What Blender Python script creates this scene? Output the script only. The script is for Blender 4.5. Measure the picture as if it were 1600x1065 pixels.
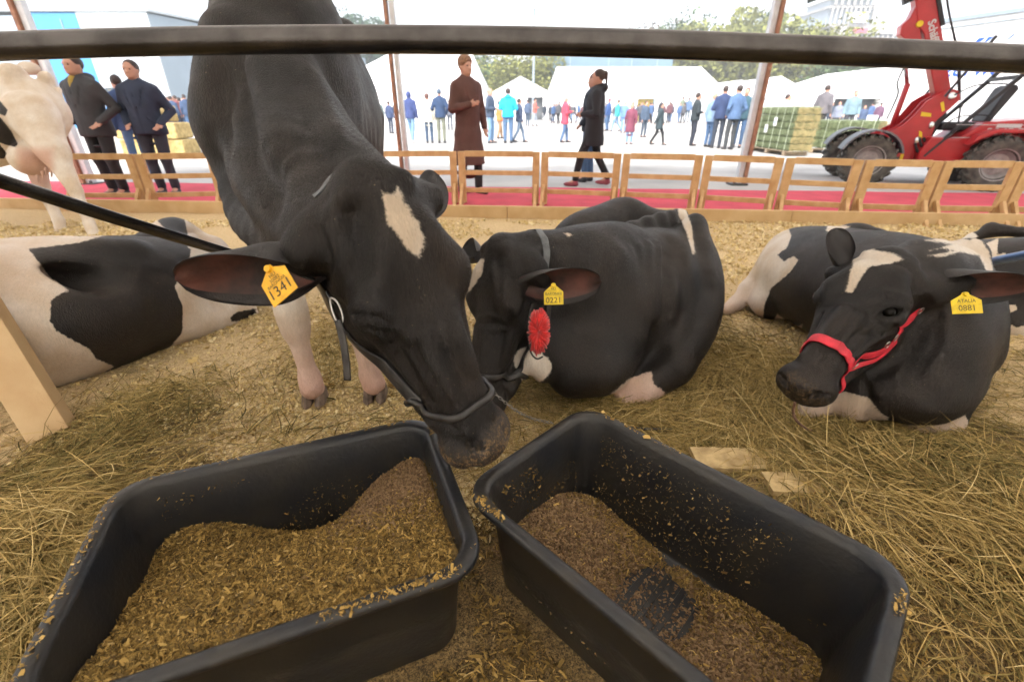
import bpy, bmesh, math, random
import numpy as np
from mathutils import Vector, Matrix

for _o in list(bpy.data.objects):
    bpy.data.objects.remove(_o)
SC = bpy.context.scene
COL = SC.collection
R_ = math.radians

# ------------------------------------------------------------------ camera
CAMZ = 1.05
PITCH = R_(26.85)
FPX = 711.0                       # focal length in pixels of the 1600 px wide photograph
cam_d = bpy.data.cameras.new('camera')
cam_d.sensor_width = 36.0
cam_d.lens = 36.0 * FPX / 1600.0
cam_d.clip_start = 0.05
cam_d.clip_end = 1500
cam_d.dof.use_dof = True
cam_d.dof.focus_distance = 1.25
cam_d.dof.aperture_fstop = 3.2
cam = bpy.data.objects.new('camera', cam_d)
COL.objects.link(cam)
cam.location = (0, 0, CAMZ)
cam.rotation_euler = (math.pi / 2 - PITCH, 0, 0)
SC.camera = cam

# ------------------------------------------------------------------ sky, sun, exposure
SUN_EL, SUN_AZ = 48.0, 205.0      # behind the camera, a little to the left
w = bpy.data.worlds.new('World')
SC.world = w
w.use_nodes = True
nt = w.node_tree
nt.nodes.clear()
wo = nt.nodes.new('ShaderNodeOutputWorld')
bg = nt.nodes.new('ShaderNodeBackground')
sky = nt.nodes.new('ShaderNodeTexSky')
sky.sky_type = 'NISHITA'
sky.sun_disc = False
sky.sun_elevation = R_(SUN_EL)
sky.sun_rotation = R_(SUN_AZ)
sky.air_density = 1.0
sky.dust_density = 3.5
sky.ozone_density = 1.0
hs = nt.nodes.new('ShaderNodeHueSaturation')      # an overcast sky: most of the blue is gone
hs.inputs['Saturation'].default_value = 0.35
nt.links.new(sky.outputs[0], hs.inputs['Color'])
nt.links.new(hs.outputs[0], bg.inputs['Color'])
bg.inputs['Strength'].default_value = 0.15
nt.links.new(bg.outputs[0], wo.inputs['Surface'])

sun_d = bpy.data.lights.new('sun', 'SUN')
sun_d.energy = 1.4
sun_d.angle = R_(20)
sun_d.color = (1.0, 0.96, 0.9)
sun = bpy.data.objects.new('sun', sun_d)
COL.objects.link(sun)
_az = R_(SUN_AZ)
_sd = Vector((math.sin(_az) * math.cos(R_(SUN_EL)), math.cos(_az) * math.cos(R_(SUN_EL)), math.sin(R_(SUN_EL))))
sun.rotation_euler = _sd.to_track_quat('Z', 'Y').to_euler()
sun.location = (0, -5, 12)
SC.view_settings.view_transform = 'Standard'
SC.view_settings.look = 'None'
SC.view_settings.gamma = 1.0
SC.view_settings.use_curve_mapping = False
SC.view_settings.exposure = 1.95
SC.render.engine = 'CYCLES'
SC.cycles.max_bounces = 6
SC.cycles.diffuse_bounces = 3
SC.cycles.transmission_bounces = 6
SC.cycles.transparent_max_bounces = 8

# ------------------------------------------------------------------ helpers
_cp, _sp = math.cos(PITCH), math.sin(PITCH)
def P(u, v, d):
    """world point seen at photo pixel (u, v) at depth d along the lens axis"""
    x = (u - 800.0) / FPX; y = (532.5 - v) / FPX
    return np.array([x * d, (_cp + y * _sp) * d, CAMZ + (y * _cp - _sp) * d])
def PZ(u, v, z=0.0):
    """world point seen at pixel (u, v) on the level plane z"""
    x = (u - 800.0) / FPX; y = (532.5 - v) / FPX
    dz = y * _cp - _sp
    d = (z - CAMZ) / dz
    return P(u, v, d)
def PY(u, v, yy):
    x = (u - 800.0) / FPX; y = (532.5 - v) / FPX
    return P(u, v, yy / (_cp + y * _sp))
def proj(p):
    p = np.asarray(p, float); z = p[..., 2] - CAMZ
    d = p[..., 1] * _cp - z * _sp
    h = p[..., 1] * _sp + z * _cp
    return 800 + FPX * p[..., 0] / d, 532.5 - FPX * h / d, d
def nrm(v):
    v = np.asarray(v, float); return v / (np.linalg.norm(v) + 1e-12)

MATS = {}
def mat(name, col=(0.5, 0.5, 0.5), rough=0.7, noise=0.0, nscale=20.0, col2=None, bump=0.0, bscale=60.0,
        metal=0.0, spec=0.5, sheen=0.0, detail=4.0, trans=0.0, coat=0.0):
    if name in MATS: return MATS[name]
    m = bpy.data.materials.new(name); m.use_nodes = True
    n = m.node_tree.nodes; l = m.node_tree.links
    b = n['Principled BSDF']
    b.inputs['Base Color'].default_value = (*col, 1)
    b.inputs['Roughness'].default_value = rough
    b.inputs['Metallic'].default_value = metal
    b.inputs['Specular IOR Level'].default_value = spec
    b.inputs['Sheen Weight'].default_value = sheen
    b.inputs['Coat Weight'].default_value = coat
    tc = n.new('ShaderNodeTexCoord')
    if col2 is not None or noise > 0:
        c2 = col2 if col2 is not None else tuple(max(0, c * (1 - noise)) for c in col)
        c1 = col if col2 is not None else tuple(min(1, c * (1 + noise)) for c in col)
        t = n.new('ShaderNodeTexNoise'); t.inputs['Scale'].default_value = nscale; t.inputs['Detail'].default_value = detail
        r = n.new('ShaderNodeValToRGB')
        r.color_ramp.elements[0].position = 0.33; r.color_ramp.elements[1].position = 0.67
        r.color_ramp.elements[0].color = (*c2, 1); r.color_ramp.elements[1].color = (*c1, 1)
        l.new(tc.outputs['Object'], t.inputs['Vector']); l.new(t.outputs['Fac'], r.inputs['Fac'])
        l.new(r.outputs['Color'], b.inputs['Base Color'])
    if bump > 0:
        t2 = n.new('ShaderNodeTexNoise'); t2.inputs['Scale'].default_value = bscale; t2.inputs['Detail'].default_value = 6
        bm = n.new('ShaderNodeBump'); bm.inputs['Strength'].default_value = 1.0; bm.inputs['Distance'].default_value = bump
        l.new(tc.outputs['Object'], t2.inputs['Vector']); l.new(t2.outputs['Fac'], bm.inputs['Height'])
        l.new(bm.outputs['Normal'], b.inputs['Normal'])
    MATS[name] = m
    return m

def mesh_np(name, verts, faces, mats=(), smooth=False, fmat=None):
    """verts (N,3), faces (M,k) of equal size k, or list"""
    me = bpy.data.meshes.new(name)
    V = np.asarray(verts, dtype=np.float32)
    if isinstance(faces, np.ndarray) and faces.ndim == 2:
        M, k = faces.shape
        me.vertices.add(len(V)); me.vertices.foreach_set('co', V.ravel())
        me.loops.add(M * k); me.loops.foreach_set('vertex_index', faces.astype(np.int32).ravel())
        me.polygons.add(M)
        me.polygons.foreach_set('loop_start', np.arange(0, M * k, k, dtype=np.int32))
        me.polygons.foreach_set('loop_total', np.full(M, k, dtype=np.int32))
        me.update(calc_edges=True)
    else:
        me.from_pydata([tuple(map(float, v)) for v in V], [], [tuple(f) for f in faces])
        me.update()
    for m in mats: me.materials.append(m)
    if fmat is not None: me.polygons.foreach_set('material_index', np.asarray(fmat, dtype=np.int32))
    me.polygons.foreach_set('use_smooth', np.full(len(me.polygons), bool(smooth)))
    me.update()
    return me
def link(name, me, parent=None, **props):
    o = bpy.data.objects.new(name, me); COL.objects.link(o)
    if parent is not None:
        o.parent = parent
        o.matrix_parent_inverse = Matrix.Identity(4)
    for k, v in props.items(): o[k] = v
    return o
def thing(name, label, cat, loc=(0, 0, 0), rz=0.0, group=None):
    o = bpy.data.objects.new(name, None); COL.objects.link(o)
    o.location = tuple(float(c) for c in loc); o.rotation_euler = (0, 0, rz)
    o.empty_display_size = 0.1
    o['label'] = label; o['category'] = cat
    if group: o['group'] = group
    return o
def tag(o, label, cat, group=None):
    o['label'] = label; o['category'] = cat
    if group: o['group'] = group
    return o
def inv(root):
    """for parts whose mesh is in world coordinates: undo the parent's placing"""
    return (Matrix.Translation(root.location) @ root.rotation_euler.to_matrix().to_4x4()).inverted()
def dup(o, loc=None, rz=None, label=None, parent=None):
    c = o.copy(); COL.objects.link(c)
    if parent is not None: c.parent = parent
    if loc is not None: c.location = tuple(float(x) for x in loc)
    if rz is not None: c.rotation_euler = (0, 0, rz)
    if label: c['label'] = label
    for ch in o.children: dup(ch, parent=c)
    return c

class MB:
    """collects simple solids and writes them as one mesh"""
    def __init__(s): s.v = []; s.f = []; s.m = []; s.mi = 0
    def quad_prism(s, pts8):
        b = len(s.v); s.v += [tuple(map(float, p)) for p in pts8]
        for f in ((0, 3, 2, 1), (4, 5, 6, 7), (0, 1, 5, 4), (1, 2, 6, 5), (2, 3, 7, 6), (3, 0, 4, 7)):
            s.f.append(tuple(b + i for i in f)); s.m.append(s.mi)
    def box(s, c, size, rot=None):
        c = np.asarray(c, float); h = np.asarray(size, float) / 2
        Rm = np.eye(3) if rot is None else np.asarray(rot, float)
        pts = []
        for z in (-1, 1):
            for x, y in ((-1, -1), (1, -1), (1, 1), (-1, 1)):
                pts.append(c + Rm @ (np.array([x, y, z]) * h))
        s.quad_prism(pts)
    def bar(s, a, b, w_, t_, up=(0, 0, 1)):
        a = np.asarray(a, float); b = np.asarray(b, float)
        ax = nrm(b - a); u = np.asarray(up, float)
        sd = nrm(np.cross(ax, u)); u = np.cross(sd, ax)
        pts = []
        for p in (a, b):
            for i, j in ((-1, -1), (1, -1), (1, 1), (-1, 1)):
                pts.append(p + sd * i * w_ / 2 + u * j * t_ / 2)
        s.quad_prism(pts)
    def tube(s, pts, r, n=12, caps=True):
        pts = [np.asarray(p, float) for p in pts]; N = len(pts)
        rr = r if hasattr(r, '__len__') else [r] * N
        b = len(s.v); prev = None
        for i, p in enumerate(pts):
            t = nrm(pts[min(i + 1, N - 1)] - pts[max(i - 1, 0)])
            if prev is None:
                x = np.array([0, 0, 1.]) if abs(t[2]) < .9 else np.array([1., 0, 0])
                prev = nrm(np.cross(t, x))
            sd = nrm(prev - t * np.dot(prev, t)); prev = sd; up = np.cross(t, sd)
            for k in range(n):
                a = 2 * math.pi * k / n
                s.v.append(tuple(p + (sd * math.cos(a) + up * math.sin(a)) * rr[i]))
        for i in range(N - 1):
            for k in range(n):
                k2 = (k + 1) % n
                s.f.append((b + i * n + k, b + i * n + k2, b + (i + 1) * n + k2, b + (i + 1) * n + k)); s.m.append(s.mi)
        if caps:
            s.f.append(tuple(b + k for k in range(n))[::-1]); s.m.append(s.mi)
            s.f.append(tuple(b + (N - 1) * n + k for k in range(n))); s.m.append(s.mi)
    def prism(s, poly, off, flip=False):
        """planar polygon (list of 3D pts) extruded by vector off"""
        n = len(poly); b = len(s.v); off = np.asarray(off, float)
        s.v += [tuple(map(float, p)) for p in poly] + [tuple(np.asarray(p, float) + off) for p in poly]
        s.f.append(tuple(b + i for i in range(n))[::-1]); s.f.append(tuple(b + n + i for i in range(n))); s.m += [s.mi] * 2
        for i in range(n):
            j = (i + 1) % n
            s.f.append((b + i, b + j, b + n + j, b + n + i)); s.m.append(s.mi)
    def disc_lathe(s, prof, c, ax, n=28):
        """profile [(radius, offset along ax)...] revolved round the axis ax through c"""
        ax = nrm(ax); x = np.array([0, 0, 1.]) if abs(ax[2]) < .9 else np.array([1., 0, 0])
        sd = nrm(np.cross(ax, x)); up = np.cross(ax, sd); c = np.asarray(c, float); b = len(s.v)
        for r, h in prof:
            for k in range(n):
                a = 2 * math.pi * k / n
                s.v.append(tuple(c + ax * h + (sd * math.cos(a) + up * math.sin(a)) * r))
        for i in range(len(prof) - 1):
            for k in range(n):
                k2 = (k + 1) % n
                s.f.append((b + i * n + k, b + i * n + k2, b + (i + 1) * n + k2, b + (i + 1) * n + k)); s.m.append(s.mi)
    def build(s, name, mats, parent=None, smooth=False, bevel=0.0, **props):
        if not isinstance(mats, (list, tuple)): mats = [mats]
        me = bpy.data.meshes.new(name); me.from_pydata(s.v, [], s.f)
        for m in mats: me.materials.append(m)
        me.polygons.foreach_set('material_index', s.m)
        bm = bmesh.new(); bm.from_mesh(me)
        bmesh.ops.recalc_face_normals(bm, faces=bm.faces)
        if bevel > 0:
            ed = [e for e in bm.edges if len(e.link_faces) == 2 and e.calc_face_angle(0) > 0.6]
            bmesh.ops.bevel(bm, geom=ed, offset=bevel, segments=2, profile=0.5, affect='EDGES', clamp_overlap=True)
        bm.to_mesh(me); bm.free()
        me.polygons.foreach_set('use_smooth', [bool(smooth)] * len(me.polygons)); me.update()
        return link(name, me, parent, **props)

def text_mesh(name, body, size, matrix, m, parent=None, extrude=0.0, align='CENTER', shear=0.0, bold=0.0):
    cu = bpy.data.curves.new(name, 'FONT'); cu.body = body; cu.size = size
    cu.align_x = align; cu.align_y = 'CENTER'; cu.extrude = extrude; cu.shear = shear; cu.offset = bold
    cu.resolution_u = 3
    o = bpy.data.objects.new(name, cu); COL.objects.link(o)
    dg = bpy.context.evaluated_depsgraph_get()
    me = bpy.data.meshes.new_from_object(o.evaluated_get(dg), depsgraph=dg)
    bpy.data.objects.remove(o); bpy.data.curves.remove(cu)
    me.transform(matrix); me.materials.clear(); me.materials.append(m)
    return link(name, me, parent)

def vnoise(p, scale, seed=0, octaves=3):
    """cheap smooth value noise on points (N,k), -1..1, built from sines"""
    rs = np.random.RandomState(seed); p = np.asarray(p, float) * scale
    out = np.zeros(len(p)); amp = 1.0; tot = 0
    for o in range(octaves):
        for j in range(4):
            k = rs.normal(size=p.shape[1]); k /= np.linalg.norm(k)
            out += amp * np.sin(p @ k * (2 ** o) * rs.uniform(.8, 1.3) + rs.uniform(0, 6.28)
                                + 1.3 * np.sin(p @ rs.normal(size=p.shape[1]) * (2 ** o) * .5 + rs.uniform(0, 6))) / 2
        tot += amp; amp *= .5
    return out / tot
# ------------------------------------------------------------------ implicit surfaces for bodies
def sdot(p, v): return p[:, 0] * v[0] + p[:, 1] * v[1] + p[:, 2] * v[2]
class Fr:
    """a local frame: columns are the local axes in the world"""
    def __init__(s, o, X, Y, Z, sc=1.0):
        s.o = np.asarray(o, float); s.X = nrm(X); s.Y = nrm(Y); s.Z = nrm(Z); s.sc = sc
    def __call__(s, x, y, z): return s.o + (s.X * x + s.Y * y + s.Z * z) * s.sc
    def inv(s, p):
        q = np.asarray(p) - s.o
        return np.stack([q @ s.X, q @ s.Y, q @ s.Z], -1) / s.sc
class SDF:
    def __init__(s): s.p = []; s.post = []
    def _add(s, fn, c, r, k, op=0): s.p.append((fn, np.asarray(c, float), float(r), float(k), op))
    def cap(s, a, b, ra, rb=None, k=.03, op=0):
        a = np.asarray(a, float); b = np.asarray(b, float); rb = ra if rb is None else rb
        ba = b - a; L2 = ba @ ba + 1e-12
        def fn(p):
            q = p - a; t = np.minimum(np.maximum(q @ ba / L2, 0), 1)
            q -= t[:, None] * ba
            return np.sqrt(np.einsum('ij,ij->i', q, q)) - (ra + (rb - ra) * t)
        s._add(fn, (a + b) / 2, math.sqrt(L2) / 2 + max(ra, rb), k, op)
    def ell(s, c, r, ax=None, k=.03, op=0):
        c = np.asarray(c, float); r = np.asarray(r, float)
        A = np.eye(3) if ax is None else np.stack([nrm(a) for a in ax])
        def fn(p):
            w1 = ((p - c) @ A.T) / r; k0 = np.sqrt(np.einsum('ij,ij->i', w1, w1)); w2 = w1 / r; k1 = np.sqrt(np.einsum('ij,ij->i', w2, w2)) + 1e-9
            return np.where(k0 < .05, (k0 - 1) * r.min(), k0 * (k0 - 1) / k1)
        s._add(fn, c, r.max(), k, op)
    def seg(s, a, b, sa, sb, up, k=.02, op=0):
        """elliptic cone: sa, sb = (side radius, up radius)"""
        a = np.asarray(a, float); b = np.asarray(b, float); ba = b - a; L = np.linalg.norm(ba) + 1e-9; ax = ba / L
        S = nrm(np.cross(ax, up)); U = np.cross(S, ax); M = np.stack([ax, S, U]); am = M @ a
        d1 = sb[0] - sa[0]; d2 = sb[1] - sa[1]
        def fn(p):
            q = (M @ p.T) - am[:, None]; x = q[0]
            t = np.minimum(np.maximum(x / L, 0), 1)
            x = x - t * L
            i1 = 1 / (sa[0] + d1 * t); i2 = 1 / (sa[1] + d2 * t); i0 = np.maximum(i1, i2)
            wx = x * i0; wy = q[1] * i1; wz = q[2] * i2
            k0 = np.sqrt(wx * wx + wy * wy + wz * wz)
            wx *= i0; wy *= i1; wz *= i2
            k1 = np.sqrt(wx * wx + wy * wy + wz * wz) + 1e-9
            return np.where(k0 < .05, (k0 - 1) / i0, k0 * (k0 - 1) / k1)
        s._add(fn, (a + b) / 2, L / 2 + max(*sa, *sb), k, op)
    def poly(s, q, r, k=.03, op=0):
        """one soft line through the points q, combined with the body once"""
        q = [np.asarray(x, float) for x in q]; n = len(q); rr = [r * (.55 if i in (0, n - 1) else 1) for i in range(n)]
        def fn(p):
            d = None
            for i in range(n - 1):
                ba = q[i + 1] - q[i]; w1 = p - q[i]; t = np.minimum(np.maximum(w1 @ ba / (ba @ ba + 1e-12), 0), 1)
                w1 -= t[:, None] * ba; e = np.sqrt(np.einsum('ij,ij->i', w1, w1)) - (rr[i] + (rr[i + 1] - rr[i]) * t)
                d = e if d is None else np.minimum(d, e)
            return d
        c = (np.min(q, 0) + np.max(q, 0)) / 2
        s._add(fn, c, max(np.linalg.norm(x - c) for x in q) + r, k, op)
    def tube(s, st, up, k=.03, k2=None, sub=3):
        """st: list of (pos, side radius, up radius[, up vector]) smoothed by Catmull-Rom"""
        pts = [np.asarray(x[0], float) for x in st]; r = [np.array(x[1:3], float) for x in st]
        ups = [np.asarray(x[3] if len(x) > 3 else up, float) for x in st]
        def cr(a, t):
            n = len(a); i = min(int(t), n - 2); f = t - i
            p0, p1, p2, p3 = a[max(i - 1, 0)], a[i], a[i + 1], a[min(i + 2, n - 1)]
            return .5 * ((2 * p1) + (p2 - p0) * f + (2 * p0 - 5 * p1 + 4 * p2 - p3) * f * f + (3 * p1 - p0 - 3 * p2 + p3) * f ** 3)
        T = np.linspace(0, len(st) - 1, (len(st) - 1) * sub + 1)
        C = [cr(pts, t) for t in T]; Q = [cr(r, t) for t in T]; U = [cr(ups, t) for t in T]
        for i in range(len(T) - 1):
            s.seg(C[i], C[i + 1], Q[i], Q[i + 1], U[i], k if i == 0 else (k2 if k2 is not None else k * .6))
    @staticmethod
    def comb(d, e, k, op):
        if op == 0:
            if k <= 0: return np.minimum(d, e)
            h = np.maximum(k - np.abs(d - e), 0) / k
            return np.minimum(d, e) - h * h * k / 4
        e = -e
        h = np.maximum(k - np.abs(d - e), 0) / k
        return np.maximum(d, e) + h * h * k / 4
    def eval(s, p, prims=None):
        d = np.full(len(p), 9.0)
        for fn, c, r, k, op in (s.p if prims is None else prims):
            d = SDF.comb(d, fn(p), k, op)
        for f in s.post: d = d + f(p)
        return d
    def grad(s, p, e=.003):
        n = len(p); I = np.eye(3) * e
        A = s.eval(np.concatenate([p + I[0], p + I[1], p + I[2], p - I[0], p - I[1], p - I[2]]))
        g = np.stack([A[i * n:(i + 1) * n] - A[(i + 3) * n:(i + 4) * n] for i in range(3)], -1)
        return g / (np.linalg.norm(g, axis=1, keepdims=True) + 1e-9)
    def snap(s, p, h=0.0, it=6):
        p = np.array(p, float)
        for _ in range(it):
            p = p - s.grad(p) * ((s.eval(p) - h) * .8)[:, None]
        return p
    def mesh(s, vox, lo=None, hi=None, B=10):
        if lo is None:
            lo = np.min([c - r for f, c, r, k, op in s.p if op == 0], 0) - vox * 3
            hi = np.max([c + r for f, c, r, k, op in s.p if op == 0], 0) + vox * 3
        lo = np.asarray(lo, float); hi = np.asarray(hi, float)
        nb = np.ceil((hi - lo) / vox / B).astype(int); n = nb * B
        D = np.empty(n, dtype=np.float32)
        g = np.stack(np.meshgrid(*[np.arange(k) for k in nb], indexing='ij'), -1).reshape(-1, 3)
        cen = lo + (g + .5) * B * vox - .5 * vox
        hd = B * vox * .87; dc = np.full(len(cen), 9.0); PD = np.empty((len(s.p), len(cen)), dtype=np.float32)
        for i, (fn, c, r, k, op) in enumerate(s.p):
            e = fn(cen); PD[i] = e; dc = SDF.comb(dc, e, k, op)
        kk = np.array([q[3] for q in s.p]); sub = np.array([q[4] for q in s.p]) == 1
        off = np.stack(np.meshgrid(*[np.arange(B)] * 3, indexing='ij'), -1).reshape(-1, 3) * vox
        act = np.abs(dc) < hd * 1.45 + .012
        for bi in range(len(g)):
            gi, c, d0, a = g[bi], cen[bi], dc[bi], act[bi]
            sl = tuple(slice(x * B, x * B + B) for x in gi)
            if not a: D[sl] = d0; continue
            lim = np.where(sub, 1.4 * hd + kk, max(d0, 0) + 1.9 * hd + kk)
            pr = [s.p[i] for i in np.nonzero(PD[:, bi] < lim)[0]]
            if not pr: D[sl] = 1; continue
            D[sl] = s.eval(lo + gi * B * vox + off, pr).reshape(B, B, B)
        I = D < 0
        cs = I[:-1, :-1, :-1].astype(np.int8)
        for dx, dy, dz in ((1,0,0),(0,1,0),(0,0,1),(1,1,0),(1,0,1),(0,1,1),(1,1,1)):
            cs = cs + I[dx:n[0]-1+dx, dy:n[1]-1+dy, dz:n[2]-1+dz]
        C = np.argwhere((cs > 0) & (cs < 8))
        idx = -np.ones(np.array(n) - 1, dtype=np.int32); idx[tuple(C.T)] = np.arange(len(C))
        acc = np.zeros((len(C), 3)); cnt = np.zeros(len(C))
        cor = np.array([[i, j, k] for i in (0, 1) for j in (0, 1) for k in (0, 1)])
        for a in range(8):
            for b in range(a + 1, 8):
                df = cor[b] - cor[a]
                if np.abs(df).sum() != 1: continue
                va = D[tuple((C + cor[a]).T)]; vb = D[tuple((C + cor[b]).T)]
                m = (va < 0) != (vb < 0)
                t = va[m] / (va[m] - vb[m])
                acc[m] += cor[a] + t[:, None] * df; cnt[m] += 1
        V = lo + (C + acc / cnt[:, None]) * vox
        F = []
        for ax in range(3):
            o = [0, 0, 0]; o[ax] = 1
            A = I[:n[0]-o[0], :n[1]-o[1], :n[2]-o[2]]; Bb = I[o[0]:, o[1]:, o[2]:]
            E = np.argwhere(A != Bb)
            u, w_ = [(1, 2), (2, 0), (0, 1)][ax]
            E = E[(E[:, u] > 0) & (E[:, w_] > 0) & (E[:, u] < n[u] - 1) & (E[:, w_] < n[w_] - 1)]
            du = np.zeros(3, int); du[u] = 1; dw = np.zeros(3, int); dw[w_] = 1
            q = np.stack([idx[tuple((E - du - dw).T)], idx[tuple((E - dw).T)], idx[tuple(E.T)], idx[tuple((E - du).T)]], -1)
            fl = ~A[tuple(E.T)]
            q[fl] = q[fl][:, ::-1]
            F.append(q[(q >= 0).all(1)])
        return V, np.concatenate(F)
def hits(S, uv, d0=.55):
    """depths at which the sight lines through pixels first meet the body"""
    uv = np.asarray(uv, float); x = (uv[:, 0] - 800.0) / FPX; y = (532.5 - uv[:, 1]) / FPX
    D = np.stack([x, _cp + y * _sp, y * _cp - _sp], -1); d = np.full(len(uv), d0); C0 = np.array([0, 0, CAMZ])
    for _ in range(42):
        d = d + np.maximum(S.eval(C0 + D * d[:, None]), 0) * .8
    return np.where(S.eval(C0 + D * d[:, None]) < .01, d, np.nan)
def strokes(S, lst, d0=.55):
    """raise (op 0) or sink (op 1) soft lines on the skin: (pixel path, radius, blend, op, amount)"""
    def fine(path):
        out = [path[0]]
        for a, b in zip(path[:-1], path[1:]):
            m = max(1, int(math.hypot(b[0] - a[0], b[1] - a[1]) / 11)); out += [(a[0] + (b[0] - a[0]) * t / m, a[1] + (b[1] - a[1]) * t / m) for t in range(1, m + 1)]
        return out
    lst = [(fine(st[0]),) + tuple(st[1:]) for st in lst]
    allp = [p for st in lst for p in st[0]]; H = hits(S, allp, d0); i = 0; todo = []
    for path, r, k, op, amt in lst:
        ds = H[i:i + len(path)]; i += len(path)
        if np.isnan(ds).any() or ds.max() - ds.min() > .45: continue
        todo.append(([P(u, v, d + (r - amt) if op == 0 else d - (r - amt)) for (u, v), d in zip(path, ds)], r, k, op))
    for q, r, k, op in todo:
        S.poly(q, r, k, op)
def relax(V, F, it=1, lam=.5):
    for _ in range(it):
        acc = np.zeros_like(V); cnt = np.zeros(len(V))
        for i in range(4):
            a, b = F[:, i], F[:, (i + 1) % 4]
            np.add.at(acc, a, V[b]); np.add.at(cnt, a, 1); np.add.at(acc, b, V[a]); np.add.at(cnt, b, 1)
        V = V + lam * (acc / np.maximum(cnt, 1)[:, None] - V)
    return V
def cut(V, F, keep):
    """faces whose first corner passes keep(V); unused vertices dropped"""
    k = keep(V); F = F[k[F].all(1)] if False else F[k[F[:, 0]]]
    u, iv = np.unique(F, return_inverse=True)
    return V[u], iv.reshape(F.shape)
def fattr(me, name, val):
    a = me.attributes.new(name, 'FLOAT', 'POINT'); a.data.foreach_set('value', np.asarray(val, dtype=np.float32))
def poly_sd(u, v, poly):
    """signed distance (inside positive) of points to a 2D polygon"""
    P_ = np.asarray(poly, float); n = len(P_); d = np.full(len(u), 1e9); ins = np.zeros(len(u), bool)
    for i in range(n):
        a, b = P_[i], P_[(i + 1) % n]; e = b - a; wx = u - a[0]; wy = v - a[1]
        t = np.clip((wx * e[0] + wy * e[1]) / (e @ e + 1e-12), 0, 1)
        d = np.minimum(d, np.hypot(wx - e[0] * t, wy - e[1] * t))
        c = (a[1] > v) != (b[1] > v)
        ins ^= c & (u < (b[0] - a[0]) * (v - a[1]) / (b[1] - a[1] + 1e-12) + a[0])
    return np.where(ins, d, -d)
# ------------------------------------------------------------------ ground, carpet, bedding
rng = np.random.RandomState(7)
GRAVEL = mat('pale_gravel', (.46, .44, .41), .9, noise=.25, nscale=.6, bump=.01, bscale=40)
CARPET = mat('red_carpet', (.62, .075, .11), .95, noise=.12, nscale=3, bump=.004, bscale=150)
SOIL = mat('bedding_floor', (.50, .36, .17), .95, col2=(.20, .125, .05), nscale=9, bump=.02, bscale=30)
PINE = mat('pine_board', (.62, .38, .17), .6, col2=(.50, .28, .11), nscale=6, bump=.0015, bscale=60)
PINEP = mat('pale_board', (.66, .46, .24), .7, col2=(.55, .35, .16), nscale=5, bump=.002, bscale=80)
KNOT = mat('fence_wood', (.66, .43, .21), .55, col2=(.52, .30, .12), nscale=10, bump=.001, bscale=60)

def board_y(x): return 5.03 - .084 * x
# one sheet of outer ground to the horizon
n = 40
gx = np.concatenate([-np.geomspace(700, 12, 12), np.linspace(-10, 10, 21), np.geomspace(12, 700, 12)])
gy = np.concatenate([[-60, -20, -6], np.linspace(-3, 20, 24), np.geomspace(25, 1200, 14)])
V = np.array([(x, y, -.03) for y in gy for x in gx]); nx = len(gx)
Fq = np.array([[j * nx + i, j * nx + i + 1, (j + 1) * nx + i + 1, (j + 1) * nx + i] for j in range(len(gy) - 1) for i in range(nx - 1)])
link('ground', mesh_np('ground', V, Fq, [GRAVEL]), None, kind='structure')
# pen floor: bedding, with soft heaps
def hump(x, y):
    h = .012 * vnoise(np.stack([x, y], -1), 2.2, 5, 3) + .006 * vnoise(np.stack([x, y], -1), 9, 6, 3)
    def g(cx, cy, sx, sy, a): return a * np.exp(-((x - cx) / sx) ** 2 - ((y - cy) / sy) ** 2)
    h = h + g(1.25, .95, .55, .35, .09) + g(1.5, .55, .5, .35, .10) + g(-1.15, .85, .42, .35, .09) + g(.2, 1.55, .5, .2, .03) + g(-1.3, 1.4, .3, .4, .04)
    h = h - g(0, .35, .4, .3, .015)
    return h
def floor_z(x, y): return hump(np.asarray(x, float), np.asarray(y, float))
gx = np.linspace(-9, 9, 361); gy = np.concatenate([np.linspace(-2.5, 2.6, 171), np.linspace(2.65, 6.2, 72)])
X, Y = np.meshgrid(gx, gy); yb = board_y(X)
Y = np.where(Y > 2.6, 2.6 + (Y - 2.6) / 3.6 * (yb - 2.6 - .01), Y)
Z = hump(X.ravel(), Y.ravel()).reshape(X.shape)
nx = len(gx)
V = np.stack([X, Y, Z], -1).reshape(-1, 3); a = np.arange(len(gy) - 1)[:, None] * nx + np.arange(nx - 1)[None]
Fq = np.stack([a, a + 1, a + nx + 1, a + nx], -1).reshape(-1, 4)
# floor shader: shavings beyond, trodden dark litter in front
m = bpy.data.materials.new('shavings_floor'); m.use_nodes = True
n_ = m.node_tree.nodes; l_ = m.node_tree.links; b_ = n_['Principled BSDF']; b_.inputs['Roughness'].default_value = .95
tc = n_.new('ShaderNodeTexCoord')
def _noise(sc, det=6, dist=0.0):
    t = n_.new('ShaderNodeTexNoise'); t.inputs['Scale'].default_value = sc; t.inputs['Detail'].default_value = det; t.inputs['Distortion'].default_value = dist
    l_.new(tc.outputs['Object'], t.inputs['Vector']); return t
def _ramp(src, p0, c0, p1, c1):
    r = n_.new('ShaderNodeValToRGB'); r.color_ramp.elements[0].position = p0; r.color_ramp.elements[1].position = p1
    r.color_ramp.elements[0].color = (*c0, 1); r.color_ramp.elements[1].color = (*c1, 1); l_.new(src, r.inputs['Fac']); return r
def _mix(f, a, b):
    x = n_.new('ShaderNodeMixRGB'); l_.new(f, x.inputs['Fac']); l_.new(a, x.inputs['Color1']); l_.new(b, x.inputs['Color2']); return x
r1 = _ramp(_noise(130, 10, 1.5).outputs['Fac'], .34, (.40, .26, .11), .62, (.76, .58, .33))
r2 = _ramp(_noise(150, 10, 1.5).outputs['Fac'], .38, (.060, .040, .016), .68, (.34, .22, .085))
at = n_.new('ShaderNodeAttribute'); at.attribute_name = 'litter'
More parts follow.
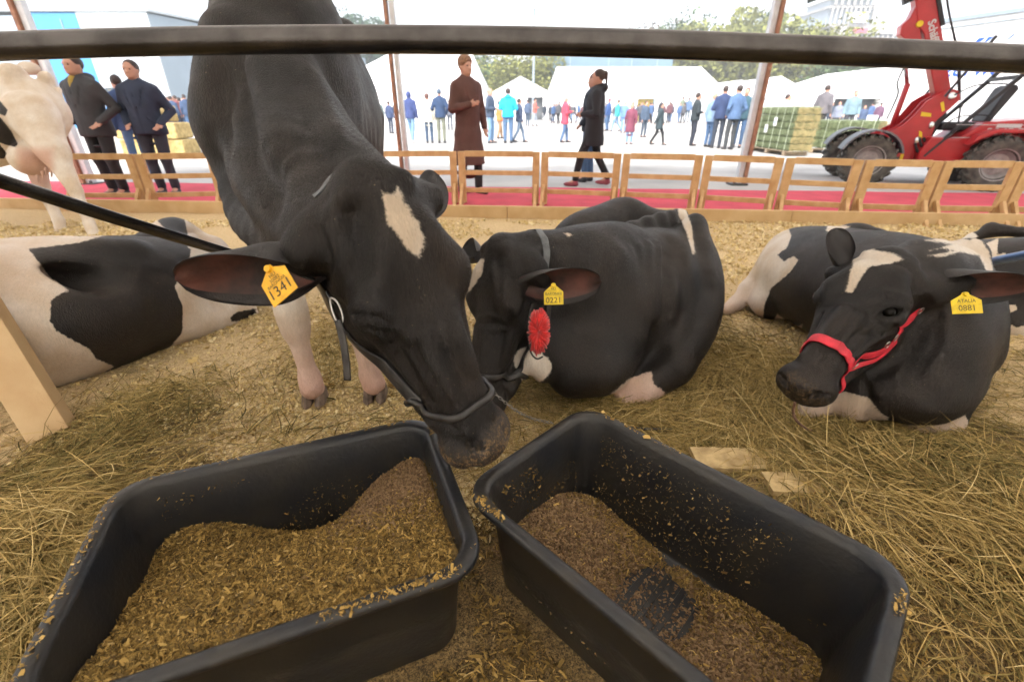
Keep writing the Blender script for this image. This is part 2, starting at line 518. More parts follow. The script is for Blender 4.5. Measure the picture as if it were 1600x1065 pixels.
nz = _noise(4.5, 8, .5); ad = n_.new('ShaderNodeMath'); ad.operation = 'ADD'; l_.new(at.outputs['Fac'], ad.inputs[0]); l_.new(nz.outputs['Fac'], ad.inputs[1])
rr = _ramp(ad.outputs[0], .80, (0, 0, 0), 1.05, (1, 1, 1))
mx = _mix(rr.outputs['Color'], r1.outputs['Color'], r2.outputs['Color']); l_.new(mx.outputs['Color'], b_.inputs['Base Color'])
bp = n_.new('ShaderNodeBump'); bp.inputs['Distance'].default_value = .012; l_.new(_noise(60, 8).outputs['Fac'], bp.inputs['Height']); l_.new(bp.outputs['Normal'], b_.inputs['Normal'])
SHAVE = m
me = mesh_np('pen_floor', V, Fq, [SHAVE], True)
def litter(x, y):
    """0 = clean pale shavings, 1 = dark litter and hay"""
    l = np.clip((1.15 - y) / .5, 0, 1) * .7
    def g(cx, cy, sx, sy, a): return a * np.exp(-((x - cx) / sx) ** 2 - ((y - cy) / sy) ** 2)
    l = l + g(.6, 1.75, .6, .3, .35) + g(1.7, 1.2, .8, .4, .55) + g(-1.4, 1.25, .45, .35, .55) + g(-1.1, .8, .6, .5, .5) + g(0, .4, .7, .5, .6) + g(1.05, 2.1, .3, .5, .35) - g(-.75, 1.35, .3, .25, .35)
    return np.clip(l, 0, 1)
fattr(me, 'litter', litter(V[:, 0], V[:, 1]))
link('pen_floor', me, None, kind='structure')
# carpet beyond the board
n = 60; xs = np.linspace(-10, 10, n)
V = np.concatenate([np.stack([xs, board_y(xs) + .04, np.full(n, -.012)], -1), np.stack([xs, board_y(xs) + 2.35 + .02 * np.sin(xs * 3), np.full(n, -.012)], -1)])
V2 = V.copy(); V2[:, 2] = -.029
F1 = [[i, i + 1, n + i + 1, n + i] for i in range(n - 1)]; F2 = [[n + i, n + i + 1, 3 * n + i + 1, 3 * n + i] for i in range(n - 1)]
link('red_carpet', mesh_np('red_carpet', np.concatenate([V, V2]), np.array(F1 + F2), [CARPET]), None, kind='structure')

# low kick boards edging the bedding, butted end to end
root = thing('kick_board', 'long low pale wooden edging board between the shavings and the red carpet', 'board')
xs = [-9, -6.15, -3.1, -.05, 2.9, 5.9, 9]
for a, b in zip(xs[:-1], xs[1:]):
    mb = MB(); za = .0
    mb.bar((a + .002, board_y(a) + .02, .05 + za), (b - .002, board_y(b) + .02, .05 + za), .045, .155)
    mb.build('plank', PINEP, root, bevel=.004)

# ------------------------------------------------------------------ panel fence
def fence_panel(i, a, b, label):
    a = np.array([*a, 0.]); b = np.array([*b, 0.]); ax = nrm(b - a); nn = np.array([-ax[1], ax[0], 0]); L = np.linalg.norm(b - a)
    root = thing('fence_panel', label, 'fence panel', a, 0, 'low wooden panels fencing the pen')
    a0 = np.zeros(3); b0 = b - a; H = .61
    for t in (.045, L - .045):
        p = a0 + ax * t; mb = MB(); mb.box(p + (0, 0, H / 2 - .01), (.085, .045, H), np.stack([ax, nn, (0, 0, 1)], 1)); mb.build('post', KNOT, root, bevel=.003)
        mb = MB(); mb.bar(p + nn * .026 * 0 + (0, 0, .22) - nn * .03, p - nn * .20 + (0, 0, -.01), .045, .035, up=ax); mb.build('brace', KNOT, root, bevel=.002)
        mb = MB(); mb.bar(p - nn * .25 + (0, 0, -.004), p + nn * .05 + (0, 0, -.004), .045, .022, up=(0, 0, 1)); mb.build('foot', KNOT, root, bevel=.002)
    for z, hh in ((H - .035, .066), (.355, .055), (.145, .055)):
        mb = MB(); o = nn * 0.0
        mb.bar(a0 + ax * .089 + (0, 0, z) + o, b0 - ax * .089 + (0, 0, z) + o, .028, hh); mb.build('rail', KNOT, root, bevel=.003)
    return root
pxs = [(85, 244), (208, 241), (335, 239.5), (462, 238), (588, 237), (714, 236.5), (845, 237.5), (973, 240), (1101, 242.5), (1228, 246.5), (1352, 250), (1474, 255), (1597, 261), (1725, 268)]
pts = []
for u, v in pxs:
    p = PZ(u, v, .60)[:2]; k_ = p[0] / p[1]; p[1] = max(p[1], (5.03 + .17) / (1 + .084 * k_)); p[0] = k_ * p[1]; pts.append(p)
flab = ['leftmost low fence panel behind the cream standing cow', 'low wooden fence panel in front of the man in the navy jacket', 'low wooden fence panel showing left of the black cow neck',
        'low wooden fence panel hidden behind the neck of the black standing cow', 'low wooden fence panel left of the woman in the brown coat', 'low wooden fence panel in front of the woman in the brown coat',
        'low wooden fence panel in front of the walking woman in black', 'low wooden fence panel in front of the burgundy coat visitor', 'low wooden fence panel crossing the foot of the right tent pole',
        'low wooden fence panel in front of the green hay bales', 'low wooden fence panel in front of the red loader front wheels', 'low wooden fence panel in front of the red loader middle',
        'low wooden fence panel in front of the red loader rear wheel']
for i in range(len(pts) - 1):
    a, b = pts[i], pts[i + 1]; d = nrm(b - a)
    fence_panel(i, a + d * .008, b - d * .008, flab[i])

# ------------------------------------------------------------------ tent over the pen
TENTM = mat('tent_fabric', (.80, .79, .76), .7)
def translucent(m, amt=.45):
    n = m.node_tree.nodes; l = m.node_tree.links; out = n['Material Output']; b = n['Principled BSDF']
    t = n.new('ShaderNodeBsdfTranslucent'); t.inputs['Color'].default_value = (.93, .90, .85, 1)
    mx = n.new('ShaderNodeMixShader'); mx.inputs['Fac'].default_value = amt
    l.new(b.outputs[0], mx.inputs[1]); l.new(t.outputs[0], mx.inputs[2]); l.new(mx.outputs[0], out.inputs['Surface'])
translucent(TENTM, .60)
POLEW = mat('pole_aluminium', (.62, .63, .64), .45, metal=.3, noise=.1, nscale=8)
POLEB = mat('pole_wood', (.34, .17, .10), .6, noise=.25, nscale=12, bump=.001, bscale=60)
root = thing('pen_tent', 'white translucent tent roof standing over the cattle pen', 'tent', (0, 0, 0))
mb = MB(); y0, y1, xe, ze, zr = -7.0, 8.2, 9.0, 3.35, 5.6
ym = (y0 + y1) / 2
mb.quad_prism([(-xe, y0, ze), (xe, y0, ze), (xe, ym, zr), (-xe, ym, zr), (-xe, y0, ze + .01), (xe, y0, ze + .01), (xe, ym, zr + .01), (-xe, ym, zr + .01)])
mb.quad_prism([(-xe, ym, zr), (xe, ym, zr), (xe, y1, ze), (-xe, y1, ze), (-xe, ym, zr + .01), (xe, ym, zr + .01), (xe, y1, ze + .01), (-xe, y1, ze + .01)])
mb.build('roof', TENTM, root)
for xx in (-xe, xe):
    mb = MB(); mb.prism([(xx, y0, ze), (xx, ym, zr), (xx, y1, ze)], (.01 if xx > 0 else -.01, 0, 0)); mb.build('gable', TENTM, root)
mb = MB(); mb.prism([(-xe, y0 - .02, 0), (xe, y0 - .02, 0), (xe, y0 - .02, ze), (-xe, y0 - .02, ze)], (0, -.01, 0)); mb.build('back_wall', TENTM, root)
mb = MB(); mb.prism([(-xe - .02, y0, 0), (-xe - .02, 2.0, 0), (-xe - .02, 2.0, ze), (-xe - .02, y0, ze)], (-.01, 0, 0)); mb.build('side_wall', TENTM, root)
mb = MB(); mb.prism([(xe + .02, y0, 0), (xe + .02, 2.0, 0), (xe + .02, 2.0, ze), (xe + .02, y0, ze)], (.01, 0, 0)); mb.build('side_wall', TENTM, root)
for (u, v), lab, wd in (((146, 300), 'left', .15), ((634, 268), 'middle', .11), ((1150, 284), 'right', .13)):
    p = PZ(u, v, 0); p = p / p[1] * 7.75; p[2] = -.03
    r2 = None
    mb = MB(); mb.box((p[0] + .035, p[1], 1.68), (wd * .62, .10, 3.42)) ; mb.build('pole', POLEW, root, bevel=.004)
    mb = MB(); mb.box((p[0] + (.035 + wd * .5 if lab == 'right' else -.045 - wd * .0), p[1] - .03, 1.68), (wd * .38, .13, 3.42)); mb.build('pole_batten', POLEB, root, bevel=.004)
    mb = MB(); mb.box((p[0] + .02, p[1], -.012), (.26, .22, .03)); mb.box((p[0] + .08, p[1] - .07, .02), (.03, .03, .05)); mb.box((p[0] - .06, p[1] - .07, .02), (.03, .03, .05)); mb.build('base_plate', STEELD if 'STEELD' in globals() else mat('dark_steel', (.10, .10, .10), .5, metal=.6), root)
mb = MB(); c = PY(1262, 6, 7.4); mb.prism([c, PY(1300, -8, 7.4), PY(1290, -30, 7.4), PY(1262, -18, 7.4)], (0, .01, 0)); mb.build('valance_flap', mat('dark_trim', (.09, .12, .13), .6), root)

# ------------------------------------------------------------------ pipes
PIPE = mat('pipe_bare_steel', (.115, .105, .10), .26, col2=(.055, .05, .048), nscale=14, metal=.85, bump=.0006, bscale=120)
def pipe_obj(name, pts, r, label, m=PIPE, n=40):
    mb = MB(); mb.tube(list(smooth_path2(pts, n)), r, 28); o = mb.build(name, m, None, smooth=True); tag(o, label, 'pipe rail'); return o
def smooth_path2(pts, n=40):
    pts = [np.asarray(p, float) for p in pts]; N = len(pts); out = []
    for s_ in range(n + 1):
        t = s_ / n * (N - 1); i = min(int(t), N - 2); f = t - i
        p0, p1, p2, p3 = pts[max(i - 1, 0)], pts[i], pts[i + 1], pts[min(i + 2, N - 1)]
        out.append(.5 * ((2 * p1) + (p2 - p0) * f + (2 * p0 - 5 * p1 + 4 * p2 - p3) * f * f + (3 * p1 - p0 - 3 * p2 + p3) * f ** 3))
    return out
pipe_obj('top_rail', [P(-500, 96, .93), P(0, 73, .93), P(300, 64.5, .93), P(580, 62, .93), P(850, 65, .93), P(1150, 74, .93), P(1600, 93, .93), P(2100, 122, .93)], .0255, 'thick dark steel pipe crossing above the cows from edge to edge')
pipe_obj('divider_rail', [P(-260, 205, .78), P(0, 283, 1.0), P(180, 341, 1.22), P(360, 396, 1.62), P(470, 428, 2.0)], .0165, 'slanting dark steel pipe passing above the white lying cow on the left')
BLUEP = mat('pipe_blue_grey', (.10, .16, .30), .3, metal=.5, noise=.2, nscale=20)
pipe_obj('divider_rail', [P(1538, 411, 2.2), P(1600, 399, 2.0), P(1800, 360, 1.6)], .021, 'bluish steel pipe behind the big ear at the right edge', BLUEP)
# pine brace post, near left
POSTM = mat('post_pine', (.58, .40, .21), .65, col2=(.47, .29, .13), nscale=5, bump=.0015, bscale=90)
mb = MB(); a = P(-150, 300, 1.58); b = PZ(86, 680, .0)
d_ = nrm(b - a); mb.bar(a, b, .120, .085, up=nrm(cv_ := (CAMV := (np.array([.42, -.75, .30])))))
o = mb.build('brace_post', POSTM, None, bevel=.003); tag(o, 'leaning pine brace post standing in the hay at the left edge', 'post')
# ------------------------------------------------------------------ buildings, marquees, trees beyond
WHITEP = mat('white_pvc', (.82, .82, .82), .6, noise=.03, nscale=2)
HALLBLUE = mat('hall_blue', (.05, .24, .52), .5, noise=.05, nscale=1)
HALLWHITE = mat('hall_white', (.44, .48, .50), .5, noise=.04, nscale=.6)
HALLSIDE = mat('hall_side', (.28, .34, .39), .55, noise=.05, nscale=.6)
HALLGREY = mat('hall_grey', (.22, .28, .33), .5, noise=.08, nscale=.6)
GREENP = mat('sign_green', (.28, .55, .08), .5)
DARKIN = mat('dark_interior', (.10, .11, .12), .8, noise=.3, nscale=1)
GLASSD = mat('window_dark', (.05, .07, .09), .1, spec=.7)
YELM = mat('yellow_panel', (.60, .44, .08), .6)
TEXTB = mat('lettering_blue', (.02, .10, .55), .5)
STONE = mat('pale_stone', (.36, .34, .31), .8, noise=.1, nscale=.2)

def gy(u, v, z=-.03): return PZ(u, v, z)
def marquee(label, u0, u1, y, z_eave, apex_u, z_apex, depth, opening=None, group='white exhibition marquees', op_m=DARKIN, ridge_along=False, u_r0=None, u_r1=None):
    x0 = PY(u0, 172, y)[0]; x1 = PY(u1, 172, y)[0]; root = thing('marquee', label, 'tent', ((x0 + x1) / 2, y, -.03), 0, group)
    w_ = (x1 - x0) / 2; h = z_eave + .03; ha = z_apex + .03; t = .05
    if not ridge_along:
        xa = PY(apex_u, 172, y)[0] - (x0 + x1) / 2
        fr = [(-w_, 0, 0), (w_, 0, 0), (w_, 0, h), (xa, 0, ha), (-w_, 0, h)]
        if opening:
            a, b, zo = [PY(q, 172, y)[0] - (x0 + x1) / 2 for q in opening[:2]] + [opening[2]]
            for poly in ([(-w_, 0, 0), (a, 0, 0), (a, 0, zo), (-w_, 0, zo)], [(b, 0, 0), (w_, 0, 0), (w_, 0, zo), (b, 0, zo)], [(-w_, 0, zo), (w_, 0, zo), (w_, 0, h), (xa, 0, ha), (-w_, 0, h)]):
                mb = MB(); mb.prism(poly, (0, t, 0)); mb.build('front_wall', WHITEP, root)
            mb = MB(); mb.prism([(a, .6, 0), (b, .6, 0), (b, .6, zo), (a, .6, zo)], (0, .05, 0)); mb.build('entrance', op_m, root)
        else:
            mb = MB(); mb.prism(fr, (0, t, 0)); mb.build('front_wall', WHITEP, root)
        for s_ in (-1, 1):
            mb = MB(); mb.prism([(s_ * w_, 0, h), (s_ * (w_ + .1), 0, h - .1), (s_ * (w_ + .1), depth, h - .1), (xa, depth, ha + .03), (xa, -.1, ha + .03), (s_ * (w_ + .1), -.1, h - .1)][1:5] , (0, 0, .04)); mb.build('roof', WHITEP, root)
            mb = MB(); mb.prism([(s_ * w_, t, 0), (s_ * w_, depth, 0), (s_ * w_, depth, h - .12), (s_ * w_, t, h - .12)], (-s_ * .05, 0, 0)); mb.build('side_wall', WHITEP, root)
    else:
        r0 = PY(u_r0, 172, y)[0] - (x0 + x1) / 2; r1 = PY(u_r1, 172, y)[0] - (x0 + x1) / 2
        a = b = None
        if opening:
            a, b, zo = [PY(q, 172, y)[0] - (x0 + x1) / 2 for q in opening[:2]] + [opening[2]]
            parts_ = [[(-w_, 0, 0), (a, 0, 0), (a, 0, h), (-w_, 0, h)], [(b, 0, 0), (w_, 0, 0), (w_, 0, h), (b, 0, h)], [(a, 0, zo), (b, 0, zo), (b, 0, h), (a, 0, h)]]
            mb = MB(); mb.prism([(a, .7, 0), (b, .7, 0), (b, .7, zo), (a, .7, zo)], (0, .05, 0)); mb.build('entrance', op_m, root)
        else: parts_ = [[(-w_, 0, 0), (w_, 0, 0), (w_, 0, h), (-w_, 0, h)]]
        for p_ in parts_:
            mb = MB(); mb.prism(p_, (0, t, 0)); mb.build('front_wall', WHITEP, root)
        mb = MB(); mb.prism([(-w_, -.1, h), (w_, -.1, h), (r1, depth / 2, ha), (r0, depth / 2, ha)], (0, .03, .05)); mb.build('roof', WHITEP, root)
        mb = MB(); mb.prism([(-w_, depth, h), (w_, depth, h), (r1, depth / 2 + .05, ha), (r0, depth / 2 + .05, ha)], (0, 0, .05)); mb.build('roof', WHITEP, root)
        for s_, r_ in ((-1, r0), (1, r1)):
            mb = MB(); mb.prism([(s_ * w_, 0, h + .01), (s_ * w_, depth, h + .01), (r_, depth / 2, ha + .01)], (0, 0, .05)); mb.build('roof', WHITEP, root)
            mb = MB(); mb.prism([(s_ * w_, t, 0), (s_ * w_, depth, 0), (s_ * w_, depth, h - .02), (s_ * w_, t, h - .02)], (-s_ * .05, 0, 0)); mb.build('side_wall', WHITEP, root)
    return root
marquee('small white gabled marquee with a grey entrance between the trees', 767, 861, 62, 2.9, 813, 4.6, 10, (824, 848, 2.5))
marquee('long white marquee with a yellow entrance behind the burgundy coat visitor', 862, 1128, 56, 2.9, 0, 5.4, 8, (995, 1022, 2.2), op_m=YELM, ridge_along=True, u_r0=872, u_r1=1105)
marquee('big white marquee with a tall roof behind the woman in the brown coat', 520, 758, 46, 3.0, 0, 5.8, 9, None, ridge_along=True, u_r0=600, u_r1=735)
marquee('low white marquee just left of the right tent pole', 1125, 1170, 66, 3.9, 1150, 4.4, 8)
marquee('white gabled marquee behind the tall green hay bale', 1155, 1259, 40, 2.3, 1208, 3.3, 9)
marquee('white gabled marquee behind the two men by the low hay bale', 1262, 1560, 33, 1.95, 1405, 3.55, 9, (1300, 1372, 1.75))

# dark blue hall between the trees
root = thing('exhibition_hall', 'dark blue grey flat hall standing behind the long white marquee', 'building', (PY(945, 172, 90)[0], 90, -.03))
w_ = PY(1040, 172, 90)[0] - PY(848, 172, 90)[0]
mb = MB(); mb.box((0, 10, 6.1), (w_, 20, 12.2)); mb.build('wall', mat('hall_slate', (.14, .22, .28), .6, noise=.08, nscale=.4), root)
mb = MB(); mb.box((0, 10, 12.25), (w_ + .4, 20.4, .1)); mb.build('roof', HALLGREY, root)
mb = MB(); mb.box((1.5, -.05, 9.5), (7.5, .1, .5)); mb.build('window', HALLWHITE, root)
for x in (-w_ * .3, 0, w_ * .18, w_ * .38):
    mb = MB(); mb.box((x, -.03, 6), (.12, .06, 11.8)); mb.build('pilaster', HALLSIDE, root)
# left hall: blue and white facade, corner, green sign
y = 34
def hx(u, v=100, yy=y): return PY(u, v, yy)[0]
xa, xb, xc = hx(-140, 40), hx(131, 60), hx(240, 60)
def hz(u, v, yy): return PY(u, v, yy)[2]
ztop = hz(120, 19, y)
root = thing('exhibition_hall', 'large hall with blue and white facade at the left', 'building', (xc, y, -.03))
def HB(name, x0, x1, z0, z1, m, yy=0.0, t=.12, skew=0.0):
    mb = MB(); mb.prism([(x0 - xc, yy, z0), (x1 - xc, yy, z0), (x1 - xc, yy, z1), (x0 - xc, yy, z1)], (0, t, 0)); return mb.build(name, m, root)
HB('wall', xa - 20, hx(40, 60), 0, ztop - .15, HALLSIDE)
HB('wall', hx(40, 60) + .01, xb, 0, ztop, HALLBLUE)
HB('wall', xb + .01, xc, 0, ztop + .05, HALLWHITE)
mb = MB(); mb.prism([(0, .13, 0), (6.5, 24, 0), (6.5, 24, ztop - .3), (0, .13, ztop)], (-.1, 0, 0)); mb.build('side_wall', HALLSIDE, root)
mb = MB(); mb.prism([(xa - xc - 20, -.1, ztop + .06), (.2, -.1, ztop + .06), (6.6, 24.2, ztop + .06), (xa - xc - 20, 24.2, ztop + .06)], (0, 0, .12)); mb.build('roof', HALLWHITE, root)
for k in range(9):
    for z in (2.6, 5.0):
        if k < 6: 
            mb = MB(); mb.box((-1.0 - k * 2.2, -.02, z), (.05, .04, 2.2)); mb.build('panel_seam', HALLSIDE, root)
mb = MB(); mb.box((-3.0, -.04, 1.2), (2.2, .08, 2.4)); mb.build('door', GLASSD, root)
# grey hall further, with green and white sign
root = thing('exhibition_hall', 'grey hall carrying a green and white sign left of the black cow neck', 'building', (PY(290, 150, 52)[0], 52, -.03))
mb = MB(); mb.box((0, 4, 4.4), (14, 8, 8.8)); mb.build('wall', HALLGREY, root)
zz = lambda v: PY(280, v, 52)[2]
xx = lambda u, v=100: PY(u, v, 52)[0] - PY(290, 150, 52)[0]
mb = MB(); mb.prism([(xx(255), -.1, zz(125)), (xx(277), -.1, zz(125)), (xx(270), -.1, zz(88)), (xx(255), -.1, zz(88))], (0, .05, 0)); mb.build('sign', GREENP, root)
mb = MB(); mb.prism([(xx(290), -.1, zz(120)), (xx(302), -.1, zz(120)), (xx(297), -.1, zz(100)), (xx(287), -.1, zz(100))], (0, .05, 0)); mb.build('sign', WHITEP, root)
mb = MB(); mb.box((0, -1.2, zz(130)), (14, 2.4, .5)); mb.build('canopy', WHITEP, root)
mb = MB(); mb.box((0, -.06, 1.6), (12, .1, 2.6)); mb.build('glazing', GLASSD, root)

# monumental tiered building with rows of columns, far off
D = 230
bx = PY(1345, 60, D)[0]
root = thing('palace', 'pale tiered monumental building with columns above the trees at the right', 'building', (bx, D, -.03))
def T(u, v): p = PY(u, v, D); return p[0] - bx, p[2]
def tier(u0, u1, v0, v1, ncol, dep):
    x0, z0 = T(u0, v1)[0], T(u0, v1)[1]; x1, z1 = T(u1, v0)[0], T(u1, v0)[1]
    xm = (x0 + x1) / 2; hh = z1 - z0
    mb = MB(); mb.box((xm, dep / 2 + 1, (z0 + z1) / 2 - .01), ((x1 - x0) * .94, dep - 3, hh)); mb.build('wall', HALLSIDE, root)
    mb = MB(); mb.box((xm, dep / 2, z1 + hh * .07), (x1 - x0 + 1, dep, hh * .14)); mb.build('cornice', STONE, root)
    mb = MB(); mb.box((xm, dep / 2, z0 - hh * .05), (x1 - x0 + 1, dep, hh * .10)); mb.build('plinth', STONE, root)
    for i in range(ncol):
        x = x0 + (x1 - x0) * (i + .5) / ncol
        mb = MB(); mb.tube([(x, -.2, z0), (x, -.2, z1)], (x1 - x0) / ncol * .22, 8); mb.build('column', STONE, root)
tier(1292, 1378, 12, 38, 11, 26); tier(1300, 1372, -2, 8, 7, 20); tier(1275, 1455, 56, 74, 22, 44)
x0, z0 = T(1285, 120); x1, z1 = T(1470, 78)
mb = MB(); mb.box(((x0 + x1) / 2, 24, (z1 + 0) / 2 - 1), (x1 - x0, 46, z1 + 0)); mb.build('wall', STONE, root)
x0, z0 = T(1297, 56); x1, z1 = T(1400, 40)
mb = MB(); mb.box(((x0 + x1) / 2, 14, (z0 + z1) / 2), (x1 - x0, 28, z1 - z0)); mb.build('wall', STONE, root)
a = T(1326, 36); b = T(1354, 20)
mb = MB(); mb.box(((a[0] + b[0]) / 2, -1.2, (a[1] + b[1]) / 2), (b[0] - a[0], .5, b[1] - a[1])); bn = mb.build('banner', WHITEP, root)
text_mesh('print', 'ROMÂNIA', 1.6, Matrix.Translation(((a[0] + b[0]) / 2, -1.5, (a[1] + b[1]) / 2 + 1)) @ Matrix.Rotation(math.pi / 2, 4, 'X'), HALLGREY, bn) if False else None
a = T(1330, 52); b = T(1354, 45)
mb = MB(); mb.box(((a[0] + b[0]) / 2, -1.0, (a[1] + b[1]) / 2), (b[0] - a[0], .5, b[1] - a[1])); mb.build('banner', mat('banner_red', (.55, .05, .10), .6), root)

# lamp mast
p = PY(833, 150, 58)
root = thing('lamp_post', 'thin white lamp mast rising before the trees over the small marquee', 'lamp post', (p[0], 58, -.03))
mb = MB(); mb.tube([(0, 0, 0), (0, 0, 10.5)], [.14, .09], 10); mb.build('pole', HALLSIDE, root)
mb = MB(); mb.box((.0, -.4, 10.6), (.5, 1.3, .15)); mb.build('lamp_head', WHITEP, root)

# ---- trees
BARK = mat('bark', (.16, .12, .09), .9, noise=.3, nscale=6)
def leaf_mat(name, c):
    m = mat(name, c, .8, col2=tuple(x * .45 for x in c), nscale=.35, detail=6)
    return m
LG = leaf_mat('leaf_green', (.11, .17, .06)); LY = leaf_mat('leaf_yellowing', (.28, .29, .07)); LD = leaf_mat('leaf_dark', (.06, .12, .06)); LB = leaf_mat('leaf_bare_brown', (.17, .14, .09))
def crown_mesh(seed, R, H, nleaf, sparse=0.0, leaf=.32):
    rs = np.random.RandomState(seed); ncl = 26
    c = rs.normal(size=(ncl, 3)); c /= np.linalg.norm(c, axis=1, keepdims=True); c *= rs.uniform(.25, .85, (ncl, 1)); c *= (R, R, H)
    cr = rs.uniform(.22, .42, ncl) * min(R, H)
    k = rs.randint(ncl, size=nleaf); d = rs.normal(size=(nleaf, 3)); d /= np.linalg.norm(d, axis=1, keepdims=True)
    p = c[k] + d * (cr[k] * rs.uniform(.5, 1.15, nleaf) ** .6)[:, None]
    a = rs.normal(size=(nleaf, 3)); a /= np.linalg.norm(a, axis=1, keepdims=True); b = np.cross(a, rs.normal(size=(nleaf, 3))); b /= np.linalg.norm(b, axis=1, keepdims=True)
    s_ = leaf * rs.uniform(.5, 1.3, nleaf)[:, None]
    V = np.stack([p - a * s_, p + b * s_ * .5, p + a * s_, p - b * s_ * .5], 1).reshape(-1, 3)
    return V, np.arange(nleaf * 4).reshape(-1, 4)
CR = {}
def tree(u, y, ztop, R, m, label, kind=0, grp='trees beyond the fairground', hz0=.32):
    p = PY(u, 140, y); root = thing('tree', label, 'tree', (p[0], y, -.03), random.uniform(0, 6), grp)
    H = ztop / 2 * (1 - hz0) ; key = kind
    if key not in CR:
        V, F = crown_mesh(10 + kind, 1, 1, (5200, 4200, 2200)[kind], leaf=(.055, .05, .045)[kind]); CR[key] = (V, F)
    V, F = CR[key]
    me = mesh_np('crown', V * (R, R, H), F, [m]); c = link('crown', me, root); c.location = (0, 0, ztop - H * 1.02)
    mb = MB(); rs = random.Random(int(u)); zc = ztop - 2 * H
    mb.tube([(0, 0, -.2), (.1, 0, zc * .6), (0, .1, zc + H * .8), (.1, 0, ztop - H * .5)], [ztop * .028, ztop * .02, ztop * .012, ztop * .003], 8)
    for i in range(7):
        a = rs.uniform(0, 6.28); z0 = zc + rs.uniform(-.1, .9) * H
        mb.tube([(0, 0, z0), (R * .35 * math.cos(a), R * .35 * math.sin(a), z0 + H * .25), (R * .75 * math.cos(a), R * .75 * math.sin(a), z0 + H * .6)], [ztop * .009, ztop * .006, ztop * .002], 6)
    mb.build('trunk', BARK, root)
random.seed(3)
def zt(u, v, y): return PY(u, v, y)[2]
for u, v, y, R, m, kd, lab in (
    (545, 18, 110, 9, LD, 0, 'dark green round tree showing just right of the standing cow above the rail'), (580, 6, 118, 8, LD, 1, 'dark green tree left of the middle tent pole above the rail'),
    (615, 36, 118, 5, LD, 1, 'dark small tree right behind the middle tent pole'),
    (765, 80, 95, 7, LG, 0, 'dark green tree right behind the head of the woman in the brown coat'), (800, 74, 88, 8, LY, 1, 'yellowing tree left of the thin lamp mast'), (843, 78, 92, 7, LY, 0, 'yellow green tree right of the thin lamp mast'),
    (1005, 22, 120, 9, LB, 1, 'nearly bare brown tree above the rail, leftmost of the row'), (1045, 14, 118, 10, LG, 1, 'nearly bare grey tree above the rail right of the dark hall'), (1085, 20, 112, 10, LY, 1, 'yellow green tree behind the long marquee end'),
    (1128, 6, 110, 10, LY, 0, 'tallest yellowing tree left of the right tent pole'), (1172, 12, 115, 8, LG, 0, 'green tree right behind the right tent pole'),
    (1228, 16, 95, 9, LY, 0, 'yellow green tree between the right tent pole and the palace'), (1268, 24, 90, 9, LY, 1, 'yellowing tree in front of the palace left side'), (1310, 60, 84, 8, LG, 1, 'green tree in front of the palace foot'),
    (1352, 80, 84, 7, LG, 0, 'green tree behind the men at the hay bales'), (1395, 84, 88, 7, LG, 2, 'thin leaved tree left of the red loader boom')):
    tree(u, y, zt(u, v, y), R, m, lab, kd, hz0=.12)

# ---- truck trailer with lettering at the right
p0 = PY(1392, 170, 14.5); p1 = PY(1700, 130, 11.0)
TR = WHITEP
root = thing('trailer', 'white tarpaulin trailer with blue lettering behind the red loader', 'trailer', (0, 0, 0))
a = np.array([p0[0], p0[1], 0]); b = np.array([p1[0], p1[1], 0]); dx = nrm(b - a); nn_ = np.array([-dx[1], dx[0], 0])
if nn_[1] < 0: nn_ = -nn_
zt0 = 3.05
b = a + dx * 9
mb = MB(); mb.prism([a + (0, 0, .12), b + (0, 0, .12), b + (0, 0, zt0), a + (0, 0, zt0)], nn_ * 2.4); mb.build('tarpaulin', TR, root)
mb = MB(); mb.bar(a + (0, 0, zt0 + .02) - nn_ * .03, b + (0, 0, zt0 + .02) - nn_ * .03, .05, .08); mb.build('top_rail', HALLSIDE, root)
mb = MB(); mb.bar(a + (0, 0, zt0 - .14) - nn_ * .025, b + (0, 0, zt0 - .14) - nn_ * .025, .03, .02); mb.build('trim', HALLSIDE, root)
mb = MB(); mb.bar(a + dx * .3 + (0, 0, .08) + nn_ * 1.2, b + (0, 0, .08) + nn_ * 1.2, 1.9, .16); mb.build('chassis', DARKIN, root)
def onface(s_, z): return a + dx * s_ + (0, 0, z) - nn_ * .012
for k in range(10):
    mb = MB(); mb.bar(onface(.9 * k + .5, .3), onface(.9 * k + .5, zt0 - .2), .03, .008, up=nn_); mb.build('strap', HALLWHITE, root)
def on_trailer(u, v):
    """distance along the trailer face and height seen at a pixel"""
    d0 = P(u, v, 1) - np.array([0, 0, CAMZ]); A = np.array([[d0[0], -dx[0]], [d0[1], -dx[1]]]); t, s_ = np.linalg.solve(A, a[:2]); return s_, CAMZ + d0[2] * t
M3 = Matrix(((dx[0], 0, -nn_[0], 0), (dx[1], 0, -nn_[1], 0), (0, 1, 0, 0), (0, 0, 0, 1)))
s0, z0 = on_trailer(1508, 108); s1, _ = on_trailer(1470, 112); 
text_mesh('lettering', 'ozdrwa', abs(on_trailer(1500, 120)[1] - on_trailer(1500, 92)[1]) * 1.25, Matrix.Translation(Vector(onface(s0, z0))) @ M3, TEXTB, root, shear=.25, bold=.008)
for q in (((1514, 72), (1522, 71), (1536, 63), (1541, 58), (1530, 60), (1524, 66)), ((1531, 71), (1538, 69), (1549, 61), (1553, 57), (1545, 58), (1539, 66)), ((1567, 67), (1578, 61), (1588, 53), (1583, 54), (1574, 62))):
    mb = MB(); mb.prism([onface(*on_trailer(*w)) for w in q], -nn_ * .004); mb.build('swoosh', TEXTB, root)

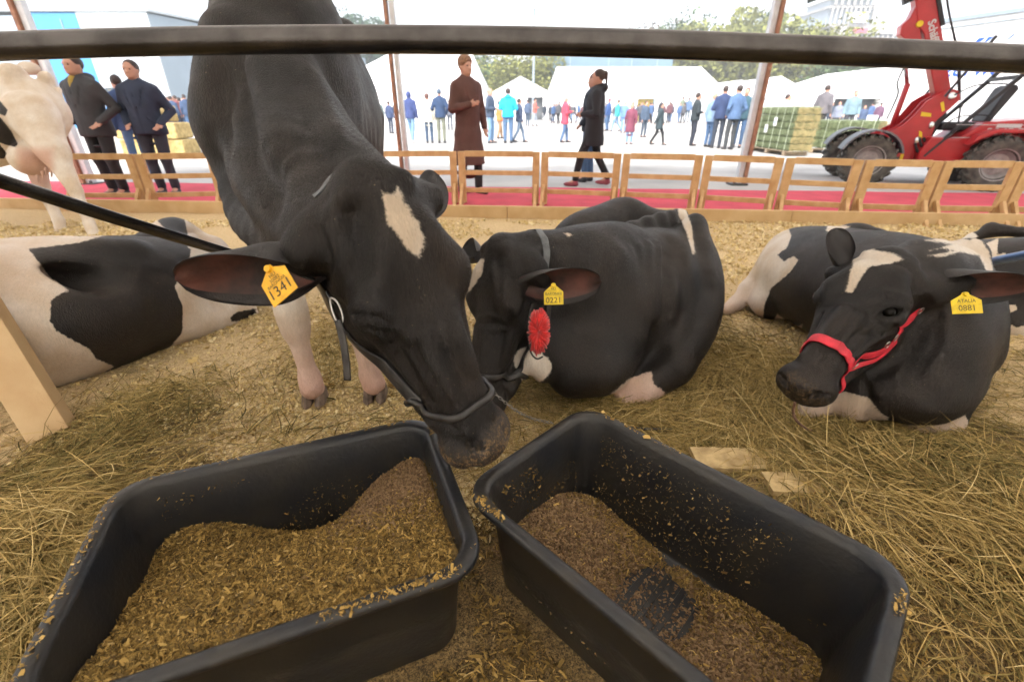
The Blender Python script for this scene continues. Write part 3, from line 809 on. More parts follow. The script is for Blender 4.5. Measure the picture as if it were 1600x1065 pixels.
# ---- hay and straw bales
HAYG = mat('bale_green', (.19, .23, .12), .95, col2=(.095, .115, .055), nscale=14, bump=.03, bscale=30)
STRAWY = mat('bale_straw', (.60, .45, .20), .95, col2=(.36, .25, .09), nscale=10, bump=.03, bscale=26)
ENDS = mat('bale_end', (.42, .34, .16), .95, col2=(.22, .20, .09), nscale=9, bump=.03, bscale=30)
TWINE = mat('twine', (.55, .60, .45), .7)
WOODP = mat('pallet_wood', (.34, .26, .18), .85, noise=.2, nscale=8)
def flakes_on(bm_pts, nrm_, seed, m, root, name='loose_stalks', n=900, L=.09):
    """short stalks standing off a face given by origin + two edges"""
    rs = np.random.RandomState(seed); V = []; 
    o, e1, e2 = bm_pts
    s_ = rs.rand(n, 2); p = o + s_[:, :1] * e1 + s_[:, 1:] * e2; d = rs.normal(size=(n, 3)); d -= (d @ nrm_)[:, None] * nrm_ * .7; d /= np.linalg.norm(d, axis=1, keepdims=True)
    d += nrm_ * rs.uniform(.0, .5, (n, 1)); w_ = np.cross(d, nrm_); w_ /= np.linalg.norm(w_, axis=1, keepdims=True) + 1e-9; l = L * rs.uniform(.4, 1.2, (n, 1))
    V = np.stack([p - w_ * .004, p + w_ * .004, p + d * l], 1).reshape(-1, 3)
    o_ = link(name, mesh_np(name, V, np.arange(n * 3).reshape(-1, 3), [m]), root); o_['kind'] = 'stuff'
def big_bale(label, a, b, depth_, z0, z1, layers, papers, grp='square hay bales beside the loader'):
    """a, b: ground ends of the front face; the end face at b shows the layers"""
    a = np.array([*a, 0.]); b = np.array([*b, 0.]); ax = nrm(b - a); nn = np.array([-ax[1], ax[0], 0]); nn = nn if nn[1] > 0 else -nn
    root = thing('hay_bale', label, 'hay bale', (0, 0, 0), 0, grp)
    L = np.linalg.norm(b - a); nl = layers; hh = (z1 - z0) / nl; rs = random.Random(int(L * 100))
    for k in range(nl):
        zc = z0 + hh * (k + .5); j = rs.uniform(-.02, .02); mb = MB()
        mb.bar(a + nn * (depth_ / 2 + j) + (0, 0, zc), b + ax * rs.uniform(-.03, .04) + nn * (depth_ / 2 + j) + (0, 0, zc), depth_, hh * .97)
        o = mb.build('flake_layer', [HAYG, ENDS], root, bevel=.05)
        for p_ in o.data.polygons:
            if abs(p_.normal @ Vector(ax)) > .7: p_.material_index = 1
    for k in range(6):
        t = (k + .5) / 6
        mb = MB(); mb.tube([a + ax * L * t - nn * .022 + (0, 0, z0), a + ax * L * t - nn * .026 + (0, 0, (z0 + z1) / 2), a + ax * L * t - nn * .015 + (0, 0, z1 + .012), a + ax * L * t + nn * depth_ + (0, 0, z1 + .012)], .006, 5); mb.build('twine', TWINE, root)
    for s_, z in papers:
        c = a + ax * L * s_ - nn * .035 + (0, 0, z); mb = MB(); mb.bar(c + (0, 0, -.10), c + (0, 0, .10), .15, .004, up=nn); pp = mb.build('notice', WHITEP, root)
        mb = MB(); mb.bar(c - nn * .004 + (0, 0, -.05), c - nn * .004 + (0, 0, .02), .09, .003, up=nn); mb.build('print', TEXTB if False else mat('print_blue', (.25, .35, .6), .6), pp)
    flakes_on((a + (0, 0, z0), ax * L, np.array([0, 0, z1 - z0])), -nn, 3, HAYG, root, n=2200)
    flakes_on((a + (0, 0, z1), ax * L, nn * depth_), np.array([0, 0, 1.]), 4, HAYG, root, n=900)
    flakes_on((b + (0, 0, z0), nn * depth_, np.array([0, 0, z1 - z0])), ax, 5, ENDS, root, n=1500)
    mb = MB()
    for t in (.1, .5, .9): mb.bar(a + ax * L * t + (0, 0, .03), a + ax * L * t + nn * depth_ + (0, 0, .03), .10, .09)
    mb.bar(a + nn * .05 + (0, 0, .085), b + nn * .05 + (0, 0, .085), .1, .02); mb.build('pallet', WOODP, root)
a = PZ(1166, 233, 0)[:2]; b = PZ(1222, 244, 0)[:2]; 
big_bale('tall green hay bale with three pinned notices beside the right tent pole', a, PZ(1230, 243, 0)[:2] * 1.0, .62, .10, 1.12, 6, [(.15, .72), (.42, .60), (.60, .78)])
big_bale('low green hay bale between the tall bale and the red loader', PZ(1258, 231, .1)[:2], PZ(1352, 236, .1)[:2] * np.array([1.02, 1.0]), 1.0, .12, .80, 3, [])
# stack of straw at the left
c = PY(262, 200, 13.5)
root = thing('straw_stack', 'golden straw bale stack behind the man in the navy jacket', 'straw bales', (c[0], 13.5, -.03))
for k, (dx_, z, n_b) in enumerate(((0, .2, 3), (-.06, .6, 3), (-.1, 1.0, 2), (-.2, 1.35, 1))):
    for i in range(n_b):
        mb = MB(); mb.box((dx_ - .9 + i * .95 * .6 + .3 * (3 - n_b), random.uniform(-.05, .05), z), (.55, .7, .385)); mb.build('bale', STRAWY, root, bevel=.04)
flakes_on((np.array([-1.3, -.38, 0]), np.array([1.6, 0, 0]), np.array([0, 0, 1.5])), np.array([0, -1., 0]), 9, STRAWY, root, n=1400, L=.12)

# display tables and parasols among the far crowd, as pale shapes
for u, v, lab in ((1336, 205, 'white display table behind the low hay bale'), (600, 188, 'white table of wares left of the middle tent pole')):
    p = PZ(u, v, -.03); root = thing('table', lab, 'table', p)
    mb = MB(); mb.box((0, 0, .80), (1.6, .8, .05)); mb.build('table_top', WHITEP, root)
    mb = MB(); mb.box((0, -.38, .42), (1.6, .02, .7)); mb.build('table_skirt', WHITEP, root)
    for x in (-.7, .7):
        mb = MB(); mb.box((x, .3, .39), (.05, .05, .78)); mb.build('leg', HALLGREY, root)
p = PZ(1044, 186, -.03)
root = thing('parasol', 'grey parasol standing in front of the long white marquee', 'parasol', p)
mb = MB(); mb.disc_lathe([(1.3, 2.05), (1.28, 2.08), (.7, 2.42), (.05, 2.7)], (0, 0, 0), (0, 0, 1), 8); mb.build('canopy', HALLGREY, root)
mb = MB(); mb.tube([(0, 0, 0), (0, 0, 2.6)], .03, 8); mb.build('pole', HALLSIDE, root)
# ------------------------------------------------------------------ people
SKIN = mat('skin', (.50, .27, .19), .55, noise=.06, nscale=12)
def cloth(name, c, rough=.85, nz=.12, bump=.004, bs=18): return mat('cloth_' + name, c, rough, noise=nz, nscale=9, bump=bump, bscale=bs)
PC = {}
def person_meshes(key):
    """key = (pose, coat length, hood, hair, vox)"""
    if key in PC: return PC[key]
    pose, clen, hood, hair, vox = key
    near = vox < .017
    hipz, kn, an = .93, .50, .09
    st = {'stand': (.02, -.02), 'walk': (.26, -.28), 'step': (.14, -.14), 'lean': (.05, -.05)}[pose.split('-')[0]]
    arm = pose.split('-')[1] if '-' in pose else 'down'
    legs = []
    for q, s_ in ((-1, st[0]), (1, st[1])):
        w_ = .055 if abs(s_) > .1 else .10
        hp = np.array([q * .095, 0, hipz]); ak = np.array([q * w_, s_, an + (.03 if s_ < -.2 else 0)]); k = (hp + ak) / 2 + np.array([0, .03 + abs(s_) * .12, .01]); k[2] = kn
        legs.append((hp, k, ak))
    arms = []
    for q in (-1, 1):
        sh = np.array([q * .185, 0, 1.40]); a_ = arm
        if a_ == 'down': el = np.array([q * .245, -.03, 1.13]); wr = np.array([q * .25, .06, .88])
        elif a_ == 'pocket': el = np.array([q * .285, -.08, 1.14]); wr = np.array([q * .20, .10, .98])
        elif a_ == 'fold': el = np.array([q * .27, -.02, 1.13]); wr = np.array([q * .07, .20, 1.12])
        elif a_ == 'hold': el = np.array([q * .25, .0, 1.13]); wr = np.array([q * .13, .24, 1.18]) if q > 0 else np.array([q * .24, .08, .90])
        elif a_ == 'swing': el = np.array([q * .23, -.10 * q, 1.14]); wr = np.array([q * .21, -.02 - .18 * q, .92])
        arms.append((sh, el, wr))
    S = SDF(); up = (0, 1, 0)
    S.ell((0, .005, 1.635), (.075, .092, .112), k=.01)
    S.ell((0, .045, 1.575), (.050, .050, .055), k=.03); S.cap((0, .088, 1.635), (0, .106, 1.606), .010, .016, k=.015)
    if near:
        for q in (-1, 1):
            S.ell((q * .032, .094, 1.642), (.020, .012, .010), k=.01, op=1); S.ell((q * .078, -.002, 1.625), (.010, .022, .032), k=.008)
            S.cap((q * .012, .094, 1.660), (q * .05, .082, 1.662), .007, k=.012)
        S.cap((-.022, .094, 1.572), (.022, .094, 1.572), .0075, k=.008); S.ell((0, .088, 1.545), (.022, .02, .018), k=.02)
    S.cap((0, -.012, 1.57), (0, -.02, 1.45), .052, .056, k=.03)
    S.tube([((0, 0, 1.42), .16, .085), ((0, .01, 1.28), .15, .10), ((0, 0, 1.10), .13, .095), ((0, 0, .96), .15, .105)], up, k=.05, k2=.04)
    for sh, el, wr in arms:
        S.cap(sh, el, .045, .036, k=.04); S.cap(el, wr, .036, .024, k=.02); d = nrm(wr - el)
        if near:
            sd = nrm(np.cross(d, (0, 1, .2))); c = wr + d * .045; nn = np.cross(sd, d)
            S.ell(c, (.040, .052, .016), (sd, d, nn), k=.015)
            for f in range(4):
                b0 = c + sd * (-.026 + f * .0175) + d * .045; ln = (.062, .072, .068, .052)[f]
                S.cap(b0, b0 + d * ln * .5 + nn * .006, .0085, k=.006); S.cap(b0 + d * ln * .5 + nn * .006, b0 + d * ln * .9 + nn * .022, .0085, .007, k=.004)
            S.cap(c - sd * .034 - d * .02, c - sd * .055 + d * .03 + nn * .012, .011, .009, k=.008)
        else: S.cap(wr, wr + d * .13, .032, .024, k=.02)
    for hp, k, ak in legs: S.cap(hp, k, .075, .048, k=.05); S.cap(k, ak, .046, .034, k=.03); S.cap(ak, ak + (0, .13, -.05), .035, .028, k=.03)
    out = {}
    out['body'] = S.mesh(vox)
    J = SDF()
    J.tube([((0, -.01, 1.435), .165, .10), ((0, .005, 1.30), .190, .135), ((0, .005, 1.12), .165, .130), ((0, 0, .98), .180, .135), ((0, 0, clen), .185 + (.93 - clen) * .12, .130 + (.93 - clen) * .16)], up, k=.05, k2=.04)
    J.cap((0, -.015, 1.44), (0, -.02, 1.50), .080, .072, k=.03)
    for sh, el, wr in arms:
        J.cap(sh, el, .068, .055, k=.06); J.cap(el, wr, .056, .043, k=.02)
        J.cap(el + (0, .02, .03), el + (0, .05, .01), .010, k=.02, op=1)
    if near:
        J.cap((0, .135, 1.44), (0, .15, clen), .004, k=.012, op=1)
        for q in (-1, 1): J.cap((q * .07, .13, 1.07), (q * .13, .11, .99), .004, k=.012, op=1); J.cap((q * .10, .11, 1.38), (q * .06, .14, 1.2), .003, k=.03, op=1)
    J.ell((0, 0, clen - .055), (.35, .35, .055), k=.01, op=1)
    if hood == 'down': J.ell((0, -.10, 1.50), (.10, .075, .065), k=.03)
    if hood == 'up': J.ell((0, -.015, 1.64), (.100, .110, .130), k=.03); J.ell((0, .11, 1.62), (.065, .07, .085), k=.02, op=1)
    out['jacket'] = J.mesh(vox)
    T = SDF(); T.ell((0, 0, .93), (.165, .115, .10), k=.04)
    for hp, k, ak in legs: T.cap(hp, k, .088, .066, k=.05); T.cap(k, ak + (0, 0, .03), .064, .056, k=.03)
    out['trousers'] = T.mesh(vox)
    B = SDF()
    for hp, k, ak in legs:
        B.ell(ak + (0, .07, -.055), (.045, .135, .04), k=.02); B.cap(ak, ak + (0, 0, -.05), .048, .045, k=.03)
    out['shoes'] = B.mesh(vox * .9)
    if hood != 'up':
        h = SDF()
        h.ell((0, -.018, 1.665), (.084, .095, .098), k=.01)
        if hair == 'long': h.cap((0, -.06, 1.63), (0, -.07, 1.50), .075, .06, k=.04)
        if hair == 'tail': h.ell((0, -.105, 1.70), (.032, .04, .035), k=.02); h.cap((0, -.125, 1.69), (0, -.14, 1.56), .030, .018, k=.02)
        if hair == 'curly': h.ell((0, -.01, 1.70), (.098, .10, .085), k=.03)
        h.ell((0, .10, 1.60), (.070, .085, .095), k=.015, op=1)
        for q in (-1, 1): h.ell((q * .085, .02, 1.57), (.03, .04, .06), k=.01, op=1)
        if hair == 'cap': h.ell((0, .07, 1.70), (.07, .08, .012), k=.01)
        out['hair'] = h.mesh(vox * .8)
    res = {}
    for k_, (V, F) in out.items():
        V = relax(V, F, 1, .4); me = mesh_np(k_, V, F, [SKIN], True); res[k_] = me
    PC[key] = res
    return res
def person(label, u, vf, vh, face, jacket, trousers, shoes=(.03, .03, .035), hair=(.04, .025, .02), pose='stand-down', clen=.85, hood='none', hairk='short',
           vox=.026, group=None, H=None, z=-.03, wide=1.0, yy=None, eyes=False, extra=None):
    p = PZ(u, vf, z) if yy is None else PY(u, vf, yy)
    p[2] = z
    if H is None: H = PY(u, vh, p[1])[2] - z
    k = H / 1.755
    root = thing('person', label, 'person', p, R_(face), group)
    root.scale = (k * wide, k * wide, k)
    ms = person_meshes((pose, clen, hood, hairk, vox))
    mm = {'body': SKIN, 'jacket': cloth('j%02d%02d%02d' % tuple(int(99 * c) for c in jacket), jacket), 'trousers': cloth('t%02d%02d%02d' % tuple(int(99 * c) for c in trousers), trousers),
          'shoes': mat('shoe%02d%02d%02d' % tuple(int(99 * c) for c in shoes), shoes, .5), 'hair': mat('hair%02d%02d%02d' % tuple(int(99 * c) for c in hair), hair, .6, noise=.4, nscale=60)}
    for nme, me in ms.items():
        nm2 = {'jacket': 'coat' if clen < .7 else 'jacket', 'hair': 'cap' if hairk == 'cap' else 'hair'}.get(nme, nme)
        o = link(nm2, me, root); o.material_slots[0].link = 'OBJECT'; o.material_slots[0].material = mm[nme]
    if eyes:
        for q in (-1, 1):
            mb = MB(); mb.disc_lathe([(.0005, -.009), (.007, -.006), (.009, 0), (.007, .006), (.0005, .009)], (q * .032, .084, 1.641), (0, 1, 0), 10); mb.build('eye', mat('eye_dark', (.03, .02, .02), .2), root, smooth=True)
    return root
K = (.02, .02, .022); NAVY = (.025, .035, .065); JEAN = (.07, .13, .24); JEANL = (.16, .27, .42)
N_ = .0135
p1 = person('man in patterned dark hooded jacket and mustard shirt at the left behind the fence', 190, 306, 84, 172, (.045, .045, .05), K, pose='stand-pocket', clen=.80, hood='down', vox=N_, H=1.70, eyes=True, wide=1.12)
mb = MB(); mb.tube([(0, .05, 1.50), (0, .085, 1.44), (0, .125, 1.37)], [.045, .04, .012], 10); mb.build('shirt', mat('mustard_shirt', (.34, .23, .04), .8), p1)
mb = MB(); mb.tube([(.20, .16, .98), (.16, .30, .88)], .022, 10); mb.build('rolled_paper', WHITEP, p1)
person('man in plain navy jacket with hands in pockets behind the fence', 268, 304, 92, 188, NAVY, (.03, .035, .05), pose='stand-pocket', clen=.84, vox=N_, H=1.655, eyes=True, wide=1.08)
person('man in blue jacket partly hidden between the two men at the left', 232, 278, 117, 60, (.04, .07, .16), JEAN, pose='stand-down', vox=.02)
person('woman in long dark brown leather coat looking back over the fence', 735, 302, 88, 222, (.10, .045, .036), K, hair=(.25, .13, .07), pose='step-hold', clen=.42, hairk='curly', vox=N_, eyes=True)
w5 = person('woman in black hooded coat walking left with a ponytail and pink shoes', 922, 291, 108, 80, (.02, .02, .024), K, shoes=(.28, .05, .07), hair=(.045, .028, .02), pose='walk-fold', clen=.66, hood='down', hairk='tail', vox=N_, eyes=True)
person('man in dark jacket and blue jeans mostly hidden by the walking woman', 917, 284, 125, 60, (.03, .04, .055), JEAN, pose='stand-pocket', vox=.02, H=1.60)
M_ = .022
G1 = 'visitors chatting beside the right tent pole'
person('dark jacket man with white striped trousers, leftmost by the right tent pole', 1079, 228, 145, -90, (.03, .04, .045), (.03, .04, .05), pose='stand-fold', vox=M_)
person('person in pale blue jacket half hidden in the group by the right pole', 1104, 230, 146, -60, (.22, .32, .48), JEAN, pose='stand-down', vox=M_, hair=(.4, .3, .2))
person('man in navy blue jacket and cap seen from behind in the right group', 1117, 232, 134, -20, (.03, .05, .12), (.04, .05, .07), pose='stand-fold', vox=M_, hairk='cap')
person('man in slate blue jacket seen from behind in the right group', 1137, 234, 133, 10, (.08, .14, .26), (.05, .055, .06), pose='stand-pocket', vox=M_, hairk='cap')
person('man facing the group with a paper at the right tent pole', 1150, 231, 137, 150, (.04, .09, .12), JEAN, pose='stand-hold', vox=M_)
person('grey green jacket visitor at the edge of the standing cow', 596, 209, 155, 10, (.12, .17, .17), (.05, .06, .08), vox=M_)
person('dark blue shirted visitor just left of the middle tent pole', 612, 209, 158, -20, (.04, .06, .13), NAVY, vox=M_)
person('visitor in dark blue hooded top and light jeans right of the middle pole', 645, 223, 143, -10, (.04, .06, .17), JEANL, shoes=(.6, .6, .6), pose='step-down', hood='up', vox=M_)
person('visitor in cream white jacket and dark jeans seen from behind', 672, 224, 147, 5, (.62, .58, .48), (.04, .07, .12), hair=(.12, .06, .05), clen=.78, hairk='curly', vox=M_)
person('man in navy jacket and olive trousers seen from behind', 691, 224, 139, 0, (.025, .05, .11), (.16, .17, .13), pose='stand-pocket', vox=M_, hairk='cap', hair=(.05, .08, .12))
person('small visitor just left of the brown coat woman', 704, 204, 156, 0, (.10, .11, .14), (.05, .06, .08), vox=.032)
person('man in dark jacket and blue jeans right of the brown coat woman', 767, 224, 138, -110, (.05, .07, .11), JEANL, hair=(.3, .25, .2), pose='stand-fold', vox=M_)
person('child in orange jacket between two visitors', 781, 217, 158, -60, (.62, .20, .06), (.30, .18, .10), vox=M_, pose='step-down')
person('man in bright sky blue hooded jacket seen from behind', 794, 224, 138, 0, (.02, .38, .72), (.08, .14, .24), pose='stand-fold', hood='down', vox=M_, wide=1.1)
person('person in dark blue jacket striding beside the bright blue jacket', 811, 223, 154, -70, (.05, .07, .12), (.12, .17, .24), pose='walk-down', vox=M_)
person('visitor in coral red jacket with a white bag in the middle distance', 835, 197, 154, -90, (.62, .13, .10), (.3, .33, .38), pose='step-hold', vox=.032)
person('visitor in dark jacket beside the coral red jacket', 824, 197, 156, -20, (.06, .09, .15), (.05, .08, .12), vox=.032)
person('grey haired woman in cherry red coat and jeans', 881, 223, 150, -80, (.50, .06, .10), JEAN, hair=(.45, .42, .40), pose='step-hold', clen=.72, hairk='curly', vox=M_)
person('woman in long burgundy coat walking towards the pen', 982, 226, 161, 175, (.17, .045, .075), JEANL, hair=(.25, .12, .08), pose='stand-swing', clen=.55, hairk='long', vox=M_)
person('dark jacket visitor with a red bag just right of the burgundy coat', 1004, 215, 158, -150, (.06, .09, .14), (.05, .07, .10), vox=M_)
person('woman in short black coat and leggings walking near the burgundy coat', 1026, 227, 160, -110, (.04, .06, .07), K, hair=(.03, .03, .04), shoes=(.04, .04, .04), pose='walk-swing', clen=.68, hairk='long', vox=M_)
person('visitor with red hat and blue jacket behind the walking woman', 948, 205, 154, 60, (.04, .09, .24), JEAN, hair=(.55, .05, .08), vox=.032, hairk='cap')
person('visitor in turquoise jacket striding left of the burgundy coat', 962, 206, 156, 80, (.05, .38, .40), JEANL, pose='walk-down', vox=.032)
person('fair visitor in blue and white left of the burgundy coat', 973, 208, 158, 150, (.12, .22, .45), JEANL, hair=(.5, .4, .25), vox=.032)
person('visitor in olive jacket among the stalls left of the striped trousers man', 1062, 192, 151, 20, (.16, .19, .14), (.08, .12, .16), vox=.032)
person('visitor in blue jacket among the stalls left of the striped trousers man', 1072, 192, 152, -30, (.10, .16, .28), (.06, .09, .12), vox=.032)
person('crouching pale child near the stalls behind the striped trousers man', 1079, 196, 172, 0, (.55, .6, .65), JEANL, vox=.032)
person('pale faced person whose head shows over the tall hay bale', 1214, 226, 147, -120, (.55, .56, .58), JEAN, vox=M_)
person('man in grey jacket turning right above the hay bales', 1272, 218, 133, -60, (.13, .12, .13), K, pose='stand-down', vox=M_, wide=1.1)
person('man in blue grey sweater behind the low hay bale', 1318, 214, 141, 165, (.16, .24, .28), (.05, .05, .06), vox=M_, wide=1.1)
person('child in dark blue top in front of the display behind the low bale', 1338, 212, 164, 170, (.06, .09, .16), JEAN, vox=.032)
person('person with reddish face bending by the display behind the low bale', 1300, 208, 158, 120, (.20, .22, .28), (.05, .05, .06), vox=.032)
for i, (u, v, c, lab) in enumerate(((1352, 203, (.07, .12, .24), 'visitor in blue jacket at the stall beside the white trailer'), (1364, 205, (.12, .06, .10), 'visitor in maroon jacket beside the white trailer'), (1290, 203, (.05, .07, .10), 'dark visitor behind the man in the grey jacket'))):
    person(lab, u, v, 160, random.uniform(0, 360), c, NAVY, vox=.032)
# far crowd in front of the marquees
rs = random.Random(11)
cols = [(.04, .07, .14), (.03, .04, .06), (.06, .12, .25), (.08, .08, .09), (.12, .05, .06), (.05, .06, .09)]
GC = 'far crowd in front of the white marquees'
n_far = 0
for u in [566, 574, 582, 620, 632, 650, 660, 678, 696, 712, 720, 862, 869, 875, 884, 890, 901, 908, 931, 939, 942, 955, 964, 970, 977, 985, 999, 1006, 1011, 1027, 1033, 1047, 590, 600, 626, 655, 680, 715, 865, 871, 897, 936, 944, 946, 951, 960, 974, 988, 1001, 1015, 1037, 1041, 1066, 1090, 1168, 748, 752, 757, 842, 847, 852, 858, 863, 868, 873, 878, 893, 899, 904, 940, 953, 957, 968, 992, 996, 1008, 1013, 1018, 1044, 1049, 1053, 1058, 1085, 1092]:
    vf = 190 + rs.uniform(-2, 4)
    if 842 <= u <= 862: vf -= 4
    person('dark clothed visitor in the distant crowd before the white marquees', u + rs.uniform(-2, 2), vf, 0, rs.uniform(0, 360), rs.choice(cols), rs.choice([NAVY, K, JEAN]), vox=.032,
           pose=rs.choice(['stand-down', 'walk-down', 'step-down']), group=GC, H=rs.uniform(1.6, 1.8))
GL = 'crowd by the left hall beside the neck of the standing cow'
for i, u in enumerate([272, 278, 283, 289, 295, 299, 304, 310, 286, 293]):
    person('blue and dark clothed visitor in the crowd between the straw and the cow neck', u, 206 + rs.uniform(-5, 6), 0, rs.uniform(0, 360), rs.choice(cols + [(.3, .1, .1), (.4, .42, .45)]), rs.choice([NAVY, JEAN]), vox=.032, group=GL, H=rs.uniform(1.6, 1.8))
# ------------------------------------------------------------------ red compact telescopic loader
LRED = mat('loader_red', (.42, .016, .020), .38, noise=.12, nscale=5, coat=.2, bump=.0006, bscale=90)
LBLK = mat('loader_black', (.022, .022, .025), .5, noise=.3, nscale=10)
TYRE = mat('tyre_rubber', (.045, .043, .04), .85, col2=(.13, .12, .10), nscale=12, bump=.003, bscale=60)
RIM = mat('rim_grey', (.32, .30, .29), .5, noise=.25, nscale=9)
LYEL = mat('decal_yellow', (.75, .55, .02), .5)
LGRY = mat('decal_grey', (.55, .55, .55), .5)
CHROME = mat('cylinder_chrome', (.7, .7, .7), .15, metal=1)
hx_, hy_ = -.93, .37; L_ = math.hypot(hx_, hy_); hx_ /= L_; hy_ /= L_
root = thing('loader', 'bright red compact wheel loader with raised boom parked beyond the fence at the right', 'loader', (6.60, 8.02, -.03), math.atan2(hy_, hx_))
def lp(x, y, z): return np.array([x, y, z], float)
def wheel(x, y, r=.37, wd=.30):
    q = 1 if y > 0 else -1
    w = link('wheel', None, root) if False else None
    mb = MB(); mb.disc_lathe([(r * .52, -wd * .42), (r * .62, -wd * .47), (r * .88, -wd * .5), (r * .955, -wd * .42), (r * .965, 0), (r * .955, wd * .42), (r * .88, wd * .5), (r * .62, wd * .47), (r * .52, wd * .42), (r * .50, 0), (r * .52, -wd * .42)], (x, y, r), (0, q, 0), 40)
    ty = mb.build('wheel', TYRE, root, smooth=True)
    mb = MB(); n = 20
    for k in range(n):
        for s_ in (-1, 1):
            a = 2 * math.pi * (k + (.5 if s_ > 0 else 0)) / n; a2 = a + .18
            c0 = lp(x, y, r) + lp(math.cos(a), 0, math.sin(a)) * r * .975 + lp(0, s_ * wd * .47, 0); c1 = lp(x, y, r) + lp(math.cos(a2), 0, math.sin(a2)) * r * .985 + lp(0, s_ * .01, 0)
            mb.bar(c0, c1, .045, .045, up=lp(math.cos(a), 0, math.sin(a)))
            ce = lp(x, y, r) + lp(math.cos(a), 0, math.sin(a)) * r * .88 + lp(0, s_ * wd * .51, 0); mb.bar(c0, ce, .04, .03, up=lp(0, 1, 0))
    mb.build('tread', TYRE, ty, bevel=.004)
    mb = MB(); mb.disc_lathe([(.0005, wd * .20), (r * .16, wd * .22), (r * .17, wd * .12), (r * .40, wd * .10), (r * .50, wd * .30), (r * .56, wd * .44), (r * .60, wd * .47), (r * .56, wd * .40), (r * .45, wd * .02), (.0005, 0)], (x, y, r), (0, q, 0), 32)
    for k in range(6):
        a = 2 * math.pi * k / 6; c = lp(x, y + q * wd * .11, r) + lp(math.cos(a), 0, math.sin(a)) * r * .28; mb.tube([c, c + lp(0, q * .025, 0)], .012, 6)
    mb.build('rim', RIM, ty, smooth=False)
for x, y in ((.80, .60), (.80, -.60), (-.80, .60), (-.80, -.60)): wheel(x, y)
mb = MB()
for x in (.80, -.80): mb.tube([(x, -.5, .37), (x, .5, .37)], .07, 12)
mb.build('axle', LBLK, root, smooth=False)
# front chassis and curved lift tower, two plates and a web
tw = [(1.02, .52), (.80, .60), (.62, .70), (.42, .78), (.22, .88), (.08, 1.02), (-.04, 1.20), (-.20, 1.29), (-.40, 1.37), (-.50, 1.33), (-.53, 1.22), (-.47, 1.10), (-.36, .96), (-.24, .80), (-.16, .62), (-.12, .40), (.10, .30), (.60, .30), (.98, .38)]
for y0, y1 in ((.10, .13), (.13 + .17, .33), (-.33, -.30)):
    mb = MB(); mb.prism([(x, y0, z) for x, z in tw], (0, y1 - y0, 0)); mb.build('lift_tower', LRED, root, bevel=.006)
mb = MB(); mb.box((.35, 0, .50), (1.1, .60, .36)); mb.box((-.28, 0, .62), (.2, .6, .5)); mb.build('front_frame', LRED, root, bevel=.02)
for (x, z) in ((-.43, 1.27), (-.28, .88), (-.12, .66)):
    mb = MB(); mb.disc_lathe([(.0005, .03), (.035, .028), (.05, .012), (.052, 0)], (x, .335, z), (0, 1, 0), 20); mb.build('pin', CHROME, root)
for poly in ([(-.34, 1.20), (-.42, 1.08), (-.38, 1.06), (-.29, 1.18)], [(-.02, 1.06), (-.20, 1.04), (-.22, .99), (-.03, 1.0)], [(-.10, .80), (-.16, .78), (-.20, .70), (-.13, .72)], [(.08, .46), (.02, .46), (.01, .34), (.07, .34)]):
    mb = MB(); mb.prism([(x, .334, z) for x, z in poly], (0, .003, 0)); mb.build('decal', LYEL, root)
# boom
b0 = lp(-.44, 0, 1.24); bd = nrm((.50, 0, 1.0)); bn_ = np.array([bd[2], 0, -bd[0]])
def bp_(s_, o, y): return b0 + bd * s_ + bn_ * o + lp(0, y, 0)
mb = MB(); mb.prism([bp_(-.10, -.07, -.11), bp_(-.06, .09, -.11), bp_(1.0, .10, -.11), bp_(1.15, .15, -.11), bp_(1.72, .12, -.11), bp_(1.75, -.10, -.11), bp_(.0, -.09, -.11)], (0, .22, 0)); bm_ = mb.build('boom', LRED, root, bevel=.012)
mb = MB(); mb.prism([bp_(.9, .13, -.10), bp_(1.02, .30, -.10), bp_(1.14, .36, -.10), bp_(1.25, .33, -.10), bp_(1.30, .22, -.10), bp_(1.42, .13, -.10)], (0, .2, 0)); mb.build('boom_bracket', LRED, root, bevel=.01)
mb = MB(); mb.bar(bp_(1.72, 0, 0), bp_(3.3, 0, 0), .16, .14, up=bn_); mb.build('boom_extension', LRED, root, bevel=.01)
mb = MB(); mb.bar(bp_(1.0, -.11, .115), bp_(3.0, -.10, .115), .03, .05, up=bn_); mb.build('hose_rail', LBLK, root)
mb = MB(); mb.bar(bp_(1.55, .19, .05), bp_(3.1, .16, .05), .07, .07, up=bn_); mb.bar(bp_(1.50, .20, .05), bp_(1.75, .19, .05), .10, .11, up=bn_); mb.build('boom_cylinder', LBLK, root)
mb = MB(); mb.disc_lathe([(.0005, .02), (.04, .02), (.045, 0)], bp_(1.16, .13, .112), (0, 1, 0), 18); mb.build('lamp_yellow', LYEL, root)
M = Matrix.Translation(Vector(bp_(.93, .0, .113))) @ Matrix(((-bd[0], -bn_[0], 0, 0), (0, 0, 1, 0), (-bd[2], -bn_[2], 0, 0), (0, 0, 0, 1)))
text_mesh('lettering', 'Schäffer', .13, M, LGRY, root, bold=.004)
for o, y in ((-.17, .19), (-.19, .14)):
    mb = MB(); mb.tube(smooth_path2([bp_(-.1, -.14, y), bp_(.5, -.20, y), bp_(1.2, o, y), bp_(1.9, -.20, y), bp_(3.0, o, y)], 24), .012, 8); mb.build('hose', LBLK, root, smooth=True)
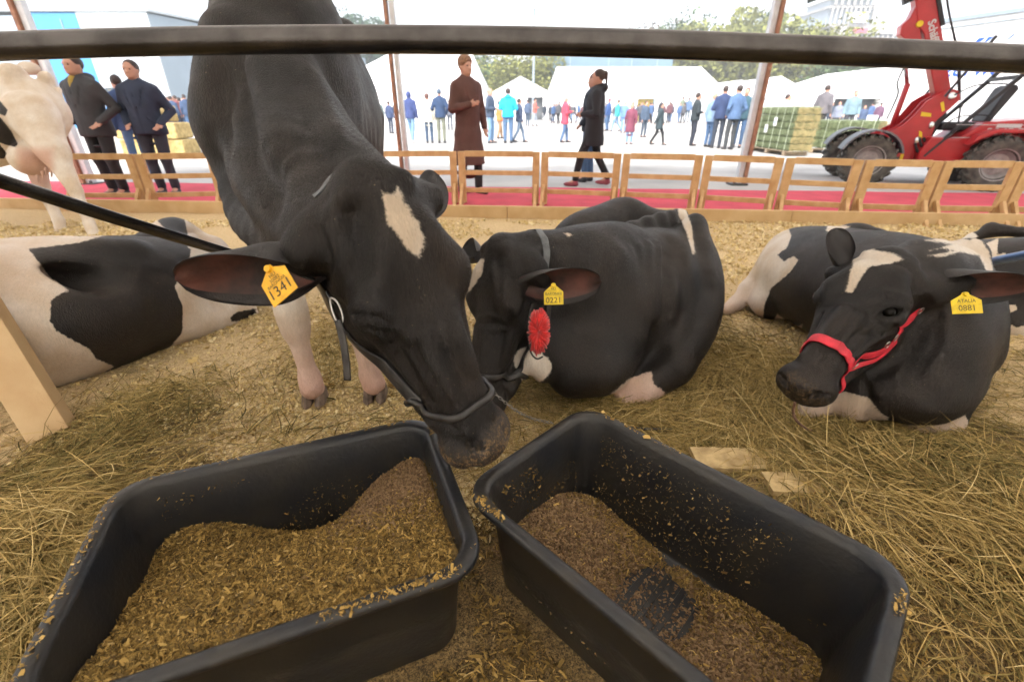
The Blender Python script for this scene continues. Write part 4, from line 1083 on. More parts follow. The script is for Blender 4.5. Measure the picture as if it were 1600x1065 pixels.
# lift cylinder between the front frame and the boom bracket
mb = MB(); mb.tube([lp(.30, .0, .75), lp(.27, 0, 1.45)], .055, 14); mb.build('lift_cylinder', LRED, root, smooth=True)
mb = MB(); mb.tube([lp(.06, 0, 1.43), bp_(1.12, .30, 0)], .028, 12); mb.build('piston_rod', CHROME, root, smooth=True)
mb = MB(); mb.tube(smooth_path2([lp(.20, .07, .95), lp(.16, .07, 1.3), lp(.22, .07, 1.5), bp_(.9, .2, .07)], 16), .012, 8); mb.build('hose', LBLK, root, smooth=True)
# mudguards over the front wheels
for y in (.60, -.60):
    mb = MB(); n = 12
    pts = [(.80 + .43 * math.cos(a), .39 + .43 * math.sin(a)) for a in np.linspace(math.radians(20), math.radians(165), n)]
    inn = [(.80 + .405 * math.cos(a), .39 + .405 * math.sin(a)) for a in np.linspace(math.radians(20), math.radians(165), n)]
    mb.prism([(x, y - .17, z) for x, z in pts] + [(x, y - .17, z) for x, z in inn[::-1]], (0, .34, 0)); mb.build('mudguard', mat('mudguard_grey', (.14, .15, .16), .45), root)
# rear body
mb = MB(); mb.prism([(-.20, -.46, .34), (-.20, -.46, .50), (-.30, -.46, .72), (-.62, -.46, .70), (-.80, -.46, .92), (-1.30, -.46, .98), (-1.48, -.46, .90), (-1.50, -.46, .34)], (0, .92, 0)); mb.build('rear_body', LRED, root, bevel=.03)
mb = MB(); mb.prism([(-1.50, -.30, .40), (-1.56, -.30, .42), (-1.56, -.30, .80), (-1.50, -.30, .85)], (0, .6, 0)); mb.build('grille', LBLK, root)
for y in (.40, -.66):
    mb = MB(); mb.prism([(-.38, y, .62), (-.46, y, .76), (-.66, y, .84), (-.98, y, .84), (-1.20, y, .70), (-1.22, y, .60), (-1.16, y, .66), (-.96, y, .79), (-.66, y, .79), (-.48, y, .70)], (0, .27, 0)); mb.build('rear_fender', LRED, root, bevel=.008)
mb = MB(); mb.box((-.30, .46, .34), (.5, .18, .04)); mb.box((-.30, -.46, .34), (.5, .18, .04)); mb.build('step', LBLK, root)
text_mesh('lettering', '2345 T', .12, Matrix.Translation((-1.02, .463, .80)) @ Matrix(((-1, 0, 0, 0), (0, 0, 1, 0), (0, 1, 0, 0), (0, 0, 0, 1))), LGRY, root, bold=.002)
mb = MB(); mb.box((-1.03, .462, .88), (.22, .006, .05)); mb.build('decal', LGRY, root)
for z in (.715, .89):
    mb = MB(); mb.box((-.95, .462, z), (.80, .004, .008)); mb.build('decal', LGRY, root)
# driver's place
seat = MB(); seat.box((-.70, 0, .86), (.44, .46, .12)); seat.build('seat', LBLK, root, bevel=.03)
mb = MB(); mb.prism([(-.86, -.22, .92), (-.92, -.22, .90), (-1.06, -.22, 1.36), (-1.02, -.22, 1.42), (-.96, -.22, 1.38)], (0, .44, 0)); bk_ = mb.build('backrest', LBLK, root, bevel=.02)
for y in (-.18, -.09, 0, .09, .18):
    mb = MB(); mb.bar((-.905, y, 1.0), (-.99, y, 1.34), .05, .02, up=(1, 0, 0)); mb.build('cushion_rib', LBLK, bk_, bevel=.006)
mb = MB(); mb.prism([(-.28, -.2, .70), (-.34, -.2, 1.02), (-.44, -.2, 1.10), (-.50, -.2, 1.04), (-.44, -.2, .70)], (0, .4, 0)); mb.build('console', LBLK, root, bevel=.02)
mb = MB(); rg = [lp(-.50, 0, 1.20) + .17 * (math.cos(a) * nrm((-.5, 0, .85)) * -1 * -1 + math.sin(a) * lp(0, 1, 0)) * np.array([1, 1, .55]) for a in np.linspace(0, 2 * math.pi, 25)]
mb.tube(rg, .014, 8, caps=False); mb.tube([(-.44, 0, 1.05), (-.50, 0, 1.19)], .018, 8); mb.tube([lp(-.5, -.16, 1.19), lp(-.5, .16, 1.19)], .010, 6); mb.build('steering_wheel', LBLK, root, smooth=True)
mb = MB(); mb.tube([(-.62, .26, .9), (-.58, .26, 1.12)], .010, 6); mb.tube([(-.58, .26, 1.12), (-.58, .26, 1.17)], .02, 8); mb.build('joystick', LBLK, root)
for y in (.43, -.43):
    mb = MB(); mb.bar((-.30, y, .44), (-.95, y, 1.50), .045, .065, up=(0, 1, 0)); mb.bar((-.95, y, 1.50), (-1.22, y, 2.05), .045, .065, up=(0, 1, 0)); mb.build('roll_bar', LBLK, root, bevel=.006)
    mb = MB(); mb.bar((-.28, y, 1.26), (-.15 - .45, y, 2.0), .03, .03, up=(0, 1, 0)); mb.build('roof_strut', LBLK, root)
mb = MB(); mb.bar((-.95, -.40, 1.5), (-.95, .40, 1.5), .05, .05); mb.build('cross_bar', LBLK, root)
mb = MB(); mb.bar((-1.22, -.40, 2.05), (-1.22, .40, 2.05), .05, .05); mb.build('cross_bar', LBLK, root)
mb = MB(); mb.tube(smooth_path2([(-.45, .36, 1.28), (-.6, .38, 1.40), (-.8, .40, 1.42), (-.92, .42, 1.40)], 12), .010, 6); mb.tube(smooth_path2([(-.45, .36, .86), (-.56, .38, .99), (-.75, .40, 1.02), (-.85, .42, 1.0)], 12), .010, 6); mb.build('hand_rail', LBLK, root, smooth=True)
mb = MB(); mb.tube(smooth_path2([(-.10, .36, .62), (-.2, .38, .50), (-.32, .36, .58), (-.22, .34, .70)], 14), .022, 8); mb.tube(smooth_path2([(-.14, .36, .70), (-.26, .38, .56), (-.40, .36, .62)], 14), .020, 8); mb.build('hose', LBLK, root, smooth=True)

# the machine is short: draw the parts ahead of the seat together over the wheelbase
for c_ in list(root.children_recursive):
    nm_ = c_.name.split('.')[0]
    if nm_ in ('wheel', 'axle', 'mudguard', 'rear_fender', 'tread', 'rim'): continue
    co = np.empty(len(c_.data.vertices) * 3, dtype=np.float32); c_.data.vertices.foreach_get('co', co); co = co.reshape(-1, 3)
    if nm_ in ('boom', 'boom_bracket', 'boom_extension', 'hose_rail', 'boom_cylinder', 'lamp_yellow', 'piston_rod') or (nm_ == 'lettering' and co[:, 2].max() > 1.2) or (nm_ == 'hose' and co[:, 2].max() > 1.2): co[:, 0] += .37
    else: co[:, 0] = np.where(co[:, 0] > -.43, .8 - (.8 - co[:, 0]) * .70, -.061 + (co[:, 0] + .43) * 1.28)
    c_.data.vertices.foreach_set('co', co.ravel()); c_.data.update()
# ------------------------------------------------------------------ cattle
CXv = np.array([1., 0, 0]); CUv = np.array([0, _sp, _cp]); CFv = np.array([0, _cp, -_sp])
def cv(x, u, f): return CXv * x + CUv * u + CFv * f
def hide_mat(name, black=(0.0115, 0.0095, 0.0088), white=(0.74, 0.67, 0.59), brown=(0.030, 0.021, 0.0155)):
    m = bpy.data.materials.new(name); m.use_nodes = True
    n = m.node_tree.nodes; l = m.node_tree.links; b = n['Principled BSDF']
    def N(t, **k):
        x = n.new(t)
        for a, v in k.items():
            if a in x.inputs: x.inputs[a].default_value = v
        return x
    tc = N('ShaderNodeTexCoord')
    at = N('ShaderNodeAttribute'); at.attribute_name = 'mark'
    pk = N('ShaderNodeAttribute'); pk.attribute_name = 'pink'
    n1 = N('ShaderNodeTexNoise', Scale=60.0, Detail=7.0, Roughness=.75)
    l.new(tc.outputs['Object'], n1.inputs['Vector'])
    ma = n.new('ShaderNodeMath'); ma.operation = 'MULTIPLY_ADD'; ma.inputs[1].default_value = .026; ma.inputs[2].default_value = -.013
    l.new(n1.outputs['Fac'], ma.inputs[0])
    ad = n.new('ShaderNodeMath'); ad.operation = 'ADD'
    l.new(at.outputs['Fac'], ad.inputs[0]); l.new(ma.outputs[0], ad.inputs[1])
    mr = N('ShaderNodeMapRange'); mr.inputs['From Min'].default_value = -.002; mr.inputs['From Max'].default_value = .003
    l.new(ad.outputs[0], mr.inputs['Value'])
    # black coat with brownish wear
    n2 = N('ShaderNodeTexNoise', Scale=5.0, Detail=5.0)
    l.new(tc.outputs['Object'], n2.inputs['Vector'])
    r2 = n.new('ShaderNodeValToRGB'); r2.color_ramp.elements[0].position = .40; r2.color_ramp.elements[1].position = .72
    r2.color_ramp.elements[0].color = (*black, 1); r2.color_ramp.elements[1].color = (*brown, 1)
    l.new(n2.outputs['Fac'], r2.inputs['Fac'])
    # dust specks
    n4 = N('ShaderNodeTexNoise', Scale=160.0, Detail=2.0)
    l.new(tc.outputs['Object'], n4.inputs['Vector'])
    r4 = n.new('ShaderNodeValToRGB'); r4.color_ramp.elements[0].position = .735; r4.color_ramp.elements[1].position = .78
    r4.color_ramp.elements[0].color = (0, 0, 0, 1); r4.color_ramp.elements[1].color = (1, 1, 1, 1)
    l.new(n4.outputs['Fac'], r4.inputs['Fac'])
    md = n.new('ShaderNodeMixRGB'); md.inputs['Color2'].default_value = (.30, .22, .13, 1)
    l.new(r4.outputs['Color'], md.inputs['Fac']); l.new(r2.outputs['Color'], md.inputs['Color1'])
    # white coat, cream stains, pink skin
    n3 = N('ShaderNodeTexNoise', Scale=7.0, Detail=6.0)
    l.new(tc.outputs['Object'], n3.inputs['Vector'])
    r3 = n.new('ShaderNodeValToRGB'); r3.color_ramp.elements[0].position = .35; r3.color_ramp.elements[1].position = .7
    r3.color_ramp.elements[0].color = (white[0] * .80, white[1] * .70, white[2] * .58, 1); r3.color_ramp.elements[1].color = (*white, 1)
    l.new(n3.outputs['Fac'], r3.inputs['Fac'])
    mp = n.new('ShaderNodeMixRGB'); mp.inputs['Color2'].default_value = (.56, .30, .23, 1)
    l.new(pk.outputs['Fac'], mp.inputs['Fac']); l.new(r3.outputs['Color'], mp.inputs['Color1'])
    mx = n.new('ShaderNodeMixRGB')
    l.new(mr.outputs['Result'], mx.inputs['Fac']); l.new(md.outputs['Color'], mx.inputs['Color1']); l.new(mp.outputs['Color'], mx.inputs['Color2'])
    # muzzle: bare moist skin caked with meal
    mz = N('ShaderNodeAttribute'); mz.attribute_name = 'meal'
    n5 = N('ShaderNodeTexNoise', Scale=120.0, Detail=4.0, Roughness=.7)
    l.new(tc.outputs['Object'], n5.inputs['Vector'])
    r5 = n.new('ShaderNodeValToRGB'); r5.color_ramp.elements[0].position = .48; r5.color_ramp.elements[1].position = .60
    r5.color_ramp.elements[0].color = (.035, .026, .022, 1); r5.color_ramp.elements[1].color = (.20, .125, .055, 1)
    l.new(n5.outputs['Fac'], r5.inputs['Fac'])
    mm = n.new('ShaderNodeMixRGB')
    l.new(mz.outputs['Fac'], mm.inputs['Fac']); l.new(mx.outputs['Color'], mm.inputs['Color1']); l.new(r5.outputs['Color'], mm.inputs['Color2'])
    hv = N('ShaderNodeTexNoise', Scale=210.0, Detail=5.0, Roughness=.7, Distortion=.6); mpv = n.new('ShaderNodeMapping'); mpv.inputs['Scale'].default_value = (1, .6, .22); mpv.inputs['Rotation'].default_value = (.3, .25, 0)
    l.new(tc.outputs['Object'], mpv.inputs['Vector']); l.new(mpv.outputs['Vector'], hv.inputs['Vector'])
    hr = N('ShaderNodeMapRange'); hr.inputs['From Min'].default_value = .3; hr.inputs['From Max'].default_value = .7; hr.inputs['To Min'].default_value = .45; hr.inputs['To Max'].default_value = 1.55
    l.new(hv.outputs['Fac'], hr.inputs['Value'])
    hm_ = n.new('ShaderNodeVectorMath'); hm_.operation = 'SCALE'; l.new(mm.outputs['Color'], hm_.inputs[0])
    wm = n.new('ShaderNodeMixRGB'); wm.inputs['Color2'].default_value = (1, 1, 1, 1); l.new(hr.outputs['Result'], wm.inputs['Color1'])
    hl = n.new('ShaderNodeMath'); hl.operation = 'MULTIPLY'; hl.inputs[1].default_value = .8; l.new(mr.outputs['Result'], hl.inputs[0]); l.new(hl.outputs[0], wm.inputs['Fac'])
    l.new(wm.outputs['Color'], hm_.inputs['Scale'])
    l.new(hm_.outputs['Vector'], b.inputs['Base Color'])
    rg_ = N('ShaderNodeMapRange'); rg_.inputs['To Min'].default_value = .36; rg_.inputs['To Max'].default_value = .66; rn = N('ShaderNodeTexNoise', Scale=14.0, Detail=5.0)
    l.new(tc.outputs['Object'], rn.inputs['Vector']); l.new(rn.outputs['Fac'], rg_.inputs['Value'])
    l.new(rg_.outputs['Result'], b.inputs['Roughness'])
    b.inputs['Specular IOR Level'].default_value = .36
    b.inputs['Sheen Weight'].default_value = .02
    b.inputs['Sheen Roughness'].default_value = .45
    b.inputs['Sheen Tint'].default_value = (.9, .8, .72, 1)
    # hair relief: short strokes plus soft skin folds
    mpn = n.new('ShaderNodeMapping'); mpn.inputs['Scale'].default_value = (1, 1, .25)
    l.new(tc.outputs['Object'], mpn.inputs['Vector'])
    h1 = N('ShaderNodeTexNoise', Scale=300.0, Detail=4.0); l.new(mpn.outputs['Vector'], h1.inputs['Vector'])
    h2 = N('ShaderNodeTexNoise', Scale=11.0, Detail=5.0, Distortion=.8); l.new(tc.outputs['Object'], h2.inputs['Vector'])
    b1 = N('ShaderNodeBump', Distance=.0032, Strength=1.0); b2 = N('ShaderNodeBump', Distance=.006, Strength=.5)
    l.new(h2.outputs['Fac'], b2.inputs['Height']); l.new(h1.outputs['Fac'], b1.inputs['Height'])
    l.new(b2.outputs['Normal'], b1.inputs['Normal']); l.new(b1.outputs['Normal'], b.inputs['Normal'])
    return m
HIDE = hide_mat('cow_hide')
EARIN = mat('ear_inside_skin', (.155, .060, .045), .6, col2=(.030, .018, .016), nscale=16, bump=.002, bscale=60)
EARBLK = mat('ear_hair', (.018, .014, .013), .5, noise=.4, nscale=30, bump=.002, bscale=300)
EYEM = mat('eye_wet', (.006, .005, .004), .22, spec=.10)
HORNY = mat('hoof_horn', (.17, .12, .09), .6, noise=.5, nscale=30)
LEATHER = mat('black_leather', (.030, .026, .024), .36, noise=.4, nscale=40, bump=.0008, bscale=200)
REDWEB = mat('red_webbing', (.62, .025, .045), .55, noise=.25, nscale=30, bump=.0012, bscale=500)
GREYSTRAP = mat('grey_strap', (.12, .125, .13), .5, noise=.2, nscale=40)
STEEL = mat('steel_buckle', (.55, .53, .50), .3, metal=1.0)
TAGY = mat('tag_yellow', (.72, .50, .01), .45, noise=.18, nscale=60)
TAGO = mat('tag_orange', (.78, .40, .015), .45, noise=.15, nscale=60)
INK = mat('tag_ink', (.03, .03, .02), .6)

def head(S, F, eye_open=True, mouth=True, jd=1.15, el=.178):
    """one continuous head: adds its shapes to the body field. x = cow's side, y = out of the face, z = towards the muzzle"""
    s = F.sc; X, Y, Z = F.X, F.Y, F.Z
    st = [(-.01, -.070, .044, .050), (.03, -.068, .062, .062), (.10, -.076, .094, .078), (.17, -.082, .098, .080),
          (.24, -.080, .080, .074), (.32, -.074, .062, .066), (.40, -.068, .055, .058), (.47, -.064, .058, .054)]
    S.tube([(F(0, f, l), rs * s, ru * s) for l, f, rs, ru in st], Y, k=.03, k2=.015, sub=2)
    S.ell(F(0, -.034, -.004), np.array([.050, .040, .045]) * s, (X, Y, Z), k=.022)          # poll
    S.ell(F(0, -.024, .085), np.array([.060, .026, .06]) * s, (X, Y, Z), k=.05)           # forehead
    S.ell(F(0, -.064, .500), np.array([.073, .062, .050]) * s, (X, Y, Z), k=.035)         # muzzle
    S.ell(F(0, -.020, .515), np.array([.046, .020, .028]) * s, (X, Y, Z), k=.03)
    S.ell(F(0, -.120, .470), np.array([.040, .026, .042]) * s, (X, Y, Z), k=.02)          # chin
    for q in (-1, 1):
        S.ell(F(q * .080, -.035, .175), np.array([.030, .030, .046]) * s, (X, Y, Z), k=.035)   # orbit
        S.cap(F(q * .045, -.006, .085), F(q * .086, -.018, .160), .020 * s, .018 * s, k=.04)     # brow
        S.cap(F(q * .045, -.180 * jd, .14), F(q * .038, -.165 * jd, .29), .042 * s, .032 * s, k=.05)      # jaw
        S.cap(F(q * .038, -.165 * jd, .29), F(q * .026, -.130, .45), .032 * s, .030 * s, k=.03)
        S.ell(F(q * .060, -.140 * jd, .175), np.array([.038, .070, .095]) * s, (X, Y, Z), k=.05)      # masseter
        S.cap(F(q * .078, -.066, .225), F(q * .050, -.060, .345), .010 * s, .007 * s, k=.04)    # facial crest
        S.cap(F(q * .022, -.006, .26), F(q * .030, -.014, .44), .012 * s, .012 * s, k=.03)      # nasal edge
        S.ell(F(q * .046, -.050, .500), np.array([.026, .034, .034]) * s, (X, Y, Z), k=.02)      # nostril wing
        S.cap(F(q * .065, -.080, .035), F(q * .125, -.092, .046), .044 * s, .026 * s, k=.05)     # ear root
        S.cap(F(q * .047, -.022, .002), F(q * .052, -.020, .004), .020 * s, .018 * s, k=.02)    # poll bumps
    S.ell(F(0, -.150 * jd, .16), np.array([.055, .065, .13]) * s, (X, Y, Z), k=.05)
    for q in (-1, 1):
        # vein and groove below the eye, folds
        S.cap(F(q * .085, -.060, .215), F(q * .060, -.085, .330), .003 * s, k=.016, op=1)
        S.cap(F(q * .066, -.040, .26), F(q * .055, -.045, .38), .002 * s, k=.016, op=1)
        S.cap(F(q * .056, -.085, .40), F(q * .064, -.092, .46), .002 * s, k=.012, op=1)
        # nostrils: comma shaped
        S.cap(F(q * .030, -.040, .552), F(q * .040, -.026, .532), .0085 * s, .010 * s, k=.008, op=1)
        S.cap(F(q * .040, -.026, .532), F(q * .062, -.028, .518), .009 * s, .004 * s, k=.008, op=1)
        if mouth:
            S.cap(F(0, -.094, .548), F(q * .045, -.096, .515), .0035 * s, k=.008, op=1)
            S.cap(F(q * .045, -.096, .515), F(q * .064, -.094, .440), .0035 * s, .002 * s, k=.008, op=1)
        # eye: lids round a socket
        ex = F(q * .1065, -.040, el)
        S.ell(ex, np.array([.012, .019, .026]) * s, (X, Y, Z), k=.010)
        if eye_open:
            S.ell(F(q * .120, -.036, el), np.array([.014, .0075, .018]) * s, (X, Y, Z), k=.004, op=1)
            S.cap(F(q * .104, -.022, el - .03), F(q * .104, -.022, el + .028), .009 * s, k=.015); S.cap(F(q * .106, -.054, el - .026), F(q * .104, -.054, el + .026), .007 * s, k=.012)
        else:
            S.cap(F(q * .119, -.050, .160), F(q * .119, -.050, .198), .0028 * s, k=.005, op=1)
        S.cap(F(q * .112, -.066, .155), F(q * .108, -.066, .205), .0022 * s, k=.010, op=1)
        S.cap(F(q * .106, -.012, .155), F(q * .106, -.014, .205), .0020 * s, k=.010, op=1)

def body_mesh(root, S, vox, mark, F=None, head_vox=None, neck_l=-.06, pink=None, meal=None, name='body', rel=1, hairs=0, flowdir=(0, .3, -1)):
    V, Fc = S.mesh(vox)
    if F is not None and head_vox:
        s = F.sc
        # the head is meshed finer; both pieces follow the same field and meet behind the ears
        cor = np.array([F(x, y, z) for x in (-.17, .17) for y in (-.31, .05) for z in (neck_l - .02, .60)])
        Vh, Fh = S.mesh(head_vox, cor.min(0), cor.max(0))
        def inhead(V, e=0.0):
            q = F.inv(V)
            return (q[:, 2] > neck_l + e) & (np.abs(q[:, 0]) < .165 - e) & (q[:, 1] > -.30 + e) & (q[:, 1] < .05 - e) & (q[:, 2] < .59 - e)
        V = relax(V, Fc, rel); Vh = relax(Vh, Fh, 1, .35)
        V1, F1 = cut(V, Fc, lambda v: ~inhead(v, vox * 1.6))
        V2, F2 = cut(Vh, Fh, lambda v: inhead(v))
        Fc = np.concatenate([F1, F2 + len(V1)]); V = np.concatenate([V1, V2])
    else:
        V = relax(V, Fc, rel)
    me = mesh_np(name, V, Fc, [HIDE], True)
    if hairs:
        rs = np.random.RandomState(len(V)); a, b, c = V[Fc[:, 0]], V[Fc[:, 1]], V[Fc[:, 2]]; nn = np.cross(b - a, c - a); ar = np.linalg.norm(nn, axis=1); nn /= ar[:, None] + 1e-12
        v_out = S.eval((a + nn * .006)[:400]).mean()                 # make the normals point outwards
        if v_out < S.eval(a[:400]).mean(): nn = -nn
        view = np.einsum('ij,ij->i', nn, np.array([0, 0, CAMZ]) - a) > -.1
        wgt = ar * view / (.5 + np.linalg.norm(a - np.array([0, 0, CAMZ]), axis=1) ** 2); k = rs.choice(len(Fc), hairs, p=wgt / wgt.sum())
        r1 = rs.rand(hairs, 1); r2 = rs.rand(hairs, 1) * (1 - r1); p = a[k] + (b[k] - a[k]) * r1 + (V[Fc[k, 3]] - a[k]) * r2; n_ = nn[k]
        q = F.inv(p); onh = (q[:, 2] > -.03) & (np.abs(q[:, 0]) < .17) & (q[:, 1] > -.30) & (q[:, 1] < .06) & (q[:, 2] < .6)
        flow = np.where(onh[:, None], F.Z + F.X * np.sign(q[:, :1]) * .5 - F.Y * .2, np.asarray(flowdir, float)) + .35 * np.stack([vnoise(p, 7, 51, 2), vnoise(p, 7, 52, 2), vnoise(p, 7, 53, 2)], -1) + rs.normal(0, .22, (hairs, 3))
        flow -= (flow * n_).sum(1, keepdims=True) * n_; flow /= np.linalg.norm(flow, axis=1, keepdims=True) + 1e-9; sd = np.cross(flow, n_)
        ln = rs.uniform(.004, .010, (hairs, 1)); wd = rs.uniform(.0003, .0006, (hairs, 1)); ml = meal(p) if meal else np.zeros(hairs); ln = ln * (1 - .7 * np.clip(ml, 0, 1)[:, None])
        H = np.stack([p - sd * wd, p + sd * wd, p + flow * ln + n_ * ln * rs.uniform(.12, .42, (hairs, 1))], 1).reshape(-1, 3)
        hme = mesh_np('short_hair', H, np.arange(hairs * 3).reshape(-1, 3), [HIDE], False)
        fattr(hme, 'mark', np.repeat(mark(p), 3)); fattr(hme, 'pink', np.repeat(pink(p) if pink else np.zeros(hairs), 3)); fattr(hme, 'meal', np.repeat(ml * .5, 3))
        link('short_hair', hme, root)['kind'] = 'stuff'
    fattr(me, 'mark', mark(V))
    fattr(me, 'pink', pink(V) if pink else np.zeros(len(V)))
    fattr(me, 'meal', meal(V) if meal else np.zeros(len(V)))
    return link(name, me, root)

def ear(root, a, b, wid, face, roll=1.0, fold=0.0, inner=None, thick=.004, label=None, curl_tip=0.0):
    """leaf shaped cupped ear from root a to tip b, opening towards face"""
    a = np.asarray(a, float); b = np.asarray(b, float); L = nrm(b - a); Ln = np.linalg.norm(b - a)
    Fd = nrm(np.asarray(face, float) - L * np.dot(face, L)); W = np.cross(L, Fd)
    nu, nv = 34, 22; V = []; 
    for layer in (0, 1):
        for i in range(nu + 1):
            u = i / nu
            w_ = wid / 2 * (0.40 + .60 * math.sin(min(1, (u / .55)) * math.pi / 2)) * (1 if u < .5 else math.sqrt(max(0, 1 - ((u - .5) / .5) ** 2.6)))
            w_ = max(w_, .0008)
            phi = (1.95 * (1 - u) ** 1.3 + .62) * roll
            for j in range(nv + 1):
                t = -1 + 2 * j / nv
                r = w_ / math.sin(min(phi, 1.45))
                x = r * math.sin(t * phi); z = r * (1 - math.cos(t * phi)) - r * (1 - math.cos(phi)) * .5
                if fold and t > .45:
                    ff = (t - .45) / .55; z += fold * w_ * ff * ff * 1.5 ; x -= fold * w_ * ff * ff * .9
                p = a + L * Ln * u + W * x + Fd * (z * .85 + curl_tip * u * u)
                p = p + Fd * .004 * math.sin(u * 9 + t * 4) * (1 - abs(t))
                if layer: p = p - Fd * thick * (1 - abs(t) ** 4 * .75)
                V.append(p)
    F = []; fm = []; n1 = (nu + 1) * (nv + 1)
    for i in range(nu):
        for j in range(nv):
            q = [i * (nv + 1) + j, i * (nv + 1) + j + 1, (i + 1) * (nv + 1) + j + 1, (i + 1) * (nv + 1) + j]
            F.append(q); fm.append(1 if (2 < j < nv - 3) else 0)
            F.append([n1 + k for k in q[::-1]]); fm.append(0)
    for i in range(nu):
        for j in (0, nv):
            q = [i * (nv + 1) + j, (i + 1) * (nv + 1) + j, n1 + (i + 1) * (nv + 1) + j, n1 + i * (nv + 1) + j]
            F.append(q); fm.append(0)
    me = mesh_np('ear', np.array(V), np.array(F), [EARBLK, inner or EARIN], True, fm)
    o = link('ear', me, root)
    if label: o['label'] = label
    return o

def smooth_path(pts, n=40, closed=False):
    pts = [np.asarray(p, float) for p in pts]; N = len(pts); out = []
    m = N if closed else N - 1
    for s_ in range(n if closed else n + 1):
        t = s_ / n * m; i = min(int(t), m - 1); f = t - i
        g = (lambda k: pts[k % N]) if closed else (lambda k: pts[min(max(k, 0), N - 1)])
        p0, p1, p2, p3 = g(i - 1), g(i), g(i + 1), g(i + 2)
        out.append(.5 * ((2 * p1) + (p2 - p0) * f + (2 * p0 - 5 * p1 + 4 * p2 - p3) * f * f + (3 * p1 - p0 - 3 * p2 + p3) * f ** 3))
    return np.array(out)
def strap(root, S, pts, width, thick, m, name='strap', h=.003, closed=False, n=50, round_=False, snap=True, label=None):
    C = smooth_path(pts, n, closed)
    if snap:
        C = S.snap(C, h)
    Nn = S.grad(C) if snap else None
    n_ = len(C); V = []; K = 8
    for i in range(n_):
        t = nrm((C[(i + 1) % n_] - C[i - 1]) if closed else (C[min(i + 1, n_ - 1)] - C[max(i - 1, 0)]))
        nn = nrm(Nn[i] - t * np.dot(Nn[i], t)) if snap else nrm(np.cross(np.cross(t, CFv * -1), t))
        sd = np.cross(t, nn)
        for k in range(K):
            a = 2 * math.pi * (k + .5) / K
            if round_: x, y = math.cos(a), math.sin(a)
            else: x = math.copysign(abs(math.cos(a)) ** .3, math.cos(a)); y = math.copysign(abs(math.sin(a)) ** .5, math.sin(a))
            V.append(C[i] + sd * x * width / 2 + nn * y * thick / 2)
    F = []
    for i in range(n_ if closed else n_ - 1):
        j = (i + 1) % n_
        for k in range(K):
            k2 = (k + 1) % K
            F.append([i * K + k, i * K + k2, j * K + k2, j * K + k])
    if not closed:
        F = [tuple(f) for f in F] + [tuple(range(K))[::-1], tuple((n_ - 1) * K + k for k in range(K))]
    else: F = np.array(F)
    me = mesh_np(name, np.array(V), F, [m], True)
    o = link(name, me, root)
    if label: o['label'] = label
    return o
def eyeball(root, F, q, off=(.1045, -.040, .178), r=.0165):
    mb = MB(); c = F(q * off[0], off[1], off[2])
    prof = [(r * F.sc * math.sin(a), -r * F.sc * math.cos(a)) for a in np.linspace(0.02, math.pi - .02, 12)]
    mb.disc_lathe(prof, c, F.X * q, 20)
    return mb.build('eye', EYEM, root, smooth=True)
def ear_tag(root, o, X, Y, wid, hei, m, lines, cut_=.25):
    """flat plastic tag: X to the reader's right, Y up; printed lines are (text, size, dy)"""
    X = nrm(X); Y = nrm(Y - X * np.dot(X, Y)); Nn = np.cross(X, Y)
    c = cut_
    shp = [(-.5, -.5), (.5, -.5), (.5, .5 - c), (.14, .5), (.10, .62), (-.10, .62), (-.14, .5), (-.5, .5 - c)]
    mb = MB(); mb.prism([o + X * x * wid + Y * y * hei - Nn * .001 for x, y in shp], Nn * .002)
    t = mb.build('ear_tag', m, root, bevel=.0006)
    M = Matrix(((X[0], Y[0], Nn[0], 0), (X[1], Y[1], Nn[1], 0), (X[2], Y[2], Nn[2], 0), (0, 0, 0, 1)))
    for txt, size, dy in lines:
        p = o + Y * dy * hei + Nn * .0016
        text_mesh('print', txt, size, Matrix.Translation(Vector(p)) @ M, INK, t)
    mb = MB(); mb.disc_lathe([(.0001, .006), (.006, .006), (.007, .001), (.007, -.002)], o + Y * hei * .52, Nn, 14)
    mb.build('stud', m, t, smooth=False)
    return t
def px_mark(V, polys, base=-1.0, cond=None):
    """hide pattern: signed metres, positive = white; polygons as they lie on the hide seen from the pen's front"""
    u, v, d = proj(V); out = np.full(len(V), float(base) * .3)
    for sign, poly in polys:
        sd = poly_sd(u, v, poly) * d / FPX
        if sign > 0: out = np.maximum(out, sd)
        else: out = np.minimum(out, -sd)
    return out
def hoof(root, p, fwd, sc=1.0):
    fwd = nrm(np.array([fwd[0], fwd[1], 0])); sd = np.array([-fwd[1], fwd[0], 0]); mb = MB(); p = np.asarray(p, float)
    for q in (-1, 1):
        b = p + sd * q * .024 * sc
        base = [b + fwd * x * sc + sd * y * sc for x, y in ((-.045, -.018), (.035, -.020), (.058, 0), (.035, .020), (-.045, .018))]
        top = [b + fwd * (x * .65 - .012) * sc + sd * y * .8 * sc + np.array([0, 0, .05 * sc]) for x, y in ((-.045, -.018), (.035, -.020), (.058, 0), (.035, .020), (-.045, .018))]
        k = len(mb.v); mb.v += [tuple(x) for x in base + top]
        mb.f += [tuple(k + i for i in range(5))[::-1], tuple(k + 5 + i for i in range(5))] + [(k + i, k + (i + 1) % 5, k + 5 + (i + 1) % 5, k + 5 + i) for i in range(5)]
        mb.m += [0] * 7
    return mb.build('hoof', HORNY, root, bevel=.006 * sc)

